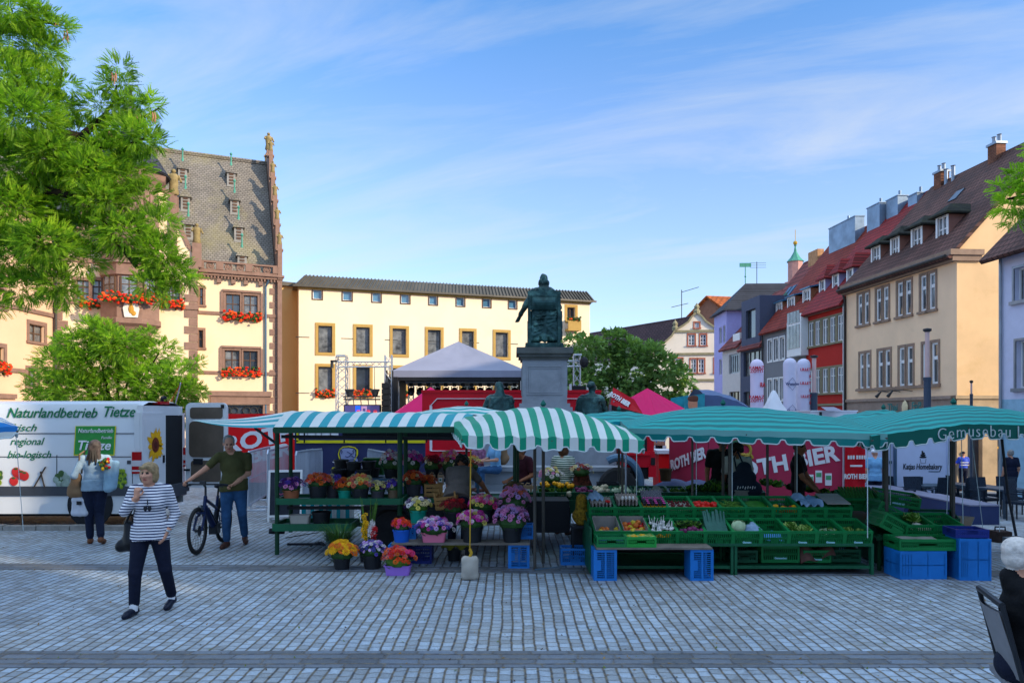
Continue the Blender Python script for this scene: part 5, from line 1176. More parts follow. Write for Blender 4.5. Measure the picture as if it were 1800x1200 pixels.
def sdf_body(name,prims,mats,vox=.011,parent=None,rough=0.0,seed=0):
 bs=[_bounds(p)for p in prims];lo=np.min([b[0]for b in bs],0)-3*vox;hi=np.max([b[1]for b in bs],0)+3*vox
 n=np.ceil((hi-lo)/vox).astype(int)+1;D=np.full(n,1.0,np.float32)
 ax=[lo[i]+vox*np.arange(n[i],dtype=np.float32)for i in range(3)]
 for pr,(b0,b1)in zip(prims,bs):
  k=pr[-1];m=k*1.5+3*vox
  i0=np.maximum(np.floor((b0-m-lo)/vox).astype(int),0);i1=np.minimum(np.ceil((b1+m-lo)/vox).astype(int)+1,n)
  sl=tuple(slice(a,b)for a,b in zip(i0,i1))
  g=np.stack(np.meshgrid(*[ax[i][sl[i]]for i in range(3)],indexing='ij'),-1)
  d=_sd(pr,g);o=D[sl];h=np.clip(.5+.5*(o-d)/k,0,1);D[sl]=o*(1-h)+d*h-k*h*(1-h)
 if rough:
  g=np.stack(np.meshgrid(*ax,indexing='ij'),-1)
  D+=rough*(np.sin(g[...,0]*31+seed+3*np.sin(g[...,2]*7))*np.sin(g[...,2]*19+2*np.sin(g[...,1]*11))*np.sin(g[...,1]*27+1.3))
 I=D<0;nc=n-1
 s=np.zeros(nc,np.int8)
 for a in(0,1):
  for b in(0,1):
   for c in(0,1):s+=I[a:a+nc[0],b:b+nc[1],c:c+nc[2]]
 act=(s>0)&(s<8);idx=np.full(nc,-1,np.int64);cells=np.argwhere(act);idx[act]=np.arange(len(cells))
 acc=np.zeros((len(cells),3));cnt=np.zeros(len(cells))
 for axis in range(3):
  o1,o2=[i for i in range(3)if i!=axis]
  for a in(0,1):
   for b in(0,1):
    off=np.zeros(3,int);off[o1]=a;off[o2]=b;p0=cells+off;p1=p0.copy();p1[:,axis]+=1
    d0=D[tuple(p0.T)];d1=D[tuple(p1.T)];cr=(d0<0)!=(d1<0);t=np.where(cr,d0/np.where(cr,d0-d1,1),0)
    pos=off[None].astype(float).repeat(len(cells),0);pos[:,axis]+=t
    acc[cr]+=pos[cr];cnt[cr]+=1
 V=lo+vox*(cells+acc/cnt[:,None]);Q=[]
 for axis in range(3):
  o1,o2=(axis+1)%3,(axis+2)%3;sa=[slice(None)]*3;sb=[slice(None)]*3;sa[axis]=slice(0,-1);sb[axis]=slice(1,None)
  A,B=I[tuple(sa)],I[tuple(sb)];e=np.argwhere(A!=B);e=e[(e[:,o1]>0)&(e[:,o2]>0)&(e[:,o1]<n[o1]-1)&(e[:,o2]<n[o2]-1)]
  fl=A[tuple(e.T)];q=[]
  for a,b in((1,1),(0,1),(0,0),(1,0)):
   c=e.copy();c[:,o1]-=a;c[:,o2]-=b;q.append(idx[tuple(c.T)])
  q=np.stack(q,1);q[~fl]=q[~fl][:,::-1];Q.append(q)
 Q=np.concatenate(Q);Q=Q[(Q>=0).all(1)]
 fc=V[Q].mean(1).astype(np.float32);best=np.full(len(Q),9.0);mi=np.zeros(len(Q),int)
 for pr in prims:
  d=_sd(pr,fc);k=d<best;best[k]=d[k];mi[k]=pr[-2]
 E=np.concatenate([Q[:,[0,1]],Q[:,[1,2]],Q[:,[2,3]],Q[:,[3,0]]])
 for w in(.45,):
  S=np.zeros_like(V);N=np.zeros(len(V));np.add.at(S,E[:,0],V[E[:,1]]);np.add.at(S,E[:,1],V[E[:,0]]);np.add.at(N,E[:,0],1);np.add.at(N,E[:,1],1)
  V=V*(1-w)+w*S/np.maximum(N,1)[:,None]
 return np_mesh(name,V,Q,mats,mi,parent,True)
def hand(pr,w,d,nrm,side,m,curl=.35,sc=1.0,grip=False):
 """palm, four jointed fingers of different length and a thumb leaving the side of the palm"""
 w=Vector(w);d=Vector(d).normalized();n=Vector(nrm);n=(n-d*n.dot(d)).normalized();s=d.cross(n)*side
 L=.085*sc
 for u in(-.026,-.009,.009,.026):pr.append(cap(w+s*u*.6*sc,w+d*L+s*u*sc,.0145*sc,.0125*sc,m,.008))
 for u,l in((-.03,.058),(-.010,.074),(.010,.08),(.03,.07)):
  b=w+d*L+s*u*1.05*sc;c=1.5 if grip else curl
  d1=(d*math.cos(c*.6)+n*math.sin(c*.6));d2=(d*math.cos(c*1.35)+n*math.sin(c*1.35));d3=(d*math.cos(c*2.0)+n*math.sin(c*2.0))
  p1=b+d1*l*.45*sc;p2=p1+d2*l*.32*sc;p3=p2+d3*l*.25*sc
  pr.append(cap(b,p1,.0098*sc,.0092*sc,m,.004));pr.append(cap(p1,p2,.0092*sc,.0085*sc,m,.004));pr.append(cap(p2,p3,.0085*sc,.007*sc,m,.004))
 b=w+d*.022*sc+s*.026*sc;t1=b+(d*.6+s*.62+n*.35).normalized()*.042*sc;t2=t1+(d*.85+s*.1+n*.55).normalized()*.034*sc
 pr.append(cap(b,t1,.0135*sc,.011*sc,m,.008));pr.append(cap(t1,t2,.011*sc,.0085*sc,m,.004))
def head(pr,c,yaw,pitch,skin,hairm,style,eye,lip,sc=1.0,beard=None,roll=0.0):
 Rm=Matrix.Rotation(yaw,3,'Z')@Matrix.Rotation(roll,3,'Y')@Matrix.Rotation(pitch,3,'X');c=Vector(c);rot=[list(r)for r in Rm]
 T=lambda x,y,z:c+Rm@Vector((x,y,z))*sc
 def E(x,y,z,r,m,k=.012):pr.append(ell(T(x,y,z),[q*sc for q in r],m,rot,k))
 E(0,.012,.03,(.074,.093,.088),skin);E(0,-.025,-.03,(.060,.068,.082),skin,.03);E(0,-.05,-.082,(.032,.03,.026),skin,.02)
 pr.append(cap(T(0,-.088,.012),T(0,-.112,-.022),.009*sc,.0135*sc,skin,.012));E(-.012,-.102,-.026,(.009,.009,.007),skin);E(.012,-.102,-.026,(.009,.009,.007),skin)
 for s in(-1,1):
  E(s*.036,-.072,-.018,(.024,.02,.02),skin,.02);E(s*.075,.008,-.005,(.012,.022,.032),skin,.008)
  E(s*.030,-.0885,.014,(.0105,.006,.0045),eye,.003);pr.append(cap(T(s*.014,-.094,.031),T(s*.044,-.084,.033),.006*sc,.005*sc,hairm if style!='white' else skin,.004))
 pr.append(cap(T(-.019,-.093,-.056),T(.019,-.093,-.056),.0065*sc,.0065*sc,lip,.004));pr.append(cap(T(0,-.096,-.0555),T(0,-.0965,-.0565),.0075*sc,.0075*sc,lip,.004))
 if style in('short','white','dark'):
  E(0,.03,.052,(.081,.09,.076),hairm,.01);E(0,.045,.0,(.077,.07,.07),hairm,.01)
  E(-.06,.0,.045,(.026,.05,.035),hairm,.01);E(.06,.0,.045,(.026,.05,.035),hairm,.01)
 if style=='bob':
  E(0,.028,.05,(.09,.1,.082),hairm,.012)
  for s in(-1,1):E(s*.068,.018,-.02,(.03,.062,.075),hairm,.015)
  E(0,.062,-.03,(.078,.05,.08),hairm,.015);pr.append(cap(T(-.055,-.068,.07),T(.03,-.078,.078),.02*sc,.018*sc,hairm,.015));pr.append(cap(T(.03,-.078,.078),T(.068,-.04,.03),.018*sc,.018*sc,hairm,.015))
 if style=='long':
  E(0,.028,.05,(.088,.1,.08),hairm,.012)
  for x in(-.05,-.02,.02,.05):pr.append(cap(T(x,.07,.02),T(x*1.3,.085,-.22-.03*math.sin(x*80)),.045*sc,.02*sc,hairm,.02))
 if style=='curly':
  for i in range(26):
   a=i*2.4;h=i/26;E(.088*math.cos(a)*math.sqrt(1-(h-.2)**2),.03+.09*math.sin(a)*math.sqrt(1-(h-.2)**2),-.03+.15*h,(.032,.032,.03),hairm,.012)
  E(0,.03,.06,(.085,.09,.075),hairm,.012)
 if style=='cap':
  E(0,.02,.06,(.083,.1,.062),hairm,.006);pr.append(cap(T(-.03,-.09,.05),T(.03,-.09,.05),.02*sc,.02*sc,hairm,.01));E(0,-.11,.045,(.06,.05,.01),hairm,.006)
 return T
SKIN=mat('skin','#c08a70',.55,.06,9);SKIND=mat('tanned skin','#8e5c42',.55,.06,9);EYE=mat('eye',(.02,.015,.012),.25);LIP=mat('lip','#a2584e',.5)
def clothm(n,c,**k):return mat(n,c,.85,k.pop('var',.14),k.pop('scale',5),1.0,10,**k)
def figure_person(name_lab,pos,rz,K,mats,style='short',girth=1.0,sleeve='short',vox=.012,hem=None,yaw=0.0,pitch=0.0,H=1.7,long_top=.0,grip=(False,False),hdir=(None,None),hn=(None,None),female=False,curl=.4,shoe_h=.0,glasses=False,group=None,roll=0.0,skirt=False,loose=1.0,extra=None):
 """mats: skin, top, bottom, shoe, hair"""
 s=H/1.7;k=dict(head=(0,-.03,1.575),neck=(0,.01,1.43),chest=(0,0,1.27),waist=(0,0,1.07),pelvis=(0,0,.93),sr=(-.175,.0,1.40),sl=(.175,.0,1.40),er=(-.225,.03,1.11),el=(.225,.03,1.11),wr=(-.235,-.06,.87),wl=(.235,-.06,.87),hr=(-.088,0,.90),hl=(.088,0,.90),kr=(-.10,-.02,.49),kl=(.10,-.02,.49),ar=(-.105,.035,.085),al=(.105,.035,.085),tr=(-.13,-.11,.03),tl=(.13,-.11,.03))
 k.update(K);V={a:Vector(b)*s for a,b in k.items()}
 pr=[];SK,TP,BT,SH,HR,EY,LP=range(7);g=girth*s
 up=(V['neck']-V['pelvis']).normalized();side=(V['sl']-V['sr']).normalized();fw=side.cross(up).normalized()*1.0
 fw=-fw if fw.dot(Vector((0,-1,0)))<0 and abs(fw.y)>.2 else fw
 rotT=[list(r)for r in Matrix((side,side.cross(up)*-1 if False else up.cross(side),up)).transposed()]
 ch,wa,pe=V['chest'],V['waist'],V['pelvis']
 pr.append(ell(pe,(.165*g,.125*g,.12*s),BT,rotT,.05));pr.append(ell(wa,(.15*g*loose,.112*g*loose,.17*s),TP,rotT,.06));pr.append(ell(ch,(.172*g,.118*g,.17*s),TP,rotT,.05))
 pr.append(cap(V['sr'].lerp(ch,.12),V['sl'].lerp(ch,.12),.062*s,.062*s,TP,.05));pr.append(cap(V['sr'].lerp(V['neck'],.5)+Vector((0,0,.008*s)),V['sl'].lerp(V['neck'],.5)+Vector((0,0,.008*s)),.048*s,.048*s,TP,.04))
 pr.append(ell(ch-up*.0+(V['head']-V['head']),(.14*g,.12*g,.14*s),TP,rotT,.04))
 if female:
  f_=up.cross(side);f_=-f_ if(f_.y>0)else f_
  for q in(-1,1):pr.append(ell(ch+side*q*.072*s+f_*.075*g-up*.035*s,(.068*s,.06*s,.064*s),TP,rotT,.05))
 if hem:pr.append(('y',tuple(pe+up*(.09-hem)*s),(.174*g*loose,.134*g*loose,.085*s),rotT,TP,.012))
 pr.append(cap(V['neck']-up*.02*s,V['head']-Vector((0,0,.06*s)),.056*s,.052*s,SK,.02))
 for sd,(S,E_,W_)in((-1,('sr','er','wr')),(1,('sl','el','wl'))):
  S,E_,W_=V[S],V[E_],V[W_];i=0 if sd<0 else 1
  if sleeve=='long':pr.append(cap(S,E_,.062*s,.05*s,TP,.03));pr.append(cap(E_,E_.lerp(W_,.93),.05*s,.041*s,TP,.02))
  elif sleeve=='three':pr.append(cap(S,E_,.06*s,.052*s,TP,.03));pr.append(cap(E_,E_.lerp(W_,.68),.053*s,.05*s,TP,.015))
  elif sleeve=='short':pr.append(cap(S,S.lerp(E_,.68),.066*s,.062*s,TP,.03));pr.append(cap(S.lerp(E_,.4),E_,.047*s,.043*s,SK,.008))
  pr.append(cap(E_,W_,.042*s,.027*s,SK,.008 if sleeve=='long' else.015));d=hdir[i]or(W_-E_);n=hn[i]or Vector((-sd*.6,-1,0))
  hand(pr,W_,d,n,sd,SK,curl,s,grip[i])
 for q in('r','l'):
  h,kn,a,t=V['h'+q],V['k'+q],V['a'+q],V['t'+q]
  pr.append(cap(h,kn,.095*g*loose,.064*s*loose,BT,.03));lo_=a.lerp(kn,.12 if not shoe_h else shoe_h);pr.append(cap(kn,lo_,.064*s*loose,.053*s*loose,BT,.02));pr.append(cap(kn,a,.05*s,.037*s,SK if shoe_h else BT,.01))
  hd=(t-a);hd.z=0;hd=hd.normalized()if hd.length>1e-4 else Vector((0,-1,0))
  sole=Vector((a.x,a.y,min(a.z,t.z+.055*s)-.045*s))
  pr.append(cap(a-Vector((0,0,.02*s)),a-hd*.035*s-Vector((0,0,.045*s)),.042*s,.036*s,SH,.015));pr.append(cap(a-hd*.03*s-Vector((0,0,.05*s)),t,.036*s,.033*s,SH,.02));pr.append(cap(t-hd*.03*s,t+hd*.045*s,.038*s,.03*s,SH,.02));pr.append(cap(a-Vector((0,0,.04*s)),t+Vector((0,0,.012*s)),.04*s,.034*s,SH,.02))
 if skirt:pr.append(cap(pe,pe-Vector((0,0,.38*s)),.165*g,.2*g,BT,.03))
 T=head(pr,V['head'],yaw,pitch,SK,HR,style,EY,LP,s*1.02,roll=roll)
 if extra:pr+=extra(V,s)
 o=sdf_body('person',pr,list(mats)+[EYE,LIP],vox,None);o.location=pos;o.rotation_euler=(0,0,rz);tag(o,name_lab,'person',group)
 if glasses:
  mb=MB()
  for q in(-1,1):mb.ball(T(q*.031,-.1,.014),(.024,.012,.018),8,6);mb.tube([T(q*.05,-.095,.018),T(q*.078,.0,.01)],.004,4)
  mb.tube([T(-.02,-.105,.018),T(.02,-.105,.018)],.004,4);mb.build('sunglasses',m_ink,o)
 return o
def bag(name_lab,nm,pts,r,m,cat='bag',strap=None,vox=.014):
 pr=[cap(a,b,r1,r2,0,.03)for a,b,r1,r2 in pts];o=sdf_body(nm,pr,[m],vox);tag(o,name_lab,cat)
 if strap:q=MB();q.tube(strap,.014,6);q.build('strap',m,o)
 return o
H_GB=mat('grey blond hair','#927a58',.6,.3,25);H_GR=mat('grey hair','#8a8580',.6,.25,25);H_DK=mat('dark hair','#1b1412',.5,.3,25);H_BR=mat('brown hair','#5a3a26',.55,.3,25);H_WT=mat('white hair','#cfc6bf',.7,.22,22,.5,60,dirt=('#c09a88',6,.55,.5))
m_strp=mat('breton stripes','#d9d9de',.85,.04,4,.9,10,pattern=('zstripe',33.0,.42,hx('#20264e')))
m_strp2=mat('green stripes','#c8ccc0',.85,.04,4,.2,40,pattern=('zstripe',26.0,.5,hx('#34584a')))
m_navyt=clothm('navy trousers','#10162a');m_jean=clothm('blue jeans','#2c5178',var=.3,scale=4);m_jeand=clothm('dark jeans','#141d34',var=.2);m_olive=clothm('olive shirt','#4c4a2a');m_ltb=clothm('pale blue sweater','#8fa6b8')
m_shoe=mat('navy shoe','#141b2e',.4,.1);m_shoeb=mat('brown shoe','#4a2c22',.6,.15);m_sand=mat('sandal leather','#6a4028',.6,.15);m_sneak=mat('pale trainer','#a89a90',.7,.1);m_black=clothm('black cloth','#0d0e12');m_grey=clothm('grey brown shirt','#5a524e');m_maroon=clothm('maroon shirt','#3a1420');m_white_t=clothm('white shirt','#b8b2ac');m_lblue=clothm('light blue shirt','#6fa2c8');m_polnavy=clothm('uniform navy','#141a30');m_bluev=mat('police vest blue','#2a4cc0',.6,.1)
wp=Vector((X(264,8.0),8.0,0))
def socks(V,s):return[cap(V['ar']+Vector((0,0,.03)),V['ar']-Vector((0,.02,.02)),.04,.042,7,.008),cap(V['al']+Vector((0,0,.03)),V['al']-Vector((0,.02,.02)),.04,.042,7,.008)]
def fp_mats(*a):return list(a)
_old=figure_person
o=figure_person('woman walking in a navy striped top, dark trousers and a black bag on her shoulder',wp,R(17),dict(head=(-.01,-.04,1.565),sr=(-.165,0,1.385),sl=(.175,.0,1.385),neck=(0,.01,1.43),er=(-.255,-.03,1.15),wr=(-.115,-.155,1.315),el=(.255,.05,1.10),wl=(.19,-.05,.93),hr=(-.088,0,.9),hl=(.088,0,.9),kr=(-.14,-.07,.475),ar=(-.16,-.02,.09),tr=(-.21,-.155,.03),kl=(.15,.02,.49),al=(.195,.22,.125),tl=(.165,.10,.035)),[SKIN,m_strp,m_navyt,m_shoe,H_GB],'bob',1.06,'three',.0075,hem=.10,yaw=R(-16),H=1.64,female=True,grip=(True,False),hdir=(Vector((.12,-.1,1)),Vector((-.42,-.25,-1))),hn=(Vector((.5,.8,0)),Vector((-.8,-.1,.3))),loose=1.06,curl=.3)
sk=MB()
for x,y,z in((-.16,-.04,.085),(.19,.205,.115)):
 sk.lathe([(.04,-.035),(.043,.0),(.041,.05)],12,(x*.965,y*.965,z*.965))
sk.build('sock',m_wht,o,60)
q=MB();c=Vector((.19,-.05,.93))*.965;q.T=Matrix.Translation(c)@Matrix.Rotation(R(25),4,'Y');q.lathe([(.034,-.012),(.036,0),(.034,.012)],14);q.lathe([(0,.0),(.02,0),(.02,.012),(0,.014)],12,(-.0,-.035,0));q.build('wristwatch',mat('watch silver','#c8c8cc',.2,metal=.8),o,60)
q=MB()
for s_ in(-1,1):q.ball((.0+s_*.02,-.168,1.155),(.02,.01,.03),8,6)
q.tube([(.0,-.165,1.19),(.0,-.158,1.25)],.006,5);q.build('sunglasses',m_ink,o)
b=bag('black leather shoulder bag hanging behind the striped woman','shoulder_bag',[((0,0,0),(-.03,.02,.2),.075,.045),((-.1,.02,-.03),(.06,.02,-.03),.06,.07),((-.11,.03,-.05),(.04,.02,.17),.05,.045)],0,mat('black leather','#15161a',.4,.1),strap=[(-.06,.0,.2),(.02,-.04,.36),(.1,-.1,.48),(.1,-.04,.55),(.06,.04,.5),(.0,.05,.2)])
b.location=wp+Vector((-.21,.0,.76));b.rotation_euler=(0,0,R(10))
mp=Vector((X(411,12.05),12.05,0))
figure_person('grey haired man in olive polo shirt and jeans pushing a bicycle',mp,R(17),dict(head=(-.07,-.05,1.60),neck=(-.03,0,1.46),sr=(-.215,-.02,1.41),sl=(.20,0,1.40),chest=(-.015,0,1.27),er=(-.40,-.10,1.22),wr=(-.615,-.22,1.065),el=(.215,.02,1.13),wl=(.015,-.22,.985),kr=(-.11,-.05,.49),ar=(-.1,-.02,.09),tr=(-.15,-.18,.03),kl=(.12,.03,.5),al=(.15,.24,.12),tl=(.17,.12,.045)),[SKIN,m_olive,m_jean,m_shoeb,H_GR],'white',1.12,'short',.0095,hem=.06,yaw=R(6),pitch=R(16),H=1.78,grip=(True,True),hdir=(Vector((-.75,-.5,-.35)),Vector((-.8,-.4,-.2))),hn=(Vector((0,-.4,-1)),Vector((0,-.4,-1))),loose=1.08)
t=thing('electric_bicycle','dark blue electric bicycle being pushed, front wheel towards the viewer','bicycle',(X(347,11.35),11.35,0),R(2))
m_bike=mat('bike navy','#16244a',.3,.05);wr_=.365
def bwheel(y,nm='wheel',rz=0.0):
 mb=MB();mb.T=Matrix.Translation((0,y,wr_))@Matrix.Rotation(R(90),4,'Y');n=40
 mb.tube([((wr_-.03)*math.cos(2*math.pi*i/n),(wr_-.03)*math.sin(2*math.pi*i/n),0)for i in range(n+1)],.029,8,caps=False);w_=mb.build(nm,m_tyre,t,60)
 q=MB();q.T=mb.T;q.tube([((wr_-.065)*math.cos(2*math.pi*i/n),(wr_-.065)*math.sin(2*math.pi*i/n),0)for i in range(n+1)],.012,6,caps=False)
 for i in range(24):a=2*math.pi*i/24;q.tube([(.02*math.cos(a+.6),.02*math.sin(a+.6),.025*(-1)**i),((wr_-.07)*math.cos(a),(wr_-.07)*math.sin(a),0)],.0022,3,caps=False)
 q.lathe([(.022,-.04),(.022,.04)],10);q.lathe([(.08,.03),(.08,.034)],18);q.build('rim',m_darkf,w_);return w_
bwheel(0);bwheel(1.13)
mb=MB();hd,hb=(0,.33,.86),(0,.27,.66);bb,st_=(0,.70,.31),(0,.86,.80)
mb.tube([hd,hb],.03,8);mb.tube([(0,.29,.70),bb],[.045,.052],10);mb.tube([(0,.32,.81),(0,.84,.60)],.026,8);mb.tube([bb,st_],.024,8)
for s in(-.06,.06):mb.tube([bb,(s,1.13,wr_)],.014,6);mb.tube([(0,.84,.62),(s,1.13,wr_)],.011,6);mb.tube([hb,(s,.12,.55),(s,0,wr_)],[.022,.02,.016],8)
mb.tube([(-.06,.12,.62),(.06,.12,.62)],.02,8);mb.build('frame',m_bike,t,50)
mb=MB();mb.tube([(0,.38,.64),(0,.68,.38)],[.05,.055],8);mb.box((0,.72,.29),(.12,.2,.16));mb.build('motor_and_battery',m_ink,t,40)
mb=MB();mb.tube([hd,(0,.33,1.0),(0,.27,1.04)],.018,8);mb.tube([(-.33,.36,1.03),(-.2,.30,1.05),(.2,.30,1.05),(.33,.36,1.03)],.014,8);mb.box((0,.22,1.08),(.09,.04,.07));mb.build('handlebar',m_darkf,t,50)
for s in(-1,1):q=MB();q.tube([(s*.22,.31,1.045),(s*.34,.365,1.028)],.019,8);q.tube([(s*.2,.27,1.04),(s*.3,.26,1.01)],.008,5);q.build('grip',m_ink,t,60)
mb=MB();mb.ball((0,.12,.7),(.045,.06,.05),10,8);mb.build('headlight',m_glass,t,60)
mb=MB();mb.tube([st_,(0,.9,.94)],.016,8);mb.ball((0,.93,.965),(.07,.14,.04),10,8);mb.build('saddle',m_ink,t,60)
mb=MB();mb.lathe([(.09,-.005),(.09,.005)],20);mb.T=None
q=MB();q.T=Matrix.Translation((.07,.70,.31))@Matrix.Rotation(R(90),4,'Y');q.lathe([(.085,-.004),(.085,.004)],20);q.box((.0,.09,.03),(.025,.17,.015));q.box((0,.17,.06),(.06,.025,.09));q.box((0,-.09,-.17),(.025,.17,.015));q.box((0,-.17,-.2),(.06,.025,.09));q.build('crank',m_darkf,t)
mb=MB();mb.tube([(0,1.13+.40*math.cos(R(a)),wr_+.40*math.sin(R(a)))for a in range(20,171,15)],.03,6);mb.tube([(0,1.13+.13*0,.62),(0,1.2,.78),(0,.9,.8)],.008,5);mb.build('mudguard',m_ink,t,60)
bp=Vector((X(167,12.3),12.3,0))
figure_person('woman seen from behind in pale blue sweater with long dark grey hair',bp,R(204),dict(head=(.0,-.03,1.58),el=(.30,.0,1.13),wl=(.22,-.16,1.02),er=(-.28,-.05,1.13),wr=(-.26,-.2,.98),kr=(-.06,.0,.49),ar=(-.10,.17,.13),tr=(-.13,.05,.04),kl=(.09,-.05,.49),al=(.075,-.06,.085),tl=(.075,-.2,.03)),[SKIN,m_ltb,m_jeand,m_sand,mat('grey brown hair','#4e4440',.6,.35,25)],'long',1.02,'long',.011,hem=.05,H=1.72,female=True,yaw=R(-5),loose=1.1)
mb=MB()
for i in range(16):a=i*.39;mb.tube([bp+Vector((.075*math.cos(a)*.6-.0,-.03-.09*abs(math.sin(a)),1.56)),bp+Vector((.08*math.cos(a)+.01*math.sin(i*3),-.10-.05*abs(math.sin(a)),1.36-.05*math.sin(i*1.7)))],[.02,.008],5)
tag(mb.build('hair_tail',H_DK,None,60),None)
ht=bpy.data.objects['hair_tail'];pb_=[o for o in bpy.data.objects if o.get('label','').startswith('woman seen from behind in pale')][0]
bpy.context.view_layer.update();ht.parent=pb_;ht.matrix_parent_inverse=pb_.matrix_world.inverted()
m_can=mat('tan canvas','#7d6248',.8,.15);m_plast=mat('white plastic bag','#c8ccd8',.4,.06,trans=.15)
b=bag('tan and grey shoulder bag on the arm of the woman at the van','shoulder_bag',[((0,0,0),(0,0,.26),.09,.075),((-.06,0,-.02),(.06,0,-.02),.085,.085),((-.05,0,.05),(.04,0,.24),.085,.05)],0,m_can,strap=[(.03,0,.26),(.1,-.08,.5),(.13,-.13,.62),(.14,.0,.68),(.06,.05,.3)]);b.location=bp+Vector((-.29,-.04,.87))
b=bag('white plastic carrier bag below the tan shoulder bag','carrier_bag',[((-.09,0,0),(.09,0,0),.05,.05),((-.09,0,.22),(.09,0,.22),.045,.045),((-.09,0,0),(-.08,0,.22),.05,.045),((.09,0,0),(.08,0,.22),.05,.045),((0,0,0),(0,0,.22),.06,.05)],0,m_plast);b.location=bp+Vector((-.22,-.05,.52));q=MB();q.bx(-.02,.06,-.068,-.06,.14,.2);q.build('print',m_ink,b)
b=bag('pale blue jacket and white bag held in the arm of the woman at the van','folded_jacket',[((0,0,0),(.03,0,.42),.075,.06),((.07,.02,.02),(.12,.02,.4),.06,.06),((.03,-.03,.0),(.0,-.03,.25),.06,.05)],0,clothm('pale blue jacket','#88a8bc'));b.location=bp+Vector((.25,-.06,.93))
m_ylf=mat('yellow petals','#d8a818',.6,.15,9);m_lf=mat('leaf green',(.035,.10,.02),.6,.3,6);mb=MB()
for i in range(26):mb.ball((rnd.uniform(-.09,.09),rnd.uniform(-.07,.05),rnd.uniform(-.08,.09)),rnd.uniform(.02,.035),6,4,(1,1,0,2)[i%4])
b=mb.build('bouquet',[m_ylf,m_lf,mat('red petals','#b01818',.6,.15,9)],None,60,loc=bp+Vector((.24,-.12,1.33)));tag(b,'small yellow and green bouquet held by the woman at the van','bouquet')
def pz(px,d):x=X(px,d);return Vector((x,d,gz(x,d)))
figure_person('florist bending over the crates in a grey brown shirt, seen from behind',pz(806,11.35),R(170),dict(pelvis=(.0,.06,.92),waist=(0,-.04,1.05),chest=(.02,-.17,1.18),neck=(.04,-.30,1.29),head=(.05,-.42,1.35),sr=(-.13,-.25,1.25),sl=(.20,-.25,1.25),er=(-.27,-.38,1.05),wr=(-.36,-.48,.88),el=(.24,-.33,1.0),wl=(.27,-.38,.8),hr=(-.09,.06,.9),hl=(.09,.06,.9)),[SKIND,m_grey,m_jeand,m_sneak,H_DK],'curly',1.1,'short',.012,hem=.1,H=1.72,pitch=R(35),loose=1.1)
figure_person('man with brown hair and maroon shirt looking down behind the onion crates',pz(922,13.4),R(-60),dict(head=(0,-.09,1.54),wr=(-.2,-.25,1.0),wl=(.2,-.25,1.0)),[SKIND,m_maroon,m_jeand,m_shoeb,H_BR],'dark',1.0,'short',.014,H=1.62,pitch=R(30))
figure_person('woman in a green striped top seen from behind among the flowers',pz(990,13.3),R(150),dict(wr=(-.18,-.22,1.0),wl=(.2,-.25,1.0)),[SKIND,m_strp2,m_jeand,m_shoeb,H_BR],'bob',1.08,'long',.014,hem=.1,H=1.63,female=True)
sit=dict(pelvis=(0,0,.52),waist=(0,-.02,.68),chest=(0,-.03,.88),neck=(0,-.03,1.05),head=(0,-.08,1.19),sr=(-.19,-.03,1.0),sl=(.19,-.03,1.0),er=(-.23,-.1,.74),el=(.23,-.1,.74),wr=(-.12,-.32,.72),wl=(.1,-.32,.72),hr=(-.09,-.02,.5),hl=(.09,-.02,.5),kr=(-.12,-.42,.50),kl=(.12,-.42,.50),ar=(-.12,-.44,.09),al=(.12,-.42,.09),tr=(-.12,-.58,.04),tl=(.12,-.56,.04))
o=figure_person('man in light blue T-shirt and jeans sitting on the monument ledge',(X(872,17.5),17.6,.33),R(-62),sit,[SKIN,m_lblue,m_jean,m_shoeb,H_BR],'dark',1.05,'short',.014,H=1.72,pitch=R(15))
figure_person('girl in a pinkish patterned top sitting beside the man on the ledge',(X(843,18),18.2,.3),R(-50),sit,[SKIN,clothm('pink pattern','#8a5a7a',var=.6,scale=12),m_white_t,m_shoeb,H_DK],'bob',.95,'short',.015,H=1.6)
b=bag('brown rucksack worn by the man on the monument ledge','rucksack',[((0,0,0),(0,0,.3),.12,.1),((-.06,0,.05),(.06,0,.05),.1,.1)],0,m_can,vox=.02);b.location=(X(884,17.6),17.75,1.05)
figure_person('tall man in black with sunglasses behind the vegetables',pz(1268,13.1),R(-10),dict(head=(.02,-.04,1.58)),[SKIND,m_black,m_black,m_shoeb,H_DK],'dark',1.1,'short',.014,H=1.80,glasses=True,yaw=R(20))
o=figure_person('woman in white top with a navy rucksack seen from behind',pz(1296,12.6),R(165),dict(),[SKIND,m_white_t,m_jeand,m_shoeb,H_DK],'curly',1.05,'short',.014,H=1.68,female=True)
b=bag('large navy printed shopping rucksack on the back of the woman in white','rucksack',[((0,0,0),(.02,0,.34),.17,.12),((-.12,0,.02),(.16,0,.0),.13,.15),((-.1,0,.2),(.12,0,.2),.1,.1)],0,clothm('rucksack navy','#1c2636'),vox=.018,strap=[(.0,-.05,.4),(-.06,.1,.62),(-.08,.22,.5),(-.05,.12,.2)]);b.location=pz(1306,12.25)+Vector((0,0,.92));q=MB()
for k in range(8):x=-.14+.04*k;q.tube([(x,-.178+.01*abs(k-4)*.5,.02+.006*(k%3)),(x+.012,-.178+.01*abs(k-4)*.5,.07-.008*(k%2))],.008,4)
q.build('print',m_wht,b)
figure_person('dark haired man in black reaching down over the vegetable table',pz(1403,12.7),R(60),dict(el=(.26,-.08,1.12),wl=(.3,-.25,.88),er=(-.24,-.1,1.1),wr=(-.22,-.3,.9)),[SKIND,m_black,m_black,m_shoeb,H_DK],'dark',1.0,'short',.014,H=1.74,pitch=R(14))
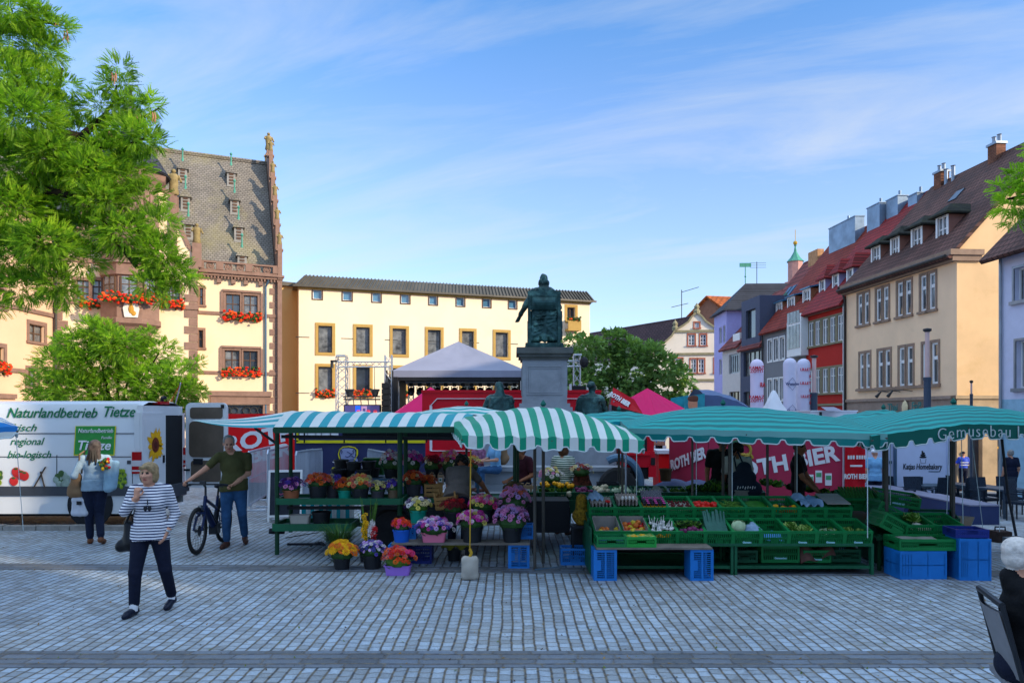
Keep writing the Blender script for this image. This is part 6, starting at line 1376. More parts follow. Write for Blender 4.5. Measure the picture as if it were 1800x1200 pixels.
figure_person('man in light blue T-shirt and white cap walking away past the podium',pz(1538,21.5),R(165),dict(kr=(-.1,.0,.5),al=(.1,-.1,.09),tl=(.12,-.25,.03)),[SKIN,m_lblue,m_navyt,m_sneak,m_wht],'cap',1.15,'short',.018,hem=.12,H=1.75,yaw=R(-40))
o=figure_person('police officer in navy uniform and blue vest seen from behind',pz(1693,33),R(175),dict(er=(-.27,-.02,1.13),wr=(-.17,-.2,1.08),el=(.27,-.02,1.13),wl=(.17,-.2,1.08)),[SKIN,m_bluev,m_polnavy,m_shoeb,m_polnavy],'cap',1.15,'short',.02,H=1.78)
q=MB();q.bx(-.17,.17,.142,.15,1.16,1.2);q.bx(-.17,.17,.142,.15,1.27,1.31);q.build('reflective_stripe',m_wht,o)
figure_person('grey haired man in navy polo shirt seen from behind, near the shop',pz(1777,24),R(178),dict(),[SKIN,m_polnavy,m_jeand,m_shoeb,H_GR],'white',1.15,'short',.018,hem=.08,H=1.76)
figure_person('woman in a red and white patterned dress at the far right',pz(1797,27),R(20),dict(),[SKIN,clothm('red floral','#b84038',var=.8,scale=16),clothm('red floral skirt','#b84038',var=.8,scale=16),m_sneak,H_BR],'bob',1.0,'short',.02,H=1.66,skirt=True)
sp_=Vector((X(1792,4.75),4.75,0))
o=figure_person('white haired elderly man in a dark jacket sitting with his back to us',sp_,R(72),{**sit,'head':(0.0,-.01,1.205),'neck':(0,.0,1.05)},[SKIN,m_black,m_navyt,m_shoeb,H_WT],'white',1.08,'long',.009,H=1.74,yaw=R(28),extra=lambda V,s:[cap(V['neck']+Vector((q*.05,.03,-.02)),V['neck']+Vector((-q*.02,.055,.035)),.06,.045,1,.03)for q in(-1,0,1)])
t=thing('folding_chair','folding chair with grey back panel holding the seated elderly man','chair',sp_+Vector((.13,-.04,0)),R(72))
m_chf=mat('chair frame','#23262c',.4,.1);m_chp=mat('chair panel','#7d7c80',.6,.12,6)
mb=MB();mb.bx(-.24,.24,-.24,.24,.42,.46);mb.build('seat',m_chp,t)
mb=MB();mb.grid(lambda u,v:(-.22+.44*u,.165+.12*v+.03*math.sin(u*math.pi),.5+.42*v),6,5);mb.grid(lambda u,v:(-.22+.44*u,.19+.12*v+.03*math.sin(u*math.pi),.5+.42*v),6,5);mb.build('backrest',m_chp,t,40)
for s in(-1,1):
 q=MB();q.tube([(s*.25,.30,.97),(s*.25,.18,.46),(s*.25,-.28,0)],.016,8);q.build('leg',m_chf,t,40);q=MB();q.tube([(s*.22,-.24,.42),(s*.22,.34,.0)],.016,8);q.build('leg',m_chf,t,40)
mb=MB();mb.tube([(-.25,.30,.97),(.25,.30,.97)],.02,8);mb.build('top_rail',m_chf,t,40)
m_gran=mat('pale grey stone','#8f949b',.75,.1,1.2,.25,25,dirt=('#5c6066',.8,.5,.5));m_grand=mat('weathered cornice','#5a5d5a',.85,.25,2,.4,20);m_brz=mat('green bronze','#2c4a4a',.45,.5,3.0,.4,14,metal=.4,dirt=('#6f9c92',2.2,.52,.6))
mx,my=.86,20.0;zt=Z(612,19.6)
t=thing('monument','stone monument pedestal with panelled shaft behind the stalls','monument',(mx,my,0))
mb=MB();mb.bx(-2.4,2.4,-2.6,2.4,-.3,.3);mb.bx(-2.1,2.1,-2.2,2.1,.3,.45);mb.build('step',m_gran,t)
mb=MB();mb.bx(-2.0,2.0,-2.1,2.0,.45,.78);mb.bx(-2.08,2.08,-2.2,2.08,.78,.88);mb.bx(-1.75,1.75,-1.5,1.7,.88,1.42);mb.bx(-1.6,1.6,-1.1,1.2,1.42,1.55);mb.bx(-.95,.95,-.95,.95,1.55,2.12);mb.build('base',m_gran,t)
for x in(-1,.1,1.1):pass
w_=.585;zs=Z(632,19.4)
mb=MB();mb.bx(-.82,.82,-.82,.82,2.12,2.24);mb.bx(-.72,.72,-.72,.72,2.24,2.34);mb.bx(-.66,.66,-.66,.66,2.34,2.44);mb.bx(-w_,w_,-w_,w_,2.44,zs)
for s in(0,1):
 for k in range(4):
  a=k*math.pi/2;q=Matrix.Rotation(a,4,'Z');mb.T=q;i=.12+.05*s;pz0,pz1=2.66+.05*s,zs-.16-.05*s
  mb.bx(-w_+i,w_-i,-w_-.02+.008*s,-w_+.001,pz0,pz0+.03);mb.bx(-w_+i,w_-i,-w_-.02+.008*s,-w_+.001,pz1-.03,pz1);mb.bx(-w_+i,-w_+i+.03,-w_-.02+.008*s,-w_+.001,pz0+.03,pz1-.03);mb.bx(w_-i-.03,w_-i,-w_-.02+.008*s,-w_+.001,pz0+.03,pz1-.03)
mb.T=None;mb.build('shaft',m_gran,t)
mb=MB();mb.bx(-.63,.63,-.63,.63,zs,zs+.07);mb.bx(-.68,.68,-.68,.68,zs+.07,zs+.16);mb.bx(-.74,.74,-.74,.74,zs+.16,zt);mb.build('cornice',m_grand,t)
t=thing('seated_statue','large green bronze statue of a man seated on a chair, seen from behind','statue',(mx,my,zt),R(180))
mb=MB();mb.bx(-.5,.5,-.55,.5,0,.14);mb.build('plinth',m_brz,t)
mb=MB();hb=1.12
for x in(-.43,.36):mb.bx(x,x+.08,.3,.4,.14,1.52);mb.bx(x,x+.08,-.32,-.22,.14,.8)
mb.bx(-.43,.44,.29,.41,1.38,1.52);mb.bx(-.35,.36,.30,.38,1.02,1.38);mb.bx(-.40,.41,-.3,.25,.66,.74)
mb.grid(lambda u,v:(-.34+.69*u,.39+.10*math.sin(v*math.pi)*math.sin(u*math.pi)**.3,1.02+.36*v),10,6);mb.build('chair',m_brz,t)
pr=[]
def sp(a,b,ra,rb,k=.05):pr.append(cap(a,b,ra,rb,0,k))
sp((0,.04,.95),(0,.04,1.55),.22,.19);sp((-.17,.03,1.55),(.17,.03,1.55),.125,.125);sp((0,.05,1.65),(0,0,1.8),.1,.09)
pr.append(ell((0,-.02,1.9),(.115,.14,.155),0));
for i in range(14):a=i*.52;pr.append(ell((.1*math.cos(a),.05+.06*math.sin(a),1.78+.03*math.sin(i*2.1)),(.05,.05,.09),0,None,.02))
for s in(-1,1):sp((s*.14,-.05,.9),(s*.2,-.5,.92),.16,.12);sp((s*.2,-.5,.9),(s*.2,-.45,.2),.12,.09);sp((s*.2,-.45,.18),(s*.2,-.62,.17),.07,.05)
sp((.28,.02,1.55),(.47,-.08,1.22),.10,.085);sp((.47,-.08,1.22),(.62,-.3,1.0),.085,.055);sp((.62,-.3,1.0),(.66,-.38,.92),.06,.05)
for q in(-.03,0,.03):sp((.66+q,-.38,.92),(.72+q*1.6,-.42,.8),.025,.016,.01)
sp((-.28,.02,1.5),(-.40,-.1,1.15),.10,.085);sp((-.40,-.1,1.15),(-.25,-.38,1.1),.09,.06)
for i in range(16):
 u=i/15;x=-.36+.72*u;sp((x*.85,.27-.03*math.sin(i*1.9),.98),(x*.95+.07*math.sin(i*2.3),.29+.06*math.sin(i*1.3),.24),.06,.05+.03*(i%3==0),.03)
for i in range(9):sp((-.34+.02*i,.33,.98-.08*i),(.16+.03*i,.37,.84-.08*i+.12*math.sin(i)),.035,.03,.02)
for i in range(8):sp((.30,.12-.09*i,.95),(.33+.03*math.sin(i*2),.14-.09*i,.24),.05,.045,.03);sp((-.32,.12-.09*i,.9),(-.33-.03*math.sin(i*2),.14-.09*i,.24),.05,.045,.03)
sp((-.46,.1,1.0),(-.44,.12,.3),.04,.06)
sdf_body('figure',pr,[m_brz],.016,t,.012)
def allegory(x,lab,flip,hood):
 t=thing('allegorical_statue',lab,'statue',(mx+x,my-.35,1.55),R(150)if flip else R(200),'bronze side figures of the monument');pr=[]
 def sp(a,b,ra,rb,k=.05):pr.append(cap(a,b,ra,rb,0,k))
 sp((0,0,.35),(0,-.05,.95),.27,.23);sp((-.22,-.03,1.0),(.22,-.03,1.0),.13,.13);sp((0,-.04,1.05),(0,-.1,1.22),.085,.075);pr.append(ell((0,-.13,1.31),(.1,.125,.14),0))
 if hood:pr.append(ell((0,-.08,1.33),(.12,.13,.15),0));sp((0,.0,1.3),(.05,.14,.7),.1,.2)
 else:pr.append(ell((0,-.05,1.38),(.11,.12,.1),0));pr.append(ell((0,.08,1.36),(.06,.06,.06),0))
 for s in(-1,1):sp((s*.14,-.05,.42),(s*.2,-.48,.44),.15,.12);sp((s*.2,-.48,.42),(s*.2,-.46,.05),.12,.1)
 sp((.3,-.03,.98),(.42,-.1,.66),.1,.085);sp((.42,-.1,.66),(.56,-.32,.5),.07,.05);sp((-.3,-.03,.98),(-.38,-.12,.7),.1,.08);sp((-.38,-.12,.7),(-.25,-.4,.62),.07,.05)
 for i in range(14):a=i/13*math.pi;sp((.27*math.cos(a),.1+.12*math.sin(a),1.0),(.4*math.cos(a)+.05*math.sin(i*2.3),.12+.28*math.sin(a),.03),.055,.075,.03)
 for i in range(7):sp((-.34+.03*i,.16,.95-.05*i),(.3,.2+.02*i,.72-.1*i),.028,.035,.02)
 sp((-.3,.1,.25),(.5,-.2,.06),.16,.1)
 sdf_body('figure',pr,[m_brz],.017,t,.01);q=MB();q.bx(-.45,.5,-.55,.42,-.02,.06);q.build('plinth',m_brz,t)
allegory(-1.18,'hooded bronze figure crouching at the foot of the pedestal',False,True);allegory(1.22,'draped bronze woman with bun sitting at the foot of the pedestal',True,False)
m_vanw=mat('van white lacquer','#c9ccd2',.22,.03,.6,spec=.6);m_vang=mat('van grey plastic','#3c4048',.6,.08);m_tail=mat('tail light red','#a00c14',.15,.1);m_tailw=mat('tail light white','#c0b8bc',.15);m_ply=mat('brown plywood lining','#5d5248',.75,.2,1.5);m_dgreen=mat('dark green vinyl','#1e6a48',.5);m_sgreen=mat('sign green','#2f8a3c',.5,.12,2);m_vdark=mat('van interior',(.012,.014,.018),.8)
VY,VX1=14.0,-7.06;VX0=VX1-5.9
t=thing('delivery_van','white delivery van lettered Naturlandbetrieb Tietze with its rear door open','van',(VX1,VY,.08));W_=1.98;H_=2.33
def vz(py):return Z(py,VY)-.08
def vx(px):return X(px,VY)-VX1
prof=[(0,.19),(0,1.05),(.0,1.25),(.055,1.75),(.12,2.12),(.2,2.27),(.42,H_),(W_-.42,H_),(W_-.2,2.27),(W_-.12,2.12),(W_-.055,1.75),(W_,1.25),(W_,.19)]
mb=MB();xs_=[-.0,-.04,-4.6];n=len(prof)
def ring(x,k=0.0):return[(x,(a-W_/2)*(1-k)+W_/2,b if b<1 else 1+(b-1)*(1-k*.6))for a,b in prof]
rings=[ring(-.03,.03),ring(-.10,.0),ring(-4.4,.0),ring(-4.75,.04)]
nose=[(-5.35,y,z)for _,y,z in ring(0,.08)];nose=[(-4.75-(.75 if z<1.35 else.75-.95*min(1,(z-1.35)/1.0)*.8),(y-W_/2)*.93+W_/2,z)for _,y,z in ring(0,.05)]
rings.append(nose)
nv=[(x-.35 if z<1.15 else x-.05,(y-W_/2)*.9+W_/2,min(z,1.15)if z<1.3 else z*.98)for x,y,z in nose];rings.append(nv)
vs=[p for r_ in rings for p in r_];fs=[]
for i in range(len(rings)-1):
 for k in range(n-1):fs.append((i*n+k,i*n+k+1,(i+1)*n+k+1,(i+1)*n+k))
 fs.append((i*n+n-1,i*n,(i+1)*n,(i+1)*n+n-1))
fs.append(tuple((len(rings)-1)*n+k for k in range(n)))
mb.add(vs,fs)
mb.bx(-.1,-.0,0.02,.14,.55,2.1);mb.bx(-.1,-.0,W_-.14,W_-.02,.55,2.1);mb.bx(-.1,.0,.14,W_-.14,2.05,2.24)
body=mb.build('body',m_vanw,t,40)
mb=MB();mb.bx(-.6,-.08,.16,W_-.16,.62,2.06);mb.bx(-.02,.004,.96,W_-.15,.62,2.04);mb.build('load_opening',m_vdark,t)
mb=MB();mb.bx(-.0,.045,.03,W_/2-.01,.5,2.1);mb.bx(.045,.052,.12,W_/2-.1,1.35,1.98,0);mb.bx(.045,.065,W_/2-.14,W_/2-.08,1.1,1.25,1);dl=mb.build('rear_door',[m_vanw,m_ink],t)
m_pet=mat('sunflower petals','#d8a010',.6,.2,8);m_seed=mat('sunflower seeds','#6a2c18',.7,.3,20);mb=MB();cy,cz=.53,1.47
for k in range(22):
 a=k*2*math.pi/22+.1*math.sin(k*3);l=.33+.05*math.sin(k*5.1);w=.05
 for q in(0,1):pass
 d_=Vector((0,math.cos(a),math.sin(a)));s_=Vector((0,-math.sin(a),math.cos(a)));c=Vector((.056+.001*(k%3),cy,cz));mb.add([c+d_*.1-s_*.03,c+d_*.24-s_*w,c+d_*l,c+d_*.24+s_*w,c+d_*.1+s_*.03],[(0,1,2,3,4)])
mb.lathe([(.14,0),(.1,.006),(0,.008)],16,(0,0,0),1)if False else None
q=MB();q.T=Matrix.Translation((.058,cy,cz))@Matrix.Rotation(R(90),4,'Y');q.lathe([(.15,0),(.12,.005),(.0,.006)],18,mi=0);q.lathe([(.07,.006),(0,.008)],14,mi=1);q.build('sunflower_centre',[m_seed,mat('seed dark','#4a1a12',.7)],dl);mb.build('sunflower_decal',m_pet,dl)
dr_=thing('x',None,None);bpy.data.objects.remove(dr_)
mb=MB();dw=.93;mb.T=Matrix.Translation((.02,W_-.02,0))@Matrix.Rotation(R(-2),4,'Z')
def rr_panel(x0,x1,z0,z1,r,n=5):return[(x0+r-r*math.cos(a),z0+r-r*math.sin(a))for a in[i*math.pi/2/n for i in range(n+1)]]+[(x1-r+r*math.sin(a),z0+r-r*math.cos(a))for a in[i*math.pi/2/n for i in range(n+1)]]+[(x1-r+r*math.cos(a),z1-r+r*math.sin(a))for a in[i*math.pi/2/n for i in range(n+1)]]+[(x0+r-r*math.sin(a),z1-r+r*math.cos(a))for a in[i*math.pi/2/n for i in range(n+1)]]
mb.prism(rr_panel(.02,dw,.5,2.32,.12),1,-.05,0,0);mb.prism(rr_panel(.12,dw-.1,1.98,2.22,.06),1,-.062,-.045,1);mb.prism(rr_panel(.1,dw-.08,1.15,1.92,.1),1,-.062,-.045,1);mb.prism(rr_panel(.14,dw-.14,.62,1.08,.06),1,-.06,-.045,1);mb.bx(.2,.4,-.08,-.05,1.0,1.12,2);mb.bx(.8,.86,-.08,-.05,2.2,2.28,2);mb.bx(.0,.12,-.1,-.05,.86,.9,2)
mb.build('rear_door',[m_vanw,m_ply,m_ink],t)['label']='open rear door showing its brown lining'
mb=MB();mb.bx(-5.2,.03,-.025,.05,.53,.71);mb.bx(.0,.09,.0,W_,.42,.62);mb.bx(.02,.1,.15,W_-.15,.36,.44);mb.build('rubbing_strip',m_vang,t)
for y in(.01,W_-.08):
 mb=MB();mb.bx(-.13,.035,y-.025,y+.08,.95,1.36,0);mb.bx(-.132,.037,y-.028,y+.083,1.09,1.2,1);mb.bx(-.132,.037,y-.028,y+.083,.99,1.02,1);mb.build('tail_light',[m_tail,m_tailw],t)
mb=MB();mb.bx(-.14,.02,.8,1.2,H_-.06,H_-.0,0);mb.tube([(-.06,1.05,H_),(-.06,1.05,H_+.07),(.04,.98,H_+.08)],.035,6,1);mb.build('rear_camera',[m_tail,m_ink],t)
for x in(vx(159),vx(159)-3.66):
 for y in(.13,W_-.13):wheel(t,(x,y,.335),.345,.24,hub=m_zinc)
 q=MB();q.T=Matrix.Translation((x,-.004,.36))@Matrix.Rotation(R(90),4,'X');q.lathe([(.43,0),(.43,.012),(0,.013)],28);q.build('wheel_arch',m_vdark,t,40)
mb=MB();mb.bx(-5.0,-.1,.2,W_-.2,.12,.3);mb.tube([(-.3,.6,.3),(.02,.6,.28)],.04,6);mb.build('underbody',m_vdark,t)
mb=MB()
for px in(100,233):mb.bx(vx(px)-.006,vx(px)+.006,-.006,.02,.76,1.3)
mb.bx(-4.4,-.15,-.008,.004,1.26,1.275);mb.bx(vx(2),vx(240),-.008+.045,.06,1.70,1.715);mb.bx(vx(227)-.035,vx(227)+.035,-.012,.01,1.13,1.2);mb.build('panel_seam',m_vang,t)
def vtext(s,px,py,size,m=m_dgreen,par=t,**kw):
 z=vz(py);y=-.012 if z<1.26 else(.005+(z-1.25)*.105 if z<1.78 else.055+(z-1.75)*.175);return text(s,size,m,par,(vx(px),y-.012,z),(R(90)-math.atan(.105 if z<1.78 else.18),0,0),**kw)
vtext('Naturlandbetrieb',85,726,.27,shear=.25,bold=.003,fit=1.72);vtext('Tietze',203,724,.29,shear=.25,bold=.004,fit=.6);vtext('frisch',37,752,.2,shear=.3,fit=.5);vtext('regional',45,776,.2,shear=.3,fit=.64);vtext('bio-logisch',51,799,.2,shear=.3,fit=.82)
mb=MB();zc=vz(773.5);mb.T=Matrix.Translation((vx(166),.023,zc))@Matrix.Rotation(-math.atan(.105),4,'X');mb.bx(-.385,.385,-.012,0,-.29,.27,1);mb.bx(-.37,.37,-.016,-.004,-.27,.265,0);sg=mb.build('green_sign',[m_sgreen,m_yelp],t)
for a_ in(('Naturlandbetrieb',167,757,.115,.66),('Tietze',165,783,.25,.62),('Familie',187,769,.07,.2)):o_=vtext(a_[0],a_[1],a_[2],a_[3],m_wht,shear=.2,fit=a_[4],bold=.004 if a_[0]=='Tietze' else 0);o_.location.y-=.03
mb=MB()
def disc(px,py,rx,rz,mi,o=0.0):mb.ball((vx(px),-.012-o,vz(py)),(rx,.006,rz),12,8,mi)
for px,py in((29,829),(38,834),(25,845),(44,836)):disc(px,py,.085,.09,0,.001*px/9);disc(px,py-5.5,.04,.02,2,.008)
mb.bar((vx(60),-.014,vz(857)),(vx(81),-.014,vz(820)),.05,.008,3);mb.bar((vx(80),-.014,vz(858)),(vx(72),-.014,vz(828)),.045,.008,3)
for i in range(18):a=i*2.4;disc(110+11*math.cos(a)*(i/18)**.5,842+11*math.sin(a)*(i/18)**.5,.06,.065,4 if i%3 else 2,.0005*i)
for i in range(34):a=i*2.4;disc(213+10*math.cos(a)*(i/34)**.5,840+16*math.sin(a)*(i/34)**.5,.035,.04,5 if i%3 else 2,.0005*i)
for i in range(10):disc(-2+4*math.cos(i),838+10*math.sin(i*1.7),.04,.05,5 if i%2 else 2,.0005*i)
mb.build('vegetable_decal',[mat('tomato print','#c02a28',.4,.15,6),m_wht,mat('leaf print','#3c5a30',.5,.2,8),mat('bean print','#4a4038',.5,.2,8),mat('kale print','#8a9a90',.5,.3,10),mat('lettuce print','#7c9420',.5,.3,12)],t,60)
mb=MB();k_=W_/2
mb.add([(-4.86,.16,1.42),(-4.86,W_-.16,1.42),(-4.80-.04,W_-.3,2.1),(-4.80-.04,.3,2.1)],[(0,1,2,3)])
for y in(-.012,W_+.012):s_=.10 if y<0 else-.10;mb.add([(-4.5,y+s_*.3,1.38),(-3.75,y+s_*.3,1.38),(-3.75,y+s_*1.3,2.0),(-4.35,y+s_*1.3,2.0)],[(0,1,2,3)])
mb.build('cab_window',m_glass,t,fixn=False)
for y in(.22,W_-.22):q=MB();q.ball((-5.6,y,.95),(.16,.14,.12),10,8);q.build('headlight',m_tailw,t,60)
m_teal=mat('teal awning stripe','#0d96a2',.6,.06,1.2,.35,7,dirt=('#5f7a70',1.7,.55,.28),trans=.18);m_awh=mat('white awning stripe','#d2d6d2',.6,.05,1.2,.35,7,dirt=('#5f7a70',1.7,.55,.28),trans=.18);m_grn=mat('green awning stripe','#0c8c6c',.6,.06,1.2,.35,7,dirt=('#5f7a70',1.7,.55,.28),trans=.15);m_tl2=mat('bright teal canvas','#14a49e',.55,.06,1.2,.35,7,dirt=('#5f7a70',1.7,.55,.28),trans=.2);m_tl3=mat('deep teal canvas','#0a7674',.55,.06,1.2,.35,7,dirt=('#5f7a70',1.7,.55,.28),trans=.2);m_dkteal=mat('dark green valance','#0a5c52',.6,.08,1.5,trans=.1);m_pipe=mat('white piping','#b8c4c6',.6);m_gband=mat('grey green band','#6fa6a2',.6,.06,1.5,trans=.2);m_pole=mat('stall pole','#4a4640',.5,.15);m_gpole=mat('green steel pole','#0f3a24',.45,.15)
def canopy(name,lab,c,apex,nst,along,ms,bulge=.55,val=.2,valm=None,nsc=14,sides=(0,1,3),wave=.012,ridge=0.0,group='market parasols',pipe=True,mid=None):
 """c: four corners front-left, front-right, back-right, back-left; stripes run front to back ('u') or sideways ('v')"""
 c=[Vector(p)for p in c];apex=Vector(apex);ctr=sum(c,Vector())/4
 t=thing('parasol',lab,'parasol',(ctr.x,ctr.y,0),0,group);o_=Vector((ctr.x,ctr.y,0));top=apex.z-ctr.z
 def pt(u,v):
  p=c[0].lerp(c[1],u).lerp(c[3].lerp(c[2],u),v);a,b=abs(2*u-1),abs(2*v-1);h=(1-max(a,b)**1.25)*(1-bulge)+(1-a*a)*(1-b*b)*bulge
  off=(apex-ctr)*h;off.z+=ridge*(1-b)*0;p=p+off
  if mid:p.z+=mid*(1-a)*(1-v)**3
  p.z+=wave*math.sin(u*nst*2.1+v*3)*math.sin(v*9+u*4);return p-o_
 k=3;N=nst*k;mb=MB()
 if along=='u':mb.grid(lambda u,v:pt(u,v),N,24,lambda i,j:(i//k)%2)
 else:mb.grid(lambda u,v:pt(u,v),30,N,lambda i,j:(j//k)%2)
 cv=mb.build('canopy',ms,t,50)
 mb=MB();E=[(lambda s:pt(s,0)),(lambda s:pt(1,s)),(lambda s:pt(s,1)),(lambda s:pt(0,s))];pm=MB()
 for e in range(4):
  L=(c[e]-c[(e+1)%4]).length;ns=max(3,int(L/.3));n_=ns*12
  def low(s):
   f=(s*ns)%1.0;return val*(1-.38*sstep((abs(2*f-1)-.58)/.3))
  top_=[E[e](i/n_)for i in range(n_+1)];bot=[p-Vector((0,0,low(i/n_)))for i,p in enumerate(top_)];midp=[p-Vector((0,0,val*.45))for p in top_]
  for i in range(n_):
   u=(i+.5)/n_
   m0=(int(u*nst)%2)if(along=='u' and e in(0,2))else(0 if valm is None else 2)
   m1=m0 if valm is None or(along=='u' and e in(0,2))else 3
   mb.add([top_[i],top_[i+1],midp[i+1],midp[i]],[(0,1,2,3)],m0);mb.add([midp[i],midp[i+1],bot[i+1],bot[i]],[(0,1,2,3)],m1)
  if pipe:pm.tube(bot,.009,4)
 mb.build('valance',list(ms)+(list(valm)if valm else[]),t,fixn=False)
 if pipe:pm.build('piping',m_pipe,t)
 fr=MB();a0=pt(.5,.5)-Vector((0,0,.06))
 for p in((0,0),(1,0),(1,1),(0,1),(.5,0),(.5,1),(0,.5),(1,.5)):q=pt(*p);fr.tube([a0-Vector((0,0,.05)),q-Vector((0,0,.06))],.014,5)
 fr.build('ribs',m_pole,t);q=MB();q.tube([(a0.x,a0.y,0),a0+Vector((0,0,.05))],.024,8);q.build('pole',m_pole,t);q=MB();q.lathe([(.02,0),(.045,.03),(.03,.06),(0,.1)],10,a0+Vector((0,0,.07)));q.build('finial',m_dkteal,t)
 return t,o_
def pole(t,o_,px,py0,py1,d,r=.022,m=None,nm='pole'):
 x=X(px,d);q=MB();q.tube([Vector((x,d,max(gz(x,d)-.02,Z(py1,d))))-o_,Vector((x,d,Z(py0,d)))-o_],r,8);return q.build(nm,m or m_pole,t)
u1,o1=canopy('','large green and white striped market parasol over the flowers',[P(812,765,9.5),P(1133,773,9.3),P(1092,748,11.9),P(789,736,12.2)],P(955,715.5,10.7),25,'u',[m_grn,m_awh],.62,.165,wave=.016)
pole(u1,o1,940,785,1003,10.25,.022);pole(u1,o1,905,775,905,11.6,.03,m_gpole);pole(u1,o1,909.5,775,900,11.9,.03,m_gpole);pole(u1,o1,1094,785,880,11.4,.02);pole(u1,o1,1100,785,880,11.8,.016,m_chr)
q=MB();q.tube([P(940,1001,10.2)-o1,P(995,995,10.5)-o1],.014,6);q.build('foot',m_zincd,u1)
u2,o2=canopy('','bright teal market parasol over the vegetable rows',[P(1103,752,11.2),P(1560,762,9.5),P(1500,735,13),P(1090,739,13.2)],P(1271,713,11.6),27,'v',[m_tl2,m_tl3],.55,.18,[m_gband,m_tl3],wave=.006)
for px,d,r in((1217,11.2,.018),(1283,11.0,.028),(1349,11.2,.022),(1398.5,11.3,.02),(1558,10.8,.03)):pole(u2,o2,px,762,898,d,r)
for px,y1,d in((1119,905,11),(1224,870,11.3),(1287,880,10.9),(1401,865,11.1),(1525,945,9.7),(1565,890,11)):pole(u2,o2,px,765,y1,d,.006,m_pipe,'rope')
u3,o3=canopy('','teal market parasol lettered Gemusebau Lu at the right',[P(1532,766,9.5),P(1856,748,10.4),P(1850,728,13),P(1455,741,12.6)],P(1676,712.5,11.0),27,'v',[m_tl2,m_tl3],.5,.2,[m_dkteal,m_dkteal],wave=.006,mid=.09)
pole(u3,o3,1673,775,930,11.3,.03)
for px,px2,y1,d in((1668,1664,915,11),(1690,1693,925,11),(1708,1728,930,11.5),(1757,1757,934,13)):q=MB();q.tube([P(px,770,d)-o3,P(px2,y1,d)-o3],.006,4);q.build('rope',m_pipe,u3)
a,b=P(1532,766,9.5),P(1856,748,10.4);ang=math.atan2(b.y-a.y,b.x-a.x)
adv=dict(G=.82,e=.62,m=.95,u=.62,s=.52,b=.64,a=.62,L=.55);px_=1639
for i,chh in enumerate('Gemusebau Lu'):
 if chh==' ':px_+=9;continue
 w_=adv[chh]*22.0;f_=(px_+w_/2-1532)/(1856-1532);px_+=w_
 p=a.lerp(b,f_);p.z+=.09*(1-abs(2*f_-1))-.1;nrm_=Vector((math.sin(ang),-math.cos(ang),0));text(chh,.235,m_pipe,u3,p+nrm_*.012-o3,(R(90),0,ang),bold=-.004,name='lettering')
canopy('','teal striped parasol further back, behind the trailer awning',[P(690,735,13.2),P(930,735,13.0),P(900,727,15.5),P(720,727,15.5)],P(820,713.5,14.2),14,'v',[m_tl2,m_awh],.4,.16,[m_teal,m_teal])
canopy('','teal parasol peeping out between the striped and the bright teal one',[P(1000,741,13.3),P(1180,742,13.0),P(1150,731,15.4),P(1010,731,15.4)],P(1088,722.5,14.2),14,'v',[m_tl2,m_tl3],.4,.16,[m_teal,m_teal])
canopy('','teal parasol filling the gap left of the lettered one',[P(1440,752,12.2),P(1600,752,12.0),P(1590,730,14.6),P(1460,733,14.6)],P(1553,720,13.4),17,'v',[m_tl2,m_tl3],.45,.16,[m_teal,m_teal])
u4,o4=canopy('','blue and white striped parasol, only its corner showing by the van',[P(-190,772,8.3),P(31,748,8.6),P(5,736,10.6),P(-180,745,10.6)],P(-90,712,9.4),13,'v',[mat('blue canvas','#1878c0',.6,.06,trans=.15),m_awh],.5,.13,[mat('blue valance','#1f6fb0',.6),m_awh]);q=MB();q.tube([P(27,752,8.6)-o4,P(41,932,9.2)-o4],.004,4);q.build('rope',m_pipe,u4)
ta=thing('market_trailer','green market trailer with flower trays under a teal and white striped awning','market stall',(-2.6,11.8,0));oA=Vector((-2.6,11.8,0))
mb=MB();A,B,Cc,Dd=P(481,751,10.95),P(822,750,10.95),P(838,727,13.3),P(514,721.5,13.4)
mb.grid(lambda u,v:A.lerp(B,u).lerp(Dd.lerp(Cc,u),v)+Vector((0,0,.05*math.sin(v*math.pi)*1.3+.012*math.sin(u*46)*math.sin(v*5)))-oA,44,8,lambda i,j:(i//2)%2);aw=mb.build('awning',[m_awh,m_teal],ta,40)
A2=P(338,738,12.0);mb=MB();mb.grid(lambda u,v:A2.lerp(A,u).lerp(A2.lerp(Dd,u),v)+Vector((0,0,-.05*math.sin(u*math.pi)))-oA,16,12,lambda i,j:(j//2)%2);mb.build('side_awning',[m_teal,m_awh],ta,40)
mb=MB();mb.bar(A-oA+Vector((0,.02,-.04)),B-oA+Vector((0,.02,-.04)),.05,.09);mb.bar(A-oA+Vector((0,.02,-.04)),Dd-oA+Vector((0,0,-.04)),.04,.05);mb.build('awning_rail',m_gpole,ta)
mb=MB();mb.bar(P(495,767,11.6)-oA,P(800,771,11.6)-oA,.05,.05);mb.bar(P(448,752,11.6)-oA,P(487,780,11.4)-oA,.03,.03)
for px in(535,605,678,750):mb.bar(P(px,752,11.6)-oA,P(px,778,11.6)-oA,.02,.02)
mb.bx(P(603,0,12.4).x-oA.x,P(800,0,12.4).x-oA.x,.55,.75,Z(771,12.4),Z(752,12.4));mb.build('awning_frame',m_ink,ta)
for px,py,d,r in((487,975,11.35,.035),(511,935,12.1,.033),(703,905,11.35,.04),(713,905,12.0,.035)):pole(ta,oA,px,753,py,d,r,m_gpole)
m_trg=mat('trailer green','#16553a',.5,.15,2)
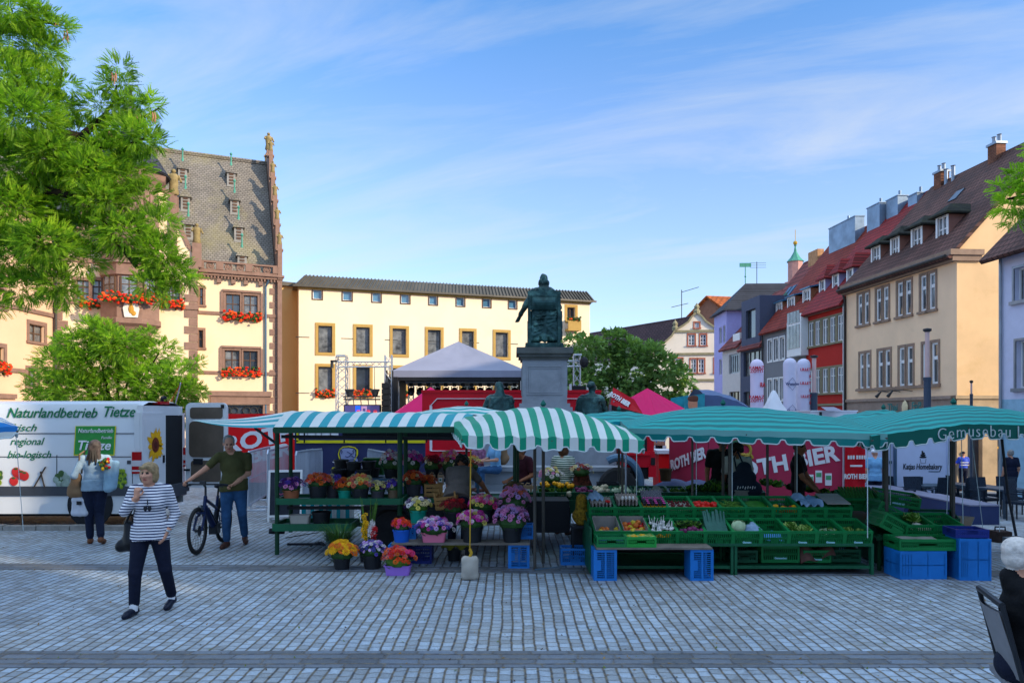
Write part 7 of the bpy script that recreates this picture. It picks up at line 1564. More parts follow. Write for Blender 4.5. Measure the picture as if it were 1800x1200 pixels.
def tray(x0,x1,y0,y1,z,rim=.07,nm='tray'):
 q=MB();q.bx(x0,x1,y0,y1,z-.02,z);q.bx(x0,x1,y0-.03,y0,z-.05,z+rim);q.bx(x0,x1,y1,y1+.03,z-.05,z+rim);q.bx(x0-.03,x0,y0,y1,z-.05,z+rim);q.bx(x1,x1+.03,y0,y1,z-.05,z+rim);q.T=None
 o=q.build(nm,m_trg,ta,loc=-oA);return o
TZ=.83;tray(X(486,11.2),X(704,11.2),11.25,11.85,TZ,.045);tray(X(478,11.2),X(612,11.2),11.3,11.9,.42,.06);tray(X(706,11.2),X(905,11.2),11.7,12.3,TZ-.02,.02)
mb=MB();mb.bar(P(505,892,11.5),P(703,892,11.5),.05,.05);mb.bx(X(640,12),X(1000,12),11.75,13.4,.45,.68);mb.bx(X(908,11.8),X(1000,11.8),11.7,12.4,.28,.78);mb.tube([P(473,933,11.4),P(500,933,11.5)],.045,8);mb.bx(X(520,12.3),X(650,12.3),12.2,12.3,.3,.36);mb.build('chassis',m_ink,ta,loc=-oA)
wheel(ta,Vector((X(689,11.7),11.75,.33))-oA,.33,.2);wheel(ta,Vector((X(689,13.2),13.3,.33))-oA,.33,.2)
mb=MB();c=Vector((X(689,11.7),11.75,.36));mb.tube([c+Vector((.43*math.cos(R(a)),0,.43*math.sin(R(a))))for a in range(-5,186,10)],.05,6);mb.build('mudguard',m_vang,ta,loc=-oA)
mb=MB();mb.tube([P(560,958,11.2)+Vector((.1*math.cos(i),.08*math.sin(i*1.7),.02*(i%3)))for i in range(14)],.012,5);mb.tube([P(505,956,11.5),P(570,956,11.6)],.02,6);mb.bar(P(502,945,11.5),P(560,935,12.0),.012);mb.build('jack',m_ink,ta,loc=-oA)
def cloth(px0,px1,py0,py1,d,n,lab):
 x0,x1=X(px0,d),X(px1,d);mb=MB();mb.grid(lambda u,v:(x0+(x1-x0)*u,d+.03*math.sin(u*n*1.3)*(1-v)+.02*math.sin(u*40),Z(py1,d)+(Z(py0,d)-Z(py1,d))*v),n*3,5,lambda i,j:(i//3)%2);tag(mb.build('striped_cloth',[m_teal,m_awh],None,60),lab,'cloth','striped cloths hung under the tables')
cloth(530,622,872,921,12.7,12,'green and white striped cloth behind the white tubs under the trailer');cloth(940,1003,880,917,12.35,9,'green and white striped cloth under the flour bag table')
m_cg=mat('green crate plastic','#13703a',.45,.12,3);m_cb=mat('blue crate plastic','#1a6cb8',.45,.1,3);m_cdb=mat('navy crate plastic','#1a2a72',.45,.1,3);m_cdk=mat('dark green crate plastic','#0f4a30',.5,.15,3);m_clt=mat('light green crate plastic','#1f8a38',.45,.12,3);m_lbl=mat('crate print','#9ad0d8',.6);m_board=mat('grey cardboard','#8f8880',.85,.12,4,.2);m_plank=mat('weathered plank','#6f675f',.8,.25,3,.4,30)
CR={}
def crate_mesh(W,L,H,m,closed=False):
 k=(W,L,H,m.name,closed)
 if k in CR:return CR[k]
 mb=MB();t_=.014
 mb.bx(-W/2,W/2,-L/2,L/2,0,.012)
 for sx in(-1,1):
  for sy in(-1,1):mb.bx(sx*W/2-(.03 if sx>0 else 0),sx*W/2+(.03 if sx<0 else 0),sy*L/2-(.03 if sy>0 else 0),sy*L/2+(.03 if sy<0 else 0),.012,H)
 def side(axis,s):
  S=W if axis==0 else L;off=(L if axis==0 else W)/2*s;a0,a1=-S/2+.03,S/2-.03
  def b(u0,u1,z0,z1,th=t_):
   o0,o1=(off-th,off)if s>0 else(off,off+th)
   if axis==0:mb.bx(u0,u1,o0,o1,z0,z1)
   else:mb.bx(o0,o1,u0,u1,z0,z1)
  b(a0,a1,H-.035,H,.02);b(a0,a1,.012,.045)
  if closed:
   b(a0,a1,.045,H-.035,.006);b(a0,a1,H*.5-.008,H*.5+.008,.013)
   for q in(.0,.07,.14,.21,.6,1.0):b(a0+(a1-a0)*q-.007,a0+(a1-a0)*q+.007,.045,H-.035,.0125)
   return
  n=int((a1-a0)/.026);zl,zh=.045,H-.035
  for i in range(n+1):
   u=a0+(a1-a0)*i/n;b(u-.0045,u+.0045,zl,zh)
  b(a0,a1,(zl+zh)/2-.012,(zl+zh)/2+.012,t_*.8);b(-S*.16,S*.16,zl,zl+.05,t_*1.15)
 for ax_ in(0,1):
  for s in(-1,1):side(ax_,s)
 o=mb.build('crate',m);CR[k]=o.data;bpy.data.objects.remove(o);return CR[k]
def crate(lab,W,L,H,m,M,group=None,closed=False,print_=None,cat='crate'):
 o=bpy.data.objects.new('crate',crate_mesh(W,L,H,m,closed));C.objects.link(o);o.matrix_world=M;tag(o,lab,cat,group)
 if print_:text(print_,.035,m_lbl,o,(0,-L/2-.002,H*.28),bold=.002,ext=.002)
 return o
def MM(x,y,z,rx=0.0,rz=0.0,ry=0.0):return Matrix.Translation((x,y,z))@Euler((rx,ry,rz)).to_matrix().to_4x4()
m_app=[mat('apple red','#b02218',.35,.25,12),mat('apple yellow','#c8a828',.35,.25,12),mat('apple orange','#c86a28',.35,.25,12)];m_tom=mat('tomato','#c01a12',.25,.1,9);m_pepy=mat('yellow pepper','#d8980c',.25,.1,9);m_egg=mat('white egg','#d0ccc8',.5,.04);m_pulp=mat('egg carton','#8d8078',.9,.12,12,.3);m_cab=mat('pale cabbage','#a9bd96',.5,.2,9,.3,30);m_let=mat('lettuce leaf','#5c8a30',.55,.35,9,.2,30,trans=.2);m_letl=mat('light lettuce leaf','#9cb860',.55,.3,9,.2,30,trans=.2);m_dkl=mat('dark leaf',(.02,.06,.015),.55,.35,9,.2,30);m_leek=mat('blue green leek','#2c5a50',.5,.2,9);m_pur=mat('red onion','#6a2050',.4,.25,12);m_tur=mat('turnip','#c2b49a',.5,.15,9);m_film=mat('plastic film','#7d96b0',.2,.2,5,.5,14);m_paper=mat('kraft paper','#a08468',.8,.1,6)
def single(nm,mesh_fn,mats,lab,cat,group,M,places):
 me=None
 for i,(p,s,rz,mi)in enumerate(places):
  if me is None or mi is not None:
   key=(nm,mi)
   if key not in CR:
    mb=MB();mesh_fn(mb);o_=mb.build(nm,[mats[mi or 0]]+list(mats[1:]if mi is None else[]),None,50);CR[key]=o_.data;bpy.data.objects.remove(o_)
   me=CR[key]
  o=bpy.data.objects.new(nm,me);C.objects.link(o);o.matrix_world=M@Matrix.Translation(p)@Euler((rz*.7,rz*.4,rz)).to_matrix().to_4x4()@Matrix.Scale(s,4);tag(o,lab,cat,group)
def f_apple(mb):mb.lathe([(0,.008),(.018,0),(.036,.014),(.041,.036),(.034,.06),(.016,.07),(0,.062)],12);mb.tube([(0,0,.06),(.004,0,.082)],.003,4)
def f_ball(mb):mb.lathe([(0,0),(.022,.004),(.036,.022),(.038,.036),(.028,.058),(.01,.066),(0,.063)],12)
def f_pepper(mb):
 mb.lathe([(0,.0),(.02,.0),(.034,.02),(.042,.06),(.036,.088),(.012,.09),(0,.082)],12,sx=1,sy=.9);mb.tube([(0,0,.08),(.006,0,.105)],.006,5)
def f_cab(mb):
 mb.ball((0,0,.08),(.085,.085,.08),12,8)
 for i in range(7):a=i*.9;mb.grid(lambda u,v:(.095*math.cos(a+1.2*(u-.5))*math.cos(v*1.1-.3),.095*math.sin(a+1.2*(u-.5))*math.cos(v*1.1-.3),.08+.1*math.sin(v*1.1-.3)+.006*math.sin(u*9)),5,4)
def leafy(mb,r,n,seed,h=1.0,mi=(0,1),frill=.25):
 q=random.Random(seed)
 for i in range(n):
  a=q.uniform(0,6.28);el=q.uniform(.15,1.45);l=r*q.uniform(.75,1.1);w=l*q.uniform(.4,.6);d_=Vector((math.cos(a)*math.cos(el),math.sin(a)*math.cos(el),math.sin(el)*h));s_=Vector((-math.sin(a),math.cos(a),0));up_=d_.cross(s_)*-1
  def fn(u,v):k=math.sin(math.pi*min(1,.15+v*.85))**.6;return d_*l*v+s_*(u-.5)*w*2*k*(.5+v*.7)+up_*(frill*l*math.sin(u*9+v*7+i)*v*.35-.22*l*v*v)
  mb.grid(fn,5,4,mi[i%len(mi)])
def heap(nm,lab,cat,M,build,mats,kind='stuff',group=None):
 mb=MB();build(mb);o=mb.build(nm,mats,None,50,fixn=False);o.matrix_world=M;tag(o,lab,cat,group,kind);return o
def rb(W,L,n,z0,z1,seed,yb=0.0):
 q=random.Random(seed);return[(Vector((q.uniform(-W,W),q.uniform(-L,L)+yb,q.uniform(z0,z1))),q.uniform(.85,1.12),q.uniform(0,6),None)for _ in range(n)]
CW,CL,CH_=.372,.50,.215;tilt=R(13)
xs10=[X(1043+48.6*(i+.5),9.95)for i in range(10)]
B_M=[MM(x,10.14,.44,tilt)for x in xs10];A_M=[MM(x*1.0-.005,10.72,.70,tilt)for x in xs10]
gB,gA='front row of green vegetable crates','second row of green vegetable crates'
labB=['lined green crate with a few pears at the left end of the front row','lined green crate of red and yellow apples in the front row','green crate of garlic in the front row next to the apples','green crate of parsley and red onions in the front row','green crate of blue green leeks in the front row','green crate with a pale cabbage and blue bag in the front row','nearly empty green crate holding a blue sheet in the front row','green crate of pale frilly lettuce in the front row','green crate with two kohlrabi heads in the front row','green crate of small lettuces at the right end of the front row']
labA=['green crate with empty egg cartons at the left of the second row','green crate stacked with egg trays in the second row','green crate of small jars with yellow labels in the second row','green crate with berry punnets in the second row','green crate of red tomatoes in the second row','green crate of green beans in the second row','green crate of cucumbers in the second row','green crate of red and yellow peppers in the second row','green crate covered by crumpled plastic film in the second row','green crate lined with a pale dirty board at the end of the second row']
for i in range(10):
 crate(labB[i],CW,CL,CH_,m_cg,B_M[i],gB,print_='Gemuse' if i in(5,7,8,9)else None);crate(labA[i],CW,CL,.2,m_cg,A_M[i],gA)
def liner(lab,M,H=.25):
 mb=MB();w,l=CW/2-.022,CL/2-.022;mb.bx(-w,w,-l,l,.014,.02);mb.bx(-w,-w+.005,-l,l,.02,H);mb.bx(w-.005,w,-l,l,.02,H);mb.bx(-w,w,l-.005,l,.02,H);mb.bx(-w,w,-l,-l+.005,.02,H-.03);o=mb.build('cardboard_liner',m_board);o.matrix_world=M;tag(o,lab,'box')
liner('grey cardboard liner inside the pear crate',B_M[0]);liner('grey cardboard liner inside the apple crate',B_M[1])
single('pear',f_apple,m_app,'yellow orange fruit in the lined crate at the left end','fruit','fruit in the left lined crate',B_M[0],[(p,s,r,[1,2,1][k%3])for k,(p,s,r,_)in enumerate(rb(.13,.1,9,.1,.14,4,-.12))])
single('apple',f_apple,m_app,'red or yellow apple piled in the lined front row crate','apple','apples in the lined crate',B_M[1],[(p,s*1.05,r,k%3)for k,(p,s,r,_)in enumerate([(Vector((-.14+.07*(j%5)+.02*(j//5%2),-.2+.075*(j//5),.15+.012*(j%3))),1+.1*math.sin(j),j*1.0,None)for j in range(25)])])
B_M=[m_@Matrix.Translation((0,0,.045))for m_ in B_M];A_M=[m_@Matrix.Translation((0,0,.045))for m_ in A_M]
def bl_garlic(mb):
 q=random.Random(8)
 for i in range(26):
  c=Vector((q.uniform(-.14,.14),q.uniform(-.2,.1),.13+q.uniform(0,.05)));mb.ball(c,(.025,.025,.022),7,5,0);mb.tube([c,c+Vector((q.uniform(-.03,.03),q.uniform(-.02,.05),.1))],[.008,.003],4,0)
 for i in range(7):mb.ball((q.uniform(-.15,.15),-.2,.08+q.uniform(-.03,.04)),.035,7,5,1)
heap('garlic','white garlic bulbs with stalks piled over yellow onions','garlic',B_M[2],bl_garlic,[m_egg,m_pepy])
heap('parsley','bright green parsley bunch lying over red onions','parsley',B_M[3],lambda mb:[mb.__setattr__('T',Matrix.Translation((-.1+.1*k,-.05,.15)))or leafy(mb,.12,26,k,.7)for k in range(3)],[m_let,m_dkl])
single('red_onion',f_ball,[m_pur],'purple red onion below the parsley','onion','red onions under the parsley',B_M[3],rb(.15,.05,12,.12,.16,5,-.18))
def bl_leek(mb):
 q=random.Random(3)
 for i in range(14):x=-.14+.02*i;mb.tube([(x,-.22,.12),(x+.01,0,.17),(x+.03+q.uniform(-.02,.02),.2,.27+q.uniform(-.03,.05))],[.016,.02,.012],6,0)
heap('leeks','blue green leeks lying lengthwise in their crate','leek',B_M[4],bl_leek,[m_leek],'thing')
single('cabbage',f_cab,[m_cab],'round pale cabbage beside the blue bag','cabbage',None,B_M[5],[(Vector((-.08,-.1,.1)),1,0,None)])
def bl_bag(mb):mb.grid(lambda u,v:(.0+.2*(u-.5)*(1+.3*math.sin(v*5)),-.1+.2*(v-.5),.13+.1*math.sin(u*3.1)*math.sin(v*3.1)+.02*math.sin(u*17+v*9)),14,12)
heap('plastic_bag','crumpled blue plastic bag in the cabbage crate','bag',B_M[5]@Matrix.Translation((.1,0,0)),bl_bag,[m_film],'thing')
heap('blue_sheet','folded blue sheet in the nearly empty crate','sheet',B_M[6]@Matrix.Translation((-.02,-.12,-.1)),lambda mb:mb.grid(lambda u,v:(.3*(u-.5),.18*(v-.5),.13+.05*v+.015*math.sin(u*12)),12,6),[mat('blue sheet','#4a86c8',.6)],'thing')
def lett(i,lab,places,col=(m_letl,m_let),r=.13):
 for k,p in enumerate(places):
  mb=MB();leafy(mb,r,26,i*7+k,.8);o=mb.build('lettuce',list(col),None,60,fixn=False);o.matrix_world=B_M[i]@Matrix.Translation(p);tag(o,lab,'lettuce','lettuces in the front row')
lett(7,'pale frilly lettuce in the middle front crate',[(-.09,-.02,.1),(.08,-.08,.09),(.0,-.14,.08)]);lett(8,'small light green head in the crate beside the pale lettuce',[(-.06,-.12,.07),(.07,-.05,.06)],(m_cab,m_let),.1);lett(9,'small green lettuce in the last front crate',[(-.1,-.08,.06),(.07,-.12,.07),(-.02,.0,.05)],(m_letl,m_let),.1)
def tray_eggs(mb,nx=6,ny=5,z=0.0):
 mb.grid(lambda u,v:(.3*(u-.5),.3*(v-.5),z+.02+.018*math.cos(u*nx*6.283)*math.cos(v*ny*6.283)),nx*6,ny*6)
heap('egg_carton','stack of empty grey egg trays with a few red berries','egg tray',A_M[0],lambda mb:[tray_eggs(mb,z=.12),tray_eggs(mb,z=.15)]and[mb.ball((.09+.02*math.cos(i*2),-.1+.03*math.sin(i*3),.19),.016,6,4,1)for i in range(8)],[m_pulp,m_tom],'thing');heap('plastic_bag','clear plastic bag lying on the egg cartons at the left','bag',A_M[0]@Matrix.Translation((-.08,.16,.06)),bl_bag,[m_film],'thing')
heap('egg_tray','tall stack of tilted grey egg trays','egg tray',A_M[1],lambda mb:[tray_eggs(mb,z=.14+.03*k)for k in range(3)],[m_pulp],'thing')
def f_egg(mb):mb.lathe([(0,0),(.014,.004),(.021,.02),(.019,.036),(.011,.05),(0,.055)],12)
single('egg',f_egg,[m_egg],'white egg in the tray stack','egg','white eggs',A_M[1],[(Vector((-.075+.05*k,-.12,.225)),1.0,0,None)for k in range(4)])
def bl_jars(mb):
 q=random.Random(4)
 for i in range(18):x,y=-.14+.056*(i%6),-.19+.07*(i//6);mb.lathe([(.024,.12),(.024,.17),(.02,.18),(.025,.182),(.025,.2),(0,.2)],10,(x,y,0),0);mb.lathe([(.0255,.135),(.0255,.16)],10,(x,y,0),1);mb.lathe([(.025,.2),(0,.203)],10,(x,y,0),2+i%2)
 for i in range(10):mb.ball((-.12+.03*i,.02,.2),(.015,.015,.015),6,4,3)
heap('jars','rows of small jars with yellow labels and pink lids','jar',A_M[2],bl_jars,[m_ink,m_pepy,m_ink,mat('pink lid','#b03a80',.5)]);heap('egg_tray','dark grey egg tray leaning behind the jars','egg tray',A_M[2]@MM(0,.1,.06,R(25)),lambda mb:tray_eggs(mb,z=.14),[mat('dark egg carton','#5a5a62',.9)],'thing')
def bl_pun(mb):
 q=random.Random(6)
 for k in range(6):
  x,y=-.11+.11*(k%3),-.17+.13*(k//3);mb.bx(x-.05,x+.05,y-.055,y+.055,.1,.14,1)
  for i in range(16):mb.ball((x+q.uniform(-.04,.04),y+q.uniform(-.045,.045),.15+q.uniform(0,.012)),.012,6,4,0)
heap('berry_punnets','pale punnets of dark red berries','punnet',A_M[3],bl_pun,[mat('dark berry','#5a0f14',.35,.2,9),m_board])
single('tomato',f_ball,[m_tom],'red tomato in the second row crate','tomato','tomatoes in the second row',A_M[4],rb(.15,.1,26,.09,.12,11,-.12)+rb(.13,.06,10,.13,.15,12,-.14))
def bl_bean(mb,seed=2,mi=0,z=.08):
 q=random.Random(seed)
 for i in range(90):c=Vector((q.uniform(-.14,.14),q.uniform(-.2,.08),z+q.uniform(0,.05)));d_=Vector((q.uniform(-1,1),q.uniform(-1,1),q.uniform(-.2,.3))).normalized()*.05;mb.tube([c-d_,c+Vector((0,0,.008)),c+d_],.006,4,mi)
heap('green_beans','heap of green beans in the second row','beans',A_M[5],bl_bean,[m_let])
def bl_cuc(mb):
 for i in range(7):y=-.2+.045*i;mb.tube([(-.14,y,.1+.01*(i%2)),(-.05,y+.005,.12),(.06,y,.12),(.15,y-.005,.1)],[.012,.022,.022,.012],8,0)
heap('cucumbers','dark green cucumbers lying crosswise in the second row','cucumber',A_M[6],bl_cuc,[mat('cucumber','#2c6a1c',.35,.2,9)],'thing')
single('pepper',f_pepper,[m_tom,m_pepy],'red or yellow bell pepper in the second row','pepper','bell peppers',A_M[7],[(Vector((-.14+.056*(j%6),-.19+.09*(j//6),.08)),1,j*1.1,1 if j%6 in(0,5,1)else 0)for j in range(12)])
heap('plastic_film','crumpled bluish plastic film over the empty crate','film',A_M[8],lambda mb:mb.grid(lambda u,v:(.32*(u-.5),.44*(v-.5),.17+.05*math.sin(u*7+v*3)*math.sin(v*6)+.025*math.sin(u*19+v*11)),18,18),[m_film],'thing')
heap('lining_board','pale dirty board propped in the last second row crate','board',A_M[9],lambda mb:mb.bx(-.165,.165,-.22,.225,.19,.2),[mat('dirty board','#a3948c',.85,.15,3,dirt=('#7a5444',3,.5,.6))],'thing')
st=thing('vegetable_stand','green steel rack carrying the sloping vegetable crates','stand',(0,0,0));xa,xm,xb=xs10[0]-.2,xs10[4]+.2,xs10[9]+.2
mb=MB()
for x in(xa,xm-.02,xm+.03,xb):mb.bar((x,9.92,.0),(x,9.92,.42),.035);mb.bar((x,11.0,0),(x,11.0,.72),.035);mb.bar((x,9.9,.40),(x,10.42,.52),.03);mb.bar((x,10.45,.66),(x,11.0,.80),.03);mb.bar((x,10.45,0),(x,10.45,.66),.03)
for y,z in((9.9,.41),(10.4,.535),(10.47,.675),(10.98,.79),(9.95,.1),(10.9,.1)):mb.bar((xa,y,z),(xb,y,z),.03,.035)
mb.build('frame',m_trg,st);mb=MB();mb.slab([(xa,9.93,.1),(xb,9.93,.1),(xb,10.9,.1),(xa,10.9,.1)],.02);mb.bx(xa-.04,xa-.01,9.9,11.0,.02,.62);mb.slab([(xb-.02,9.94,.0),(xb,9.94,.0),(xb,9.97,.42),(xb-.02,9.97,.42)],.02);mb.build('shelf',m_trg,st)
mb=MB();mb.bx(xa+.05,xb-.05,10.95,10.98,.05,.7);mb.build('back_sheet',m_ink,st)
crate('green crate with white print on the rack bottom, middle of the right half',.52,.4,.23,m_cg,MM(X(1372,10.1),10.3,.125),'crates on the bottom rack',print_='Gemusebau');crate('green crate under the brown cloth on the rack bottom',.38,.4,.17,m_cg,MM(X(1437,10.1),10.3,.125),'crates on the bottom rack',print_='Gemuse');crate('dark green crate on the rack bottom left of the printed one',.36,.4,.17,m_cdk,MM(X(1309,10.1),10.3,.125),'crates on the bottom rack');crate('dark green crate at the right end of the rack bottom',.4,.4,.17,m_cdk,MM(X(1491,10.1),10.35,.125),'crates on the bottom rack')
heap('brown_cloth','brown cloth thrown over a crate under the stand','cloth',MM(X(1436,10.0),10.12,.31),lambda mb:mb.grid(lambda u,v:(.46*(u-.42)+.04*v,-.06+.22*v-.04*(1-v)*math.sin(u*8),(.03*math.sin(u*9)-.17*max(0,.55-v)*(1-.55*u)*2)),16,10),[mat('brown cloth','#6a4a40',.9,.2,6)],'thing')
tb=thing('plank_bench','weathered plank resting on two upright blue crates','bench',(0,0,0));mb=MB();mb.bx(X(1046,9.7),X(1247,9.7),9.55,9.86,.405,.43);mb.build('plank',m_plank,tb)
UB=Matrix.Rotation(R(90),4,'Y')
def upblue(lab,px,d,W=.4,L=.34,H=.3,m=m_cb,rz=0.0):return crate(lab,W,L,H,m,MM(X(px,d),d+L/2,W/2,0,rz)@UB@Matrix.Translation((0,0,-H/2)),'blue plastic crates')
upblue('blue crate standing on end under the left end of the bench',1064,9.56);upblue('blue crate standing on end under the right end of the bench',1234,9.56)
SM=(.385,.28,.135);crate('small green crate with blue punnets on the bench, left one',*SM,m_cg,MM(X(1073,9.68),9.70,.432),'small crates on the bench');crate('small bright green crate of yellow peppers on the bench',*SM,m_clt,MM(X(1125,9.68),9.70,.432),'small crates on the bench')
heap('small_peppers','heap of small yellow green peppers on the bench','peppers',MM(X(1125,9.68),9.70,.47),lambda mb:[mb.ball((random.Random(i).uniform(-.16,.16),random.Random(i+50).uniform(-.1,.1),.08+.01*math.sin(i)),(.035,.018,.016),6,4,i%2)for i in range(60)],[m_letl,m_pepy]);heap('punnet_sheet','dark blue punnets in the small green crate','punnet',MM(X(1073,9.68),9.70,.44),lambda mb:mb.bx(-.17,.17,-.11,.11,.0,.06),[m_cdb],'thing')
crate('large blue crate under the green tray at the right',.62,.4,.365,m_cb,MM(X(1625,9.62),9.85,0,0,R(2)),'blue plastic crates',True);crate('narrow blue crate wedged between two big blue ones',.22,.4,.365,m_cb,MM(X(1684,9.8),10.15,0),'blue plastic crates');crate('tall blue crate at the right end carrying a navy tray',.4,.36,.54,m_cb,MM(X(1718,9.55),9.75,0,0,R(-4)),'blue plastic crates',True);crate('navy tray crate on top of the tall blue crate',.42,.34,.11,m_cdb,MM(X(1712,9.6),9.78,.545,0,R(-4)),'blue plastic crates')
crate('low green tray with grey cloth on the large blue crate',.74,.42,.15,m_cg,MM(X(1631,9.66),9.87,.37),'green crates at the right');heap('grey_cloth','grey paper sheet lying in the low green tray','paper',MM(X(1630,9.66),9.85,.47),lambda mb:mb.grid(lambda u,v:(.5*(u-.5),.3*(v-.5),.03+.02*math.sin(u*7)*math.cos(v*5)),12,6),[m_board],'thing')
RM=MM(X(1612,10.2),10.38,.50,tilt);crate('green crate of cauliflower tilted above the tray',.40,.5,.2,m_cg,RM,'green crates at the right');RM2=MM(X(1662,10.2),10.38,.50,tilt);crate('empty green crate tilted beside the cauliflower',.40,.5,.2,m_cg,RM2,'green crates at the right')
single('cauliflower',f_cab,[mat('cauliflower','#c8bfae',.6,.15,14,.5,60)],'whitish cauliflower in the right hand crate','cauliflower','cauliflowers',RM,[(Vector((.02,-.12,.05)),.8,0,None),(Vector((.12,-.14,.05)),.75,1,None),(Vector((-.1,-.14,.04)),.7,2,None)]);heap('green_leaves','green leaves drooping over the cauliflower','leaves',RM@Matrix.Translation((.05,.1,.12)),lambda mb:leafy(mb,.16,22,9,.8),[m_letl,m_let])
for k,(px,d,z,lab)in enumerate(((1560,10.35,.50,'green crate turned sideways, nearest of the tilted pair'),(1552,11.0,.58,'green crate turned sideways, further of the tilted pair'))):crate(lab,.5,.42,.22,m_cg,MM(X(px,d),d,z,0,0,R(28)),'green crates at the right')
crate('green crate with printed side on the back ledge at the right',.62,.42,.18,m_cg,MM(X(1578,11.4),11.5,.76,R(6),R(-14),R(8)),'green crates at the right',print_='GEMUSE 03');crate('green crate of upright cucumbers on the back ledge',.56,.4,.2,m_cg,MM(X(1510,11.4),11.5,.72,tilt,R(-6)),'green crates at the right');heap('cucumbers','long green cucumbers standing in the back ledge crate','cucumber',MM(X(1510,11.4),11.5,.74,tilt,R(-6)),lambda mb:[mb.tube([(-.24+.045*i,-.16,.12),(-.23+.045*i,.15,.24)],[.024,.02],7,0)for i in range(11)],[mat('cucumber pale','#3a6a2c',.4,.25,9)],'thing')
crate('dark green crate behind the cauliflower on the right slope',.6,.4,.18,m_cdk,MM(X(1640,11.2),11.2,.48,tilt,R(-14)),'green crates at the right')
tb=thing('side_stand','dark trestle carrying the right hand crates','stand',(0,0,0));mb=MB();mb.slab([(X(1535,10.2),10.1,.46),(X(1690,10.2),10.1,.46),(X(1720,11.4),11.5,.56),(X(1490,11.4),11.7,.68)],.03)
for px,d in((1545,10.2),(1680,10.3),(1500,11.6),(1700,11.4)):mb.bar((X(px,d),d,0),(X(px,d),d,.5),.04)
mb.bx(X(1548,10.5),X(1570,10.5),10.4,11.2,.02,.45);mb.build('trestle',m_gpole,tb)
tb=thing('back_table','long dark table behind the aisle holding crates of roots and greens','table',(0,0,0));mb=MB();mb.bx(X(905,12.4),X(1345,12.4),12.3,12.95,.68,.72);mb.bx(X(905,12.4),X(1345,12.4),12.3,12.33,.5,.68);mb.bx(X(1045,12.4),X(1345,12.4),12.5,12.55,.05,.68);mb.build('tabletop',m_cdk,tb)
for px in(907,1040,1200,1343):q=MB();q.bar((X(px,12.4),12.4,0),(X(px,12.4),12.4,.68),.04);q.bar((X(px,12.4),12.9,0),(X(px,12.4),12.9,.68),.04);q.build('leg',m_gpole,tb)
BK=[(928,'flour bags'),(961,'parsley roots'),(992,'carrots with flowers'),(1025,'red onions'),(1058,'turnips'),(1091,'white cabbages'),(1127,'fennel'),(1158,'paper lined goods'),(1190,'salad'),(1224,'kale'),(1258,'chard'),(1292,'spinach'),(1325,'savoy leaves')];bm_=[]
for px,nm in BK:
 M_=MM(X(px,12.5),12.6,.725,R(10));bm_.append(M_);crate('dark green crate of %s on the back table'%nm,.31,.42,.16,m_cdk,M_,'crates on the back table')
def kbag(lab,p,s=1.0):
 mb=MB();mb.add([(-.06*s,-.04*s,0),(.06*s,-.04*s,0),(.06*s,.04*s,0),(-.06*s,.04*s,0),(-.055*s,-.03*s,.19*s),(.055*s,-.03*s,.19*s),(.055*s,.03*s,.19*s),(-.055*s,.03*s,.19*s)],[(0,3,2,1),(0,1,5,4),(1,2,6,5),(2,3,7,6),(3,0,4,7),(4,5,6,7)],0);mb.bx(-.035*s,.035*s,-.046*s,-.036*s,.05*s,.13*s,1);mb.bx(-.02*s,.02*s,-.05*s,-.04*s,.075*s,.11*s,2);mb.tube([(-.05*s,0,.19*s),(-.02*s,0,.23*s),(.03*s,0,.22*s)],.008*s,4,0);o=mb.build('paper_bag',[m_paper,m_wht,m_dgreen],None,loc=p);tag(o,lab,'paper bag','kraft paper bags')
for k in range(3):kbag('kraft paper bag with white label in the flour bag crate',bm_[0]@Vector((-.1+.1*k,-.08,.05)),1.0)
for k in range(5):kbag('kraft paper bag with white label on the trailer shelf',Vector((X(731+14.5*k,12.2),12.2,Z(851,12.2))),.85)
def gr(i,nm,lab,cat,n,ms,r=.1,h=.9,z=.1):return heap(nm,lab,cat,bm_[i],lambda mb:[mb.__setattr__('T',Matrix.Translation((-.09+.09*k,-.05+.04*(k%2),z)))or leafy(mb,r,n,i*5+k,h)for k in range(3)],ms)
gr(1,'parsley','dense parsley tops on the back table','parsley',26,[m_let,m_dkl]);gr(2,'carrot_tops','dark green tops with orange blooms on the back table','greens',22,[m_dkl,m_let]);gr(8,'salad','pale salad leaves on the back table','salad',18,[m_letl,m_let]);gr(9,'kale','bushy dark kale on the back table','kale',34,[m_let,m_dkl],.16);gr(10,'chard','tall dark chard leaves on the back table','chard',36,[m_dkl,m_let],.2,1.1);gr(11,'spinach','dark spinach heap on the back table','spinach',24,[m_dkl,m_let],.12);gr(12,'savoy','savoy leaves at the end of the back table','greens',20,[m_let,m_letl],.1);gr(7,'greens','small leaves in the paper lined crate','greens',10,[m_let,m_board],.1)
single('orange_bloom',f_ball,[m_pepy],'yellow orange marigold head over the carrot tops','flower','marigolds on the back table',bm_[2],rb(.13,.08,14,.19,.22,3));single('orange_bloom',f_ball,[m_pepy],'yellow orange marigold head over the parsley','flower','marigolds on the back table',bm_[1],rb(.13,.05,8,.19,.21,4,.08));single('mushroom',f_ball,[m_tur],'pale parsnip end at the front of the carrot crate','parsnip','parsnips',bm_[2],rb(.12,.03,8,.08,.12,6,-.19))
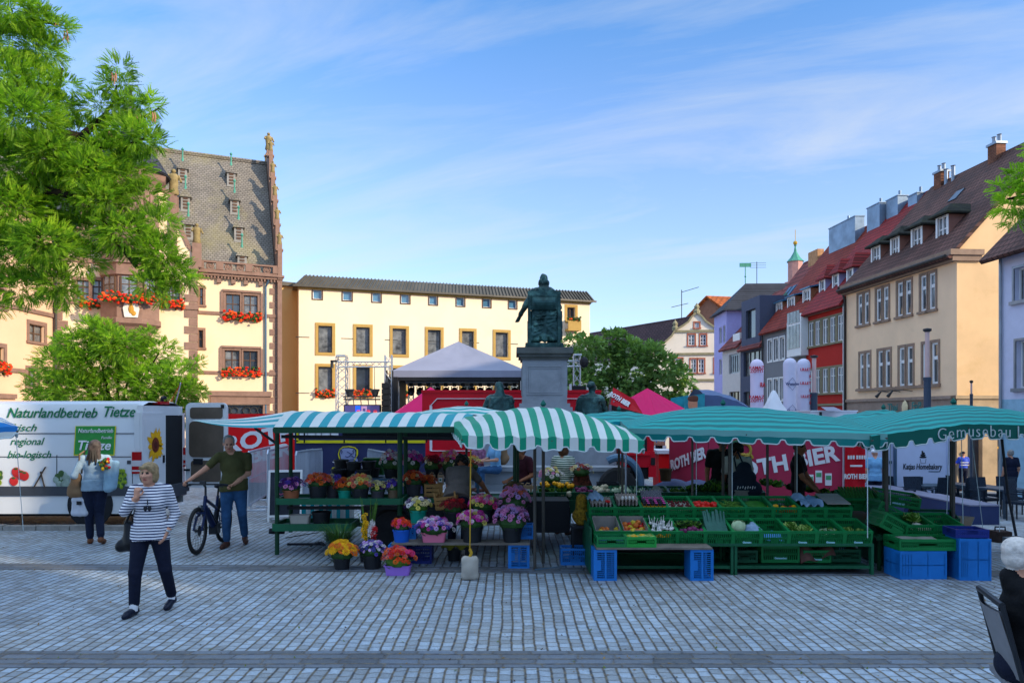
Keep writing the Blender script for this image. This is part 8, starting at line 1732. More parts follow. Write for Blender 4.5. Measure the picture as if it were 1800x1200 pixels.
single('red_onion',f_ball,[m_pur],'purple onion in the back table crate','onion','onions on the back table',bm_[3],rb(.12,.12,22,.1,.15,7,-.05));single('turnip',f_ball,[m_tur],'whitish turnip in the back table crate','turnip','turnips on the back table',bm_[4],[(p,s*1.25,r,None)for p,s,r,_ in rb(.12,.12,15,.1,.17,8,-.05)]);single('white_cabbage',f_cab,[mat('white cabbage','#b9c4a4',.5,.15,9,.3,30)],'round white cabbage on the back table','cabbage','white cabbages',bm_[5],[(Vector((-.08,-.1,.06)),.9,0,None),(Vector((.07,-.1,.07)),.9,1,None),(Vector((0,.05,.1)),1.0,2,None),(Vector((-.12,.06,.08)),.95,3,None),(Vector((.12,.07,.06)),.85,4,None)])
def f_fen(mb):mb.lathe([(0,0),(.035,.01),(.045,.04),(.02,.1),(.008,.16),(0,.17)],8,sx=1,sy=.7)
single('fennel',f_fen,[m_cab],'pale fennel bulb on the back table','fennel','fennel bulbs',bm_[6],[(Vector((-.11+.055*(j%5),-.12+.1*(j//5),.08)),1,j*.7,None)for j in range(10)])
heap('paper_sheet','grey paper sheet sticking up on the back table','paper',MM(X(1157,12.3),12.4,.80,R(-25)),lambda mb:mb.add([(-.14,0,0),(.15,0,0),(.05,.05,.17),(-.03,.03,.19)],[(0,1,2,3)]),[m_board],'thing')
b=bag('yellow brown net sack of potatoes beside the vegetable stand','potato_sack',[((0,0,0),(0,0,.3),.1,.08),((-.05,0,.05),(.06,0,.08),.09,.09)],0,mat('net sack','#8a6a1c',.9,.5,30,.5,60),vox=.016);b.location=(X(1022,10.8),10.8,.62)
b=bag('stack of brown woven sacks beside the green pole','woven_sack',[((0,0,0),(0,0,.32),.09,.08),((.11,0,0),(.11,0,.3),.07,.07),((-.09,0,0),(-.09,0,.28),.06,.06)],0,mat('woven brown','#5d4a30',.9,.5,25,.5,50),vox=.016);b.location=(X(900,11.5),11.55,.72)
tb=thing('sack_stool','dark upright stool holding the potato sack','stool',(X(1022,10.8),10.8,0));mb=MB();mb.bx(-.16,.12,-.12,.14,.5,.54);mb.bx(-.14,.1,.1,.13,.02,.5);mb.build('seat',m_ink,tb)
for sx in(-.13,.1):
 for sy in(-.1,.12):q=MB();q.bar((sx,sy,0),(sx,sy,.5),.03);q.build('leg',m_ink,tb)
crate('blue crate on the ground between the two stalls',.42,.3,.24,m_cb,MM(X(1011,10.6),10.7,0),'blue plastic crates')
b=bag('bundle of reddish brown dried flowers behind the onions','dried_flowers',[((0,0,0),(.05,0,.25),.16,.1),((-.1,0,0),(-.02,0,.3),.1,.09),((.15,0,-.02),(.1,0,.15),.1,.08)],0,mat('dried flower brown','#5a2e22',.95,.6,16,1.0,40),'flowers',vox=.016);b.location=(X(1022,13.0),13.05,.78)
crate('black crate beside the monument on the back table',.36,.3,.16,m_ink,MM(X(1068,13),13.0,.80),'crates on the back table')
def tub(nm,lab,px,py,d,w,h,m,cat='bucket',oval=1.0,z=None,group=None,lip=True,taper=.82):
 x=X(px,d);z=Z(py,d)if z is None else z;mb=MB();r=w/1300*d/2;hh=h/1300*d
 mb.lathe([(r*taper,0),(r*.97,hh*.86),(r*1.04,hh*.86),(r*1.04,hh*.98),(r*.97,hh),(r*.9,hh*.9),(r*taper*.92,.015),(0,.015)],20,sy=oval);o=mb.build(nm,m,None,40,loc=(x,d,z));return tag(o,lab,cat,group)
tub('tub','grey white tub hanging behind the woman with the rucksack',1303,879,12.2,30,19,mat('grey tub','#8a867c',.6),'tub');tub('planter','brown planter with small blooms beside the red counter',1170,845,14.5,22,22,mat('brown planter','#3a2a18',.8),'planter')
heap('tarpaulin','crumpled blue tarpaulin beside the beer banner wall','tarpaulin',MM(X(1205,14.6),14.8,.5),lambda mb:mb.grid(lambda u,v:(1.5*(u-.5),.8*(v-.5),.12+.22*math.sin(u*3)*math.sin(v*3)+.05*math.sin(u*14+v*6)),24,10),[mat('blue tarpaulin','#27345a',.5,.15)],'thing')
heap('vegetable_mound','sloping dark table of squashes and greens before the banner wall','vegetables',MM(X(1440,12.6),12.9,.62),lambda mb:[mb.bx(-.9,.85,-.35,.5,-.1,-.02,2)]and[mb.__setattr__('T',Matrix.Translation((-.8+.2*k,.1*math.sin(k*2),.0+.28*(1-k/9))))or leafy(mb,.18,18,k,.7)for k in range(8)],[m_dkl,m_let,m_ink]);single('squash',f_pepper,[m_pepy],'yellow squash on the dark vegetable table','squash','yellow squashes',MM(X(1440,12.2),12.35,.66),[(Vector((.0+.09*k,.03*math.sin(k*4),.05*math.sin(k*2)+.03)),1.2,k*1.3,None)for k in range(5)])
q=MB();q.bx(X(1395,12.4),X(1500,12.4),12.3,13.3,.05,.62);tag(q.build('trestle_table',[mat('grey sheeted table','#2a2a30',.8)]),'dark sheeted trestle table under the squashes','table')
def blk(mb):mb.bx(-.13,.13,-.13,.13,0,.2,0);mb.tube([(-.09,0,.2),(-.09,0,.27),(.09,0,.27),(.09,0,.2)],.014,6,1)
heap('parasol_weight','rusty black weight block with a handle on the cobbles','weight',MM(X(1758,13.2),13.2,gz(8,13.2)),blk,[mat('rusty block','#3a2c28',.85,.3,8),m_ink],'thing')
heap('pole_base','grey concrete base with a slanting black pole near the picture edge','base',MM(X(1795,11.6),11.6,0),lambda mb:[mb.bx(-.16,.3,-.2,.2,0,.2,0),mb.tube([(-.07,0,.2),(-.14,.1,.9),(-.17,.2,1.75)],.02,6,1),mb.lathe([(.07,.2),(.06,.24),(0,.25)],10,(-.07,0,0),1)],[m_concrete,m_ink],'thing')
t=thing('jerrycan','whitish plastic jerrycan weighing down the parasol on a yellow line','jerrycan',(X(826,9.62),9.62,0));mb=MB();pr=[cap((-.06,0,.06),(-.06,0,.26),.05,.05,0,.02),cap((.06,0,.06),(.06,0,.26),.05,.05,0,.02),cap((-.06,0,.05),(.06,0,.05),.05,.05,0,.03),cap((-.05,0,.25),(.05,0,.25),.055,.055,0,.03),ell((0,0,.15),(.1,.085,.14),0)];sdf_body('body',pr,[mat('milky plastic','#b8b0a4',.35,.08,5,trans=.2)],.009,t)
m_yrope=mat('yellow rope','#b8902a',.8);mb=MB();mb.tube([(0,0,.3),(.02,0,.35),(0,0,.4)],.022,6);mb.tube([(0,0,.36),(.01,.02,1.78)],.009,5);mb.build('rope',m_yrope,t)
FC={k:mat('petal '+k,v,.65,.22,14,trans=.12)for k,v in dict(purple='#4a1660',violet='#5a40a8',orange='#d8641a',rust='#a8381a',salmon='#d86a50',cream='#cfc08a',white='#d8d0d0',magenta='#c42c94',pink='#dc86b8',lilac='#c49ad4',red='#c01820',darkred='#6e0c1c',yellow='#e0a80c',lemon='#d8c860',scarlet='#e03a14',blueviolet='#40408c',hotpink='#e0407c').items()}
m_fst=mat('flower stem green',(.03,.085,.02),.6,.3,8);m_fst2=mat('fresh green',(.07,.16,.02),.6,.3,8)
def bloom_arrays(kind,r):
 V=[];Q=[]
 rings={'pom':((1.0,.1,9,.5),(.8,.5,8,.42),(.5,.8,6,.35)),'daisy':((1.0,.05,11,.45),(.75,.2,8,.4),(.22,.3,5,.3)),'spray':((.9,.2,6,.6),(.5,.6,5,.5))}[kind]
 for rad,h,n,w in rings:
  for k in range(n):
   a=2*math.pi*k/n+h*3;c,s=math.cos(a),math.sin(a);o=len(V);ri=rad*.35
   for x,y,z in((ri,-w*.18,h*.7),(rad*.85,-w*.5,h),(rad*1.05,0,h-.12),(rad*.85,w*.5,h)):V.append((r*(x*c-y*s),r*(x*s+y*c),r*z*.8))
   Q.append((o,o+1,o+2,o+3))
 return np.array(V),np.array(Q)
def bunch(lab,px,py,d,w,h,cols,n=34,br=.045,kind='pom',leaf=m_fst,flat=.55,seed=0,z=None,oval=.8,depth=0.0):
 """dome of blooms: (px,py) is the middle of its underside"""
 r_=np.random.RandomState(seed+int(px));rx=w/1300*d/2;hz=h/1300*d;x0=X(px,d);z0=Z(py,d)if z is None else z
 t=thing('flower_bunch',lab,'flowers',(x0,d,z0),0,'cut flower bunches');VV=[];QQ=[];MI=[];o=0;bv,bq=bloom_arrays(kind,1.0)
 n=int(n*1.5);br*=.86
 for i in range(n):
  a=i*2.39996;q=math.sqrt((i+.5)/n);el=(1-q*q)**.5 if q<1 else 0
  c=np.array([rx*q*math.cos(a),rx*oval*q*math.sin(a),hz*(.25+.62*el)])+r_.uniform(-1,1,3)*np.array([.02,.02,.025]);s=br*r_.uniform(.75,1.2)
  nrm=Vector((c[0]/rx*.9,c[1]/rx/oval*.9-.25,.35+el)).normalized();Rm=np.array(nrm.to_track_quat('Z','Y').to_matrix())@np.array(Matrix.Rotation(r_.uniform(0,6),3,'Z'))
  VV.append(bv*s@Rm.T+c);QQ.append(bq+o);o+=len(bv);MI.append(np.full(len(bq),r_.randint(len(cols))))
 np_mesh('blooms',np.concatenate(VV),np.concatenate(QQ),[FC[c]for c in cols],np.concatenate(MI),t,False)
 mb=MB();q=random.Random(seed)
 for i in range(n):
  a=q.uniform(0,6.28);k=q.uniform(.2,1.0);p=Vector((rx*k*math.cos(a),rx*oval*k*math.sin(a),hz*q.uniform(0,.6)));dd=Vector((math.cos(a)*.7,math.sin(a)*.7,q.uniform(-.3,.8))).normalized();s_=dd.cross(Vector((0,0,1))).normalized();l=q.uniform(.05,.1);mb.add([p-dd*l*.5,p+s_*l*.22,p+dd*l*.6,p-s_*l*.22],[(0,1,2,3)])
 mb.ball((0,0,hz*.22),(rx*.75,rx*oval*.75,hz*.32),10,6);mb.build('leaves',leaf,t,fixn=False);return t
BK_={'black':mat('black bucket',(.014,.016,.02),.45,.15),'terracotta':mat('terracotta bucket','#9a5a3c',.7,.1),'teal':mat('teal bucket','#118a74',.4,.1),'grey':mat('grey bucket','#3c3a40',.6,.1),'tan':mat('tan bucket','#6a5844',.7,.1),'blue':mat('blue bucket','#1658b8',.35,.08),'rosa':mat('pink basin','#d2708c',.4,.08),'mauve':mat('mauve basin','#9a6cc8',.4,.08)}
def bucket(lab,px,py,d,w,h,col,z=None):return tub('bucket',lab,px,py,d,w,h,BK_[col],z=z,group='flower buckets')
def basin(lab,px,py,d,w,h,col,z=None):
 z=Z(py,d)if z is None else z;a=w/1300*d/2;hh=h/1300*d;mb=MB()
 def rr(k,zz,n=5):pts=rr_panel(-a*k,a*k,-a*.55*k,a*.55*k,a*.2);return[(p[0],p[1],zz)for p in pts]
 R_=[rr(.86,0),rr(.96,hh*.9),rr(1.03,hh*.9),rr(1.03,hh),rr(.95,hh),rr(.85,.02)];n=len(R_[0]);mb.add([p for q in R_ for p in q],[(i*n+k,i*n+(k+1)%n,(i+1)*n+(k+1)%n,(i+1)*n+k)for i in range(5)for k in range(n)]+[tuple(range(n)),tuple(5*n+k for k in range(n))]);o=mb.build('basin',BK_[col],None,40,loc=(X(px,d),d,z));return tag(o,lab,'basin','flower buckets')
TZ1=TZ+.002
def on_tray(px,d,w,h,col,cols,desc,**k):
 bucket('%s bucket of %s flowers on the trailer tray'%(col,desc),px,0,d,w,h,col,TZ1);bunch('bunch of %s flowers in the %s bucket on the trailer tray'%(desc,col),px,0,d,k.pop('fw',w*1.45),k.pop('fh',26),cols,z=TZ1+(h-3)/1300*d,**k)
on_tray(512,11.45,29,17,'terracotta',['purple','purple','violet','pink'],'deep purple',n=40);on_tray(559,11.5,32,24,'black',['orange','rust','orange','scarlet','salmon'],'orange and rust',n=44);on_tray(585,11.7,24,22,'grey',['violet','violet','cream'],'violet blue',n=24,fh=22);on_tray(606,11.5,24,16,'teal',['orange','rust','scarlet'],'small orange',n=26);on_tray(633,11.45,31,20,'black',['salmon','cream','orange','salmon','lemon'],'salmon and cream',n=42,fh=30);on_tray(664,11.5,25,15,'grey',['cream','purple','lemon'],'cream and plum',n=26,fh=20);on_tray(692,11.55,22,16,'tan',['cream','purple','cream','violet'],'cream and violet',n=26,fh=22);on_tray(727,11.95,27,21,'grey',['orange','scarlet','cream','rust'],'orange, red and cream',n=34);on_tray(752,12.1,20,18,'black',['rust','orange'],'rust coloured',n=22,fh=20)
sh=thing('flower_rack','grey steel rack behind the trailer tray holding buckets','rack',(0,0,0));mb=MB();SZ=Z(839,12.7)
for y in(12.5,13.0):mb.bar((X(578,12.7),y,SZ-.02),(X(842,12.7),y,SZ-.02),.03);mb.bar((X(578,12.7),y,SZ-.35),(X(842,12.7),y,SZ-.35),.02)
for px in(580,665,752,840):
 for y in(12.5,13.0):mb.bar((X(px,12.7),y,0),(X(px,12.7),y,SZ),.025)
mb.build('frame',m_zincd,sh);mb=MB();mb.bx(X(578,12.7),X(842,12.7),12.5,13.0,SZ-.012,SZ);mb.build('shelf',m_zincd,sh)
for k,(px,d,dz)in enumerate(((595,12.6,0),(612,12.8,.0),(600,12.9,.14),(640,12.6,.0),(655,12.85,.0),(622,12.65,.12),(648,12.75,.13))):bucket(['empty black bucket at the left end of the rack','empty black bucket in front of the bulldog banner','empty black bucket stacked high at the left of the rack','empty black bucket before the upright green crate','empty black bucket at the back of the rack by the green crate','empty black bucket stacked below the bulldog emblem','empty black bucket stacked against the green crate'][k],px,0,d,26,16,'black',SZ+dz)
crate('green crate stood upright on the rack behind the empty buckets',.36,.3,.2,m_cg,MM(X(657,13.0),13.05,SZ+.17)@Matrix.Rotation(R(90),4,'X')@Matrix.Translation((0,0,-.1)),'crates on the flower trailer')
def on_rack(px,cols,desc,w=26,h=16,d=12.65,**k):bucket('black bucket of %s flowers on the rack'%desc,px,0,d,w,h,'black',SZ);bunch('bunch of %s flowers standing on the rack'%desc,px,0,d,k.pop('fw',40),k.pop('fh',34),cols,z=SZ+(h-2)/1300*d,**k)
on_rack(688,['white','white','magenta','white','salmon'],'white and magenta',n=46,fh=38);on_rack(724,['magenta','pink','purple','magenta','white'],'magenta',n=40,fh=36);on_rack(760,['darkred','red','darkred','cream'],'dark red',n=36,fh=28);on_rack(792,['pink','cream','magenta','salmon','white'],'pink and cream',n=44,fh=38);on_rack(826,['orange','darkred','lemon'],'mixed orange',n=26,fh=26)
def slat_crate(lab,M,W=.3,L=.22,H=.2):
 mb=MB();mb.bx(-W/2,W/2,-L/2,L/2,0,.01)
 for z in(.015,.085,.15):mb.bx(-W/2,W/2,-L/2-.008,-L/2,z,z+.05);mb.bx(-W/2,W/2,L/2,L/2+.008,z,z+.05);mb.bx(-W/2-.008,-W/2,-L/2,L/2,z,z+.05);mb.bx(W/2,W/2+.008,-L/2,L/2,z,z+.05)
 for sx in(-1,1):
  for sy in(-1,1):mb.bx(sx*(W/2-.012)-.012,sx*(W/2-.012)+.012,sy*(L/2-.012)-.012,sy*(L/2-.012)+.012,.01,H)
 o=mb.build('wooden_crate',mat('pale crate wood','#a47a48',.75,.2,5,.3));o.matrix_world=M;tag(o,lab,'crate','wooden crates')
slat_crate('small wooden crate standing on the trailer counter',MM(X(761,11.85),11.95,TZ,0,R(5)),.28);slat_crate('wooden crate being tipped by the bending florist',MM(X(790,11.3),11.25,.74,R(10),R(-12),R(-6)),.34,.26,.27)
pl=thing('flower_bench','two tier plank bench for buckets in front of the trailer','bench',(0,0,0));PZ=.36;mb=MB();mb.bx(X(690,10.4),X(931,10.4),10.3,10.62,PZ-.03,PZ);mb.bx(X(715,10.9),X(925,10.9),10.8,11.1,.53,.56);mb.build('plank',m_plank,pl)
for px in(720,820,920):q=MB();q.bar((X(px,10.9),10.95,0),(X(px,10.9),10.95,.53),.05);q.build('leg',m_ink,pl)
upblue('blue crate standing on end under the right end of the flower bench',912,10.32,.33,.3,.3);crate('blue crate under the left end of the flower bench',.22,.3,.3,m_cb,MM(X(697,10.4),10.48,.02),'blue plastic crates');crate('blue crate on the flower bench behind the lilac bucket',.28,.26,.2,m_cb,MM(X(921,10.6),10.75,PZ),'blue plastic crates');crate('blue crate on the flower bench behind the blue bucket',.24,.22,.2,m_cb,MM(X(716,10.6),10.72,PZ),'blue plastic crates');crate('navy crate in the shade under the flower bench',.4,.3,.25,m_cdb,MM(X(735,10.7),10.8,0),'blue plastic crates')
def on_b(px,d,z,w,h,col,cols,desc,where,f=bucket,**k):f('%s %s of %s flowers %s'%('deep blue' if col=='blue' else col,'basin' if f is basin else 'bucket',desc,where),px,0,d,w,h,col,z);bunch('bunch of %s flowers %s'%(desc,where),px,0,d,k.pop('fw',w*1.4),k.pop('fh',30),cols,z=z+(h-3)/1300*d,**k)
on_b(706,10.42,PZ,31,22,'blue',['orange','rust','scarlet','hotpink'],'orange and brick','at the left of the flower bench',n=34,fh=22,fw=36,br=.04);on_b(763,10.42,PZ,44,17,'rosa',['violet','white','pink','magenta','lilac'],'violet, white and pink carnation','in the middle of the flower bench',f=basin,n=60,fw=66,fh=30,br=.042);on_b(830,10.42,PZ,38,27,'black',['magenta','magenta','pink','lemon','white'],'magenta and lemon','behind the yellow line',n=50,fw=56,fh=32);on_b(900,10.42,PZ,36,26,'black',['pink','lilac','pink'],'rosy lilac','at the right of the flower bench',n=54,fw=64,fh=44,br=.042)
T2=.56;on_b(735,10.9,T2,30,22,'teal',['cream','purple','lemon','white'],'cream and plum','on the upper tier',n=40,fw=46,fh=26,leaf=m_fst2);on_b(797,10.9,T2,34,20,'black',['darkred','red','darkred'],'dark crimson','on the upper tier',n=36,fw=44,fh=26);on_b(850,10.9,T2,36,24,'black',['hotpink','magenta','white','lemon','pink'],'hot pink and white','on the upper tier',n=50,fw=54,fh=30);on_b(905,10.95,T2,30,26,'grey',['pink','lilac','orange','pink'],'lilac and orange','on the upper tier',n=46,fw=56,fh=44)
on_b(601,10.3,0,30,20,'black',['yellow','yellow','yellow','orange'],'golden yellow daisy','on the cobbles',n=46,fw=54,fh=36,br=.06,kind='daisy');on_b(655,10.35,0,35,24,'black',['blueviolet','violet','lilac','white'],'small violet aster','on the cobbles',n=90,fw=48,fh=30,br=.028,kind='daisy');on_b(700,9.95,0,47,17,'mauve',['red','scarlet','hotpink','orange','salmon'],'red and pink zinnia','on the cobbles',f=basin,n=50,fw=60,fh=36,br=.045,leaf=m_fst2)
bucket('black bucket of tall gladioli standing on the cobbles',646,0,10.8,30,20,'black',0.02);bucket('black bucket with a clump of ornamental grass',598,0,10.8,30,20,'black',0)
t=thing('gladioli','tall yellow and red gladioli in front of the trailer wheel','flowers',(X(646,10.8),10.8,.1),0,'cut flower bunches');mb=MB();q=random.Random(2)
for i in range(16):
 a=q.uniform(0,6.28);l=q.uniform(.45,.85);tip=Vector((.16*math.cos(a)*q.uniform(.3,1.3),.1*math.sin(a),l));mb.tube([(0,0,0),tip*.5+Vector((.01,0,0)),tip],[.012,.01,.003],5)
mb.build('stems',m_fst2,t);VV=[];QQ=[];MI=[];o=0;bv,bq=bloom_arrays('spray',1.0)
for s_,(x,ci,z0_,z1_)in enumerate(((-.04,0,.28,.62),(.10,1,.25,.42),(-.02,0,.25,.5),(.07,2,.3,.5))):
 for i in range(12):z=z0_+(z1_-z0_)*i/12;VV.append(bv*.045@np.array(Euler((q.uniform(.6,1.6),0,q.uniform(-1,1))).to_matrix()).T+np.array([x+q.uniform(-.025,.025),-.04+q.uniform(-.02,.02),z]));QQ.append(bq+o);o+=len(bv);MI.append(np.full(len(bq),ci))
np_mesh('blooms',np.concatenate(VV),np.concatenate(QQ),[FC['yellow'],FC['red'],FC['white']],np.concatenate(MI),t,False)
mb=MB();q=random.Random(5)
for i in range(420):
 a=q.uniform(0,6.28);l=q.uniform(.35,.6);r0=q.uniform(0,.09);o=Vector((r0*math.cos(a),r0*math.sin(a),.15));d_=Vector((math.cos(a)*q.uniform(.3,1),math.sin(a)*q.uniform(.3,1)*.8,1.1)).normalized();s_=Vector((-math.sin(a),math.cos(a),0))*.004;p1=o+d_*l*.55;p2=o+d_*l*.9+Vector((math.cos(a)*.09,math.sin(a)*.07,-.05));mb.add([o-s_,o+s_,p1+s_,p1-s_],[(0,1,2,3)],i%2);mb.add([p1-s_,p1+s_,p2],[(0,1,2)],i%2)
tag(mb.build('grass_clump',[m_fst2,m_fst],None,fixn=False,loc=(X(596,10.8),10.8,0)),'bushy clump of fine green ornamental grass by the trailer','plant',kind='thing')
basin('stacked cream tubs on the lower trailer tray',528,0,11.5,36,19,'rosa',.425);bpy.data.objects[[o.name for o in bpy.data.objects if o.get('label')=='stacked cream tubs on the lower trailer tray'][0]].data.materials[0]=mat('cream tub','#b0a89c',.6,.08);bucket('black bucket on the lower trailer tray',565,0,11.55,33,24,'black',.425);bucket('empty black bucket in the shade under the flower bench',798,0,10.9,24,20,'black',0)
heap('yellow_cloth','yellow green cloth bundled under the flower bench','cloth',MM(X(800,10.7),10.75,.22),lambda mb:mb.grid(lambda u,v:(.4*(u-.5),.2*(v-.5),.08*math.sin(u*3)*math.sin(v*3)+.03*math.sin(u*15+v*7)),14,8),[mat('yellow green cloth','#5a5a18',.85)],'thing')
bucket('grey bucket of cream roses on the back table',968,0,13.0,26,22,'grey',.74);bunch('bunch of cream and pink roses on the back table',968,0,13.0,46,30,['cream','white','pink','lemon'],n=26,z=.74+20/1300*13)
bunch('bunch of brownish red dried blooms above the dried bundle',1022,0,13.0,40,22,['darkred','rust','cream'],n=24,z=1.08)
m_bark=mat('dark bark','#2c241c',.9,.3,6,.6,20)
def leafmat(n,c,var=.4,trans=.55):
 m=bpy.data.materials.new(n);nt=NT(m);b=nt.n('ShaderNodeBsdfPrincipled');co=nt.coord('Object');f=nt.noise(co,1.7,4,.7);f2=nt.noise(co,23,2,.5)
 k=nt.math('ADD',nt.math('MULTIPLY',f,.6),nt.math('MULTIPLY',f2,.4));d=tuple(q*(1-var)for q in c);l=tuple(min(1,q*(1+var*1.3))for q in c);l=(l[0]*1.25,l[1],l[2]*.8)
 col=nt.ramp(k,[(.36,d),(.5,c),(.64,l)]);nt.l(col,b.inputs['Base Color']);b.inputs['Roughness'].default_value=.5;b.inputs['Specular IOR Level'].default_value=.25
 tr=nt.n('ShaderNodeBsdfTranslucent');nt.l(nt.mix(1.0,col,(1.15,1.25,.6,1),'MULTIPLY'),tr.inputs['Color']);mx=nt.n('ShaderNodeMixShader');mx.inputs[0].default_value=trans;nt.l(b.outputs[0],mx.inputs[1]);nt.l(tr.outputs[0],mx.inputs[2]);nt.l(mx.outputs[0],nt.out.inputs[0]);MATS[n]=m;return m
m_loc=leafmat('locust leaves',(.22,.40,.03));m_loc2=leafmat('young locust leaves',(.26,.45,.035));m_locd=leafmat('darker locust leaves',(.09,.20,.02));m_lin=leafmat('dark tree leaves',(.15,.27,.075),.45,.3)  # third locust tone is simply darker, mixed in at random
def fronds(npairs,L,lw,r_):
 """one pinnate leaf: pairs of leaflets along a drooping midrib"""
 V=[];Q=[]
 for k in range(npairs):
  t=(k+1)/(npairs+.5);x=L*t;z=-L*.28*t*t
  for s in(-1,1):
   o=len(V);l=lw*(1.15-.5*abs(t-.45)*2);a=.45
   p=np.array([x,0,z]);d=np.array([math.cos(1.15)*1.0,s*math.sin(1.15),-.25+.2*r_.uniform(-1,1)]);w=np.array([.32*l,0,.05*l*s])
   V+=[p,p+d*l*.5-w,p+d*l,p+d*l*.5+w];Q.append((o,o+1,o+2,o+3))
 return np.array(V),np.array(Q)
def foliage(name,centres,mats,parent,L=.17,lw=.045,npairs=8,seed=0,broad=False,up=.15):
 """centres: (x,y,z, n leaves, spread radius)"""
 r_=np.random.RandomState(seed);VV=[];QQ=[];MI=[];o=0
 base=[fronds(npairs,1.0,lw/L,r_)for _ in range(4)]if not broad else None
 if broad:base=[(np.array([(0,0,0),(.4,-.33,.05),(1,0,-.15),(.4,.33,.05)]),np.array([(0,1,2,3)]))]
 for cx,cy,cz,n,sp in centres:
  D=r_.normal(size=(n,3));D/=np.linalg.norm(D,axis=1)[:,None];rad=sp*r_.uniform(.25,1,n)**.6;Pp=D*rad[:,None]*np.array([1,1,.7])+np.array([cx,cy,cz])
  for i in range(n):
   v,q=base[r_.randint(len(base))];s=L*r_.uniform(.7,1.25);dirv=Vector(D[i]*.8+np.array([0,0,up])+r_.normal(size=3)*.35).normalized()
   side=dirv.cross(Vector((0,0,1)));side=side.normalized()if side.length>.05 else Vector((1,0,0));upv=side.cross(dirv);roll=r_.normal()*.5;c_,s_=math.cos(roll),math.sin(roll);s2=side*c_+upv*s_;u2=upv*c_-side*s_
   Mx=np.array([list(dirv),list(s2),list(u2)]);VV.append((v*s)@Mx+Pp[i]);QQ.append(q+o);o+=len(v);MI.append(np.full(len(q),r_.randint(len(mats))))
 return np_mesh(name,np.concatenate(VV),np.concatenate(QQ),mats,np.concatenate(MI),parent,False)
def limb(mb,pts,r0,r1,n=8):
 k=len(pts);mb.tube(pts,[r0+(r1-r0)*i/(k-1)for i in range(k)],n)
tx=Vector((-9.6,9.6,0));t=thing('locust_tree','large locust tree with bright feathery leaves reaching in from the left','tree',tx);r_=random.Random(21)
blobs=[]
def B(px,py,d,rp,n):p=P(px,py,d);blobs.append((p.x-tx.x,p.y-tx.y,p.z,n,rp/1300*d))
for a in((20,20,9.5,46,100),(50,180,9.7,70,120),(60,300,9.8,80,150),(120,320,10,60,90),(60,400,10,80,150),(200,320,9.8,50,60),(70,35,9.6,30,34),(100,48,9.7,26,22),(30,70,10,50,80),(15,140,9.6,60,110),(60,130,10.4,40,60),(40,210,9.3,66,170),(75,90,9.8,34,50),(140,455,9.8,40,60),(230,420,9.9,44,60),(285,460,9.8,36,46),(215,230,9.9,34,46),(180,270,9.8,40,50),(95,190,10,36,50),(112,150,9.9,26,22),(15,290,9.8,66,140),(85,270,9.4,50,110),(150,240,10.2,42,60),(180,190,10,34,44),(212,120,9.8,22,18),(205,150,9.9,26,26),(232,190,10,34,40),(262,185,9.9,24,22),(240,240,9.7,36,50),(268,250,9.8,22,20),(205,270,10.3,40,60),(150,300,9.5,46,84),(225,300,10,40,56),(30,370,9.5,66,150),(110,350,9.9,54,110),(180,350,9.6,44,80),(250,350,10,40,56),(280,395,9.9,34,40),(20,450,9.8,60,130),(80,430,9.3,50,110),(150,410,10,44,74),(215,410,9.6,44,70),(40,505,9.7,42,80),(95,500,9.6,34,50),(120,525,9.7,20,18),(270,440,9.8,36,46),(300,480,9.9,36,44),(330,492,9.9,18,14),(265,500,9.7,28,30),(285,520,9.8,16,10),(0,540,9.6,20,14),(-40,120,10.5,70,90),(-50,260,10,70,110),(-50,400,10.3,70,110),(-60,20,10,70,90),(-150,60,10,95,80),(-150,220,9.5,95,80),(-160,380,10,95,80),(-280,0,9.6,110,90),(-280,180,9.2,110,90),(-290,340,10,100,80),(-420,60,9.6,120,90),(-430,240,10.2,120,90),(-420,-120,9.6,120,90),(-560,120,9.6,120,80),(-580,280,9.4,110,70),(-250,-140,9.8,110,80)):B(*a)
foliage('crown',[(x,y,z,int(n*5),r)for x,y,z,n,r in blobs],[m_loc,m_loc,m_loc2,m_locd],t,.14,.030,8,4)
for k in range(30):
 pass
mb=MB();limb(mb,[(0,0,-.1),(.05,0,1.5),(-.1,.1,3.0),(.05,.1,4.6)],.26,.17,12);mb.build('trunk',m_bark,t,60)
L_=lambda px,py,d:P(px,py,d)-tx
mb=MB();limb(mb,[(.05,.1,4.4),L_(-60,340,9.7),L_(30,332,9.6),L_(100,338,9.6),L_(150,350,9.7)],.12,.03);limb(mb,[(.05,.1,4.6),L_(-40,250,10),L_(60,250,9.8),L_(120,238,9.9),L_(145,240,9.9),L_(165,218,10),L_(180,206,10)],.13,.025);limb(mb,[L_(145,240,9.9),L_(170,258,9.9),L_(220,258,9.9),L_(260,240,9.9)],.045,.012);limb(mb,[L_(180,206,10),L_(205,213,10),L_(250,208,10),L_(280,190,10)],.03,.01);limb(mb,[L_(205,150,9.9),L_(200,180,9.9),L_(180,206,10)],.012,.025);limb(mb,[L_(150,350,9.7),L_(210,430,9.7),L_(240,470,9.8),L_(262,470,9.8),L_(300,490,9.9)],.035,.012);limb(mb,[(.05,.1,4.6),L_(-30,60,10),L_(20,50,9.8),L_(60,35,9.7),L_(110,45,9.8)],.09,.01);limb(mb,[L_(-30,400,10),L_(40,450,9.7),L_(90,500,9.6)],.05,.012);limb(mb,[(0,.1,4.2),L_(-30,400,10)],.1,.05);limb(mb,[L_(-30,60,10),(.05,.1,4.6)],.08,.12);limb(mb,[L_(20,140,9.8),L_(60,170,9.9),L_(105,150,9.9),L_(110,120,9.9)],.03,.01);limb(mb,[L_(-40,250,10),L_(20,140,9.8)],.06,.03)
mb.build('branches',m_bark,t,60)
mb=MB();q=random.Random(9)
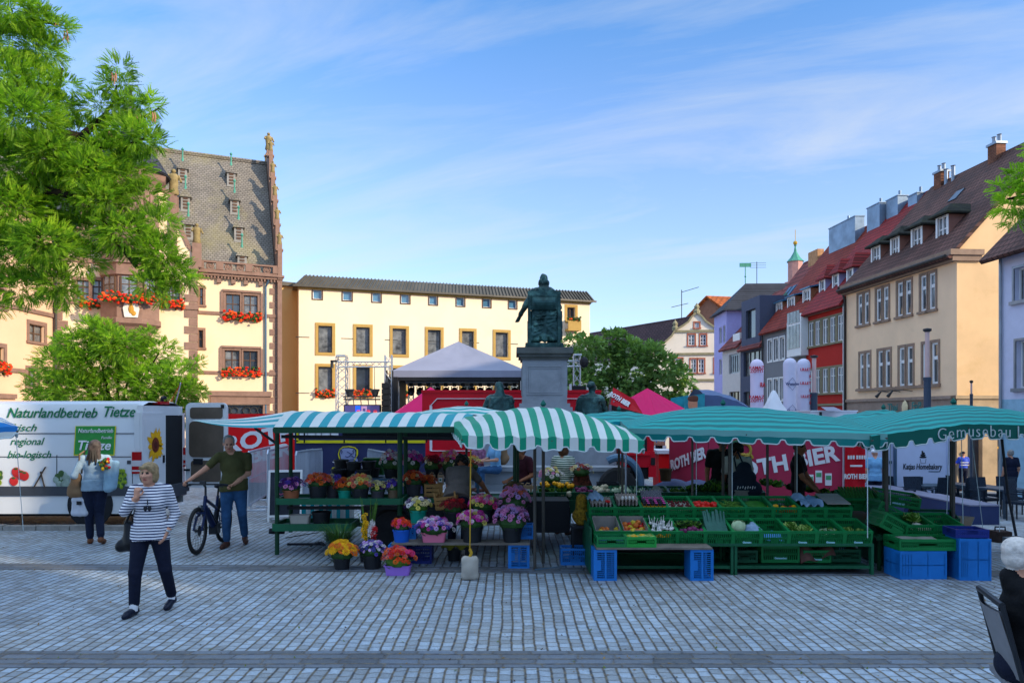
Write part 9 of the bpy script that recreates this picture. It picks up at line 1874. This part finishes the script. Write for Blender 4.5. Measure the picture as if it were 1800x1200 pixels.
for px,py in((98,30),(116,55),(200,125),(243,203),(268,200),(60,295),(255,500),(190,225)):
 for k in range(3):p=L_(px+q.uniform(-5,5),py+q.uniform(-3,8),9.7);mb.tube([p,p+Vector((.01,0,-.06)),p+Vector((q.uniform(-.02,.02),0,-.13))],[.006,.011,.004],4)
mb.build('seed_pods',mat('seed pod','#a8745c',.7,.2,9),t)
def small_tree(lab,px,d,blobs_,mats,leaf,trunk,seed,broad=False,tr=.12,nb=9,trunkx=None,L=.17,lw=.05):
 x0=X(px,d);g_=gz(x0,d);o_=Vector((x0,d,g_));t=thing('tree',lab,'tree',o_);cs=[]
 for a,b,c,rp,n in blobs_:p=P(a,b,c)-o_;cs.append((p.x,p.y,p.z,n,rp/1300*c))
 foliage('crown',cs,mats,t,L,lw,7,seed,broad);mb=MB();limb(mb,[(0,0,-.1),(.03,.02,trunk*.5),(0,0,trunk)],tr,tr*.75,10);mb.build('trunk',m_bark,t,60);mb=MB();q=random.Random(seed)
 for c in q.sample(cs,min(nb,len(cs))):limb(mb,[(0,0,trunk*.95),(c[0]*.45,c[1]*.45,trunk+(c[2]-trunk)*.55),(c[0],c[1],c[2])],tr*.5,.015,6)
 mb.build('branches',m_bark,t,60);return t
d=20.0;q=random.Random(4);bl=[]
for px,py,rp,n in((180,590,36,60),(160,575,22,24),(140,610,44,80),(210,610,44,80),(110,640,46,90),(170,640,56,120),(235,635,48,90),(280,620,34,40),(90,680,46,90),(140,690,56,120),(200,685,60,130),(260,670,50,100),(310,660,36,50),(325,690,34,50),(290,700,50,90),(75,700,24,30),(340,640,18,14),(350,690,14,10),(175,730,50,70),(250,730,50,70),(310,730,36,40),(255,590,20,20),(115,600,18,16)):bl.append((px,py,d+q.uniform(-.5,.5),rp,int(n*8)))
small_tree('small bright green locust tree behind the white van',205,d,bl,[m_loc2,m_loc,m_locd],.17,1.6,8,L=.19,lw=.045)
d=38.0;bl=[]
for px,py,rp,n in((1005,605,26,130),(1000,640,30,150),(1035,610,28,160),(1075,600,26,160),(1060,640,46,420),(1105,620,32,240),(1140,625,30,200),(1110,660,50,480),(1165,645,34,240),(1190,660,28,160),(1160,685,44,330),(1205,680,18,60),(1020,680,44,380),(1075,690,50,440),(1125,710,50,340),(1180,715,34,180),(1040,725,50,300),(985,640,20,60),(990,690,30,130),(1090,592,14,40),(1150,610,14,34)):bl.append((px,py,d+q.uniform(-1.0,1.0),rp,int(n*1.3)))
small_tree('broad dark green tree behind the monument and magenta tent',1085,d,bl,[m_lin],.3,2.2,12,True,.22,L=.34)
tx2=Vector((8.2,8.2,0));t=thing('locust_tree','locust tree out of frame, one leafy twig showing over the white house','tree',tx2);cs=[]
for px,py,rp,n in((1790,335,26,40),(1775,360,22,30),(1765,330,14,12),(1785,385,16,16),(1800,310,24,34),(1830,350,50,90),(1860,300,60,120),(1900,380,70,140),(1900,250,80,160),(1980,320,90,170),(2100,200,120,150),(2200,320,130,150),(2180,80,120,130),(2320,220,120,120),(2050,60,110,120)):p=P(px,py,8.0)-tx2;cs.append((p.x,p.y,p.z,n*2,rp/1300*8))
foliage('crown',cs,[m_loc,m_loc2],t,.125,.03,8,6);mb=MB();limb(mb,[(0,0,-.1),(0,0,2),(-.1,0,3.6),(-.3,-.1,4.6)],.2,.1,10);mb.build('trunk',m_bark,t,60);mb=MB();limb(mb,[(-.1,0,3.6),P(1880,340,8)-tx2,P(1800,345,8)-tx2,P(1770,350,8)-tx2],.06,.01,6);mb.build('branches',m_bark,t,60)
t=thing('feather_flag','orange and yellow feather flag sticking up between van and tree','flag',(X(303,17.5),17.5,0));fz=lambda py:Z(py,17.5);mb=MB();mb.grid(lambda u,v:(X(300+18*v*v+(-10+14*v)*u*(1-.4*v),17.5)-X(303,17.5),.03*math.sin(v*6+u*3),fz(730)+(fz(672)-fz(730))*v),5,10,lambda i,j:0 if(i+j)%4 else 1);mb.build('cloth',[mat('orange flag','#d8641c',.6,.15),mat('yellow flag','#c8a040',.6)],t,60);mb=MB();mb.tube([(-.04,0,0),(-.02,0,2.0),(.2,0,fz(672))],.015,6);mb.build('pole',m_alu,t)
dg=bpy.context.evaluated_depsgraph_get()
for o in[o for o in bpy.data.objects if o.type=='FONT']:
 me=bpy.data.meshes.new_from_object(o.evaluated_get(dg));nm=o.name
 q=bpy.data.objects.new('lettering',me);C.objects.link(q);q.parent=o.parent;q.matrix_parent_inverse=o.matrix_parent_inverse.copy()
 q.location,q.rotation_euler,q.scale=o.location.copy(),o.rotation_euler.copy(),o.scale.copy()
 if o.get('fit'):
  xs_=[v.co.x for v in me.vertices];q.scale.x=o['fit']/(max(xs_)-min(xs_))
 bpy.data.objects.remove(o)
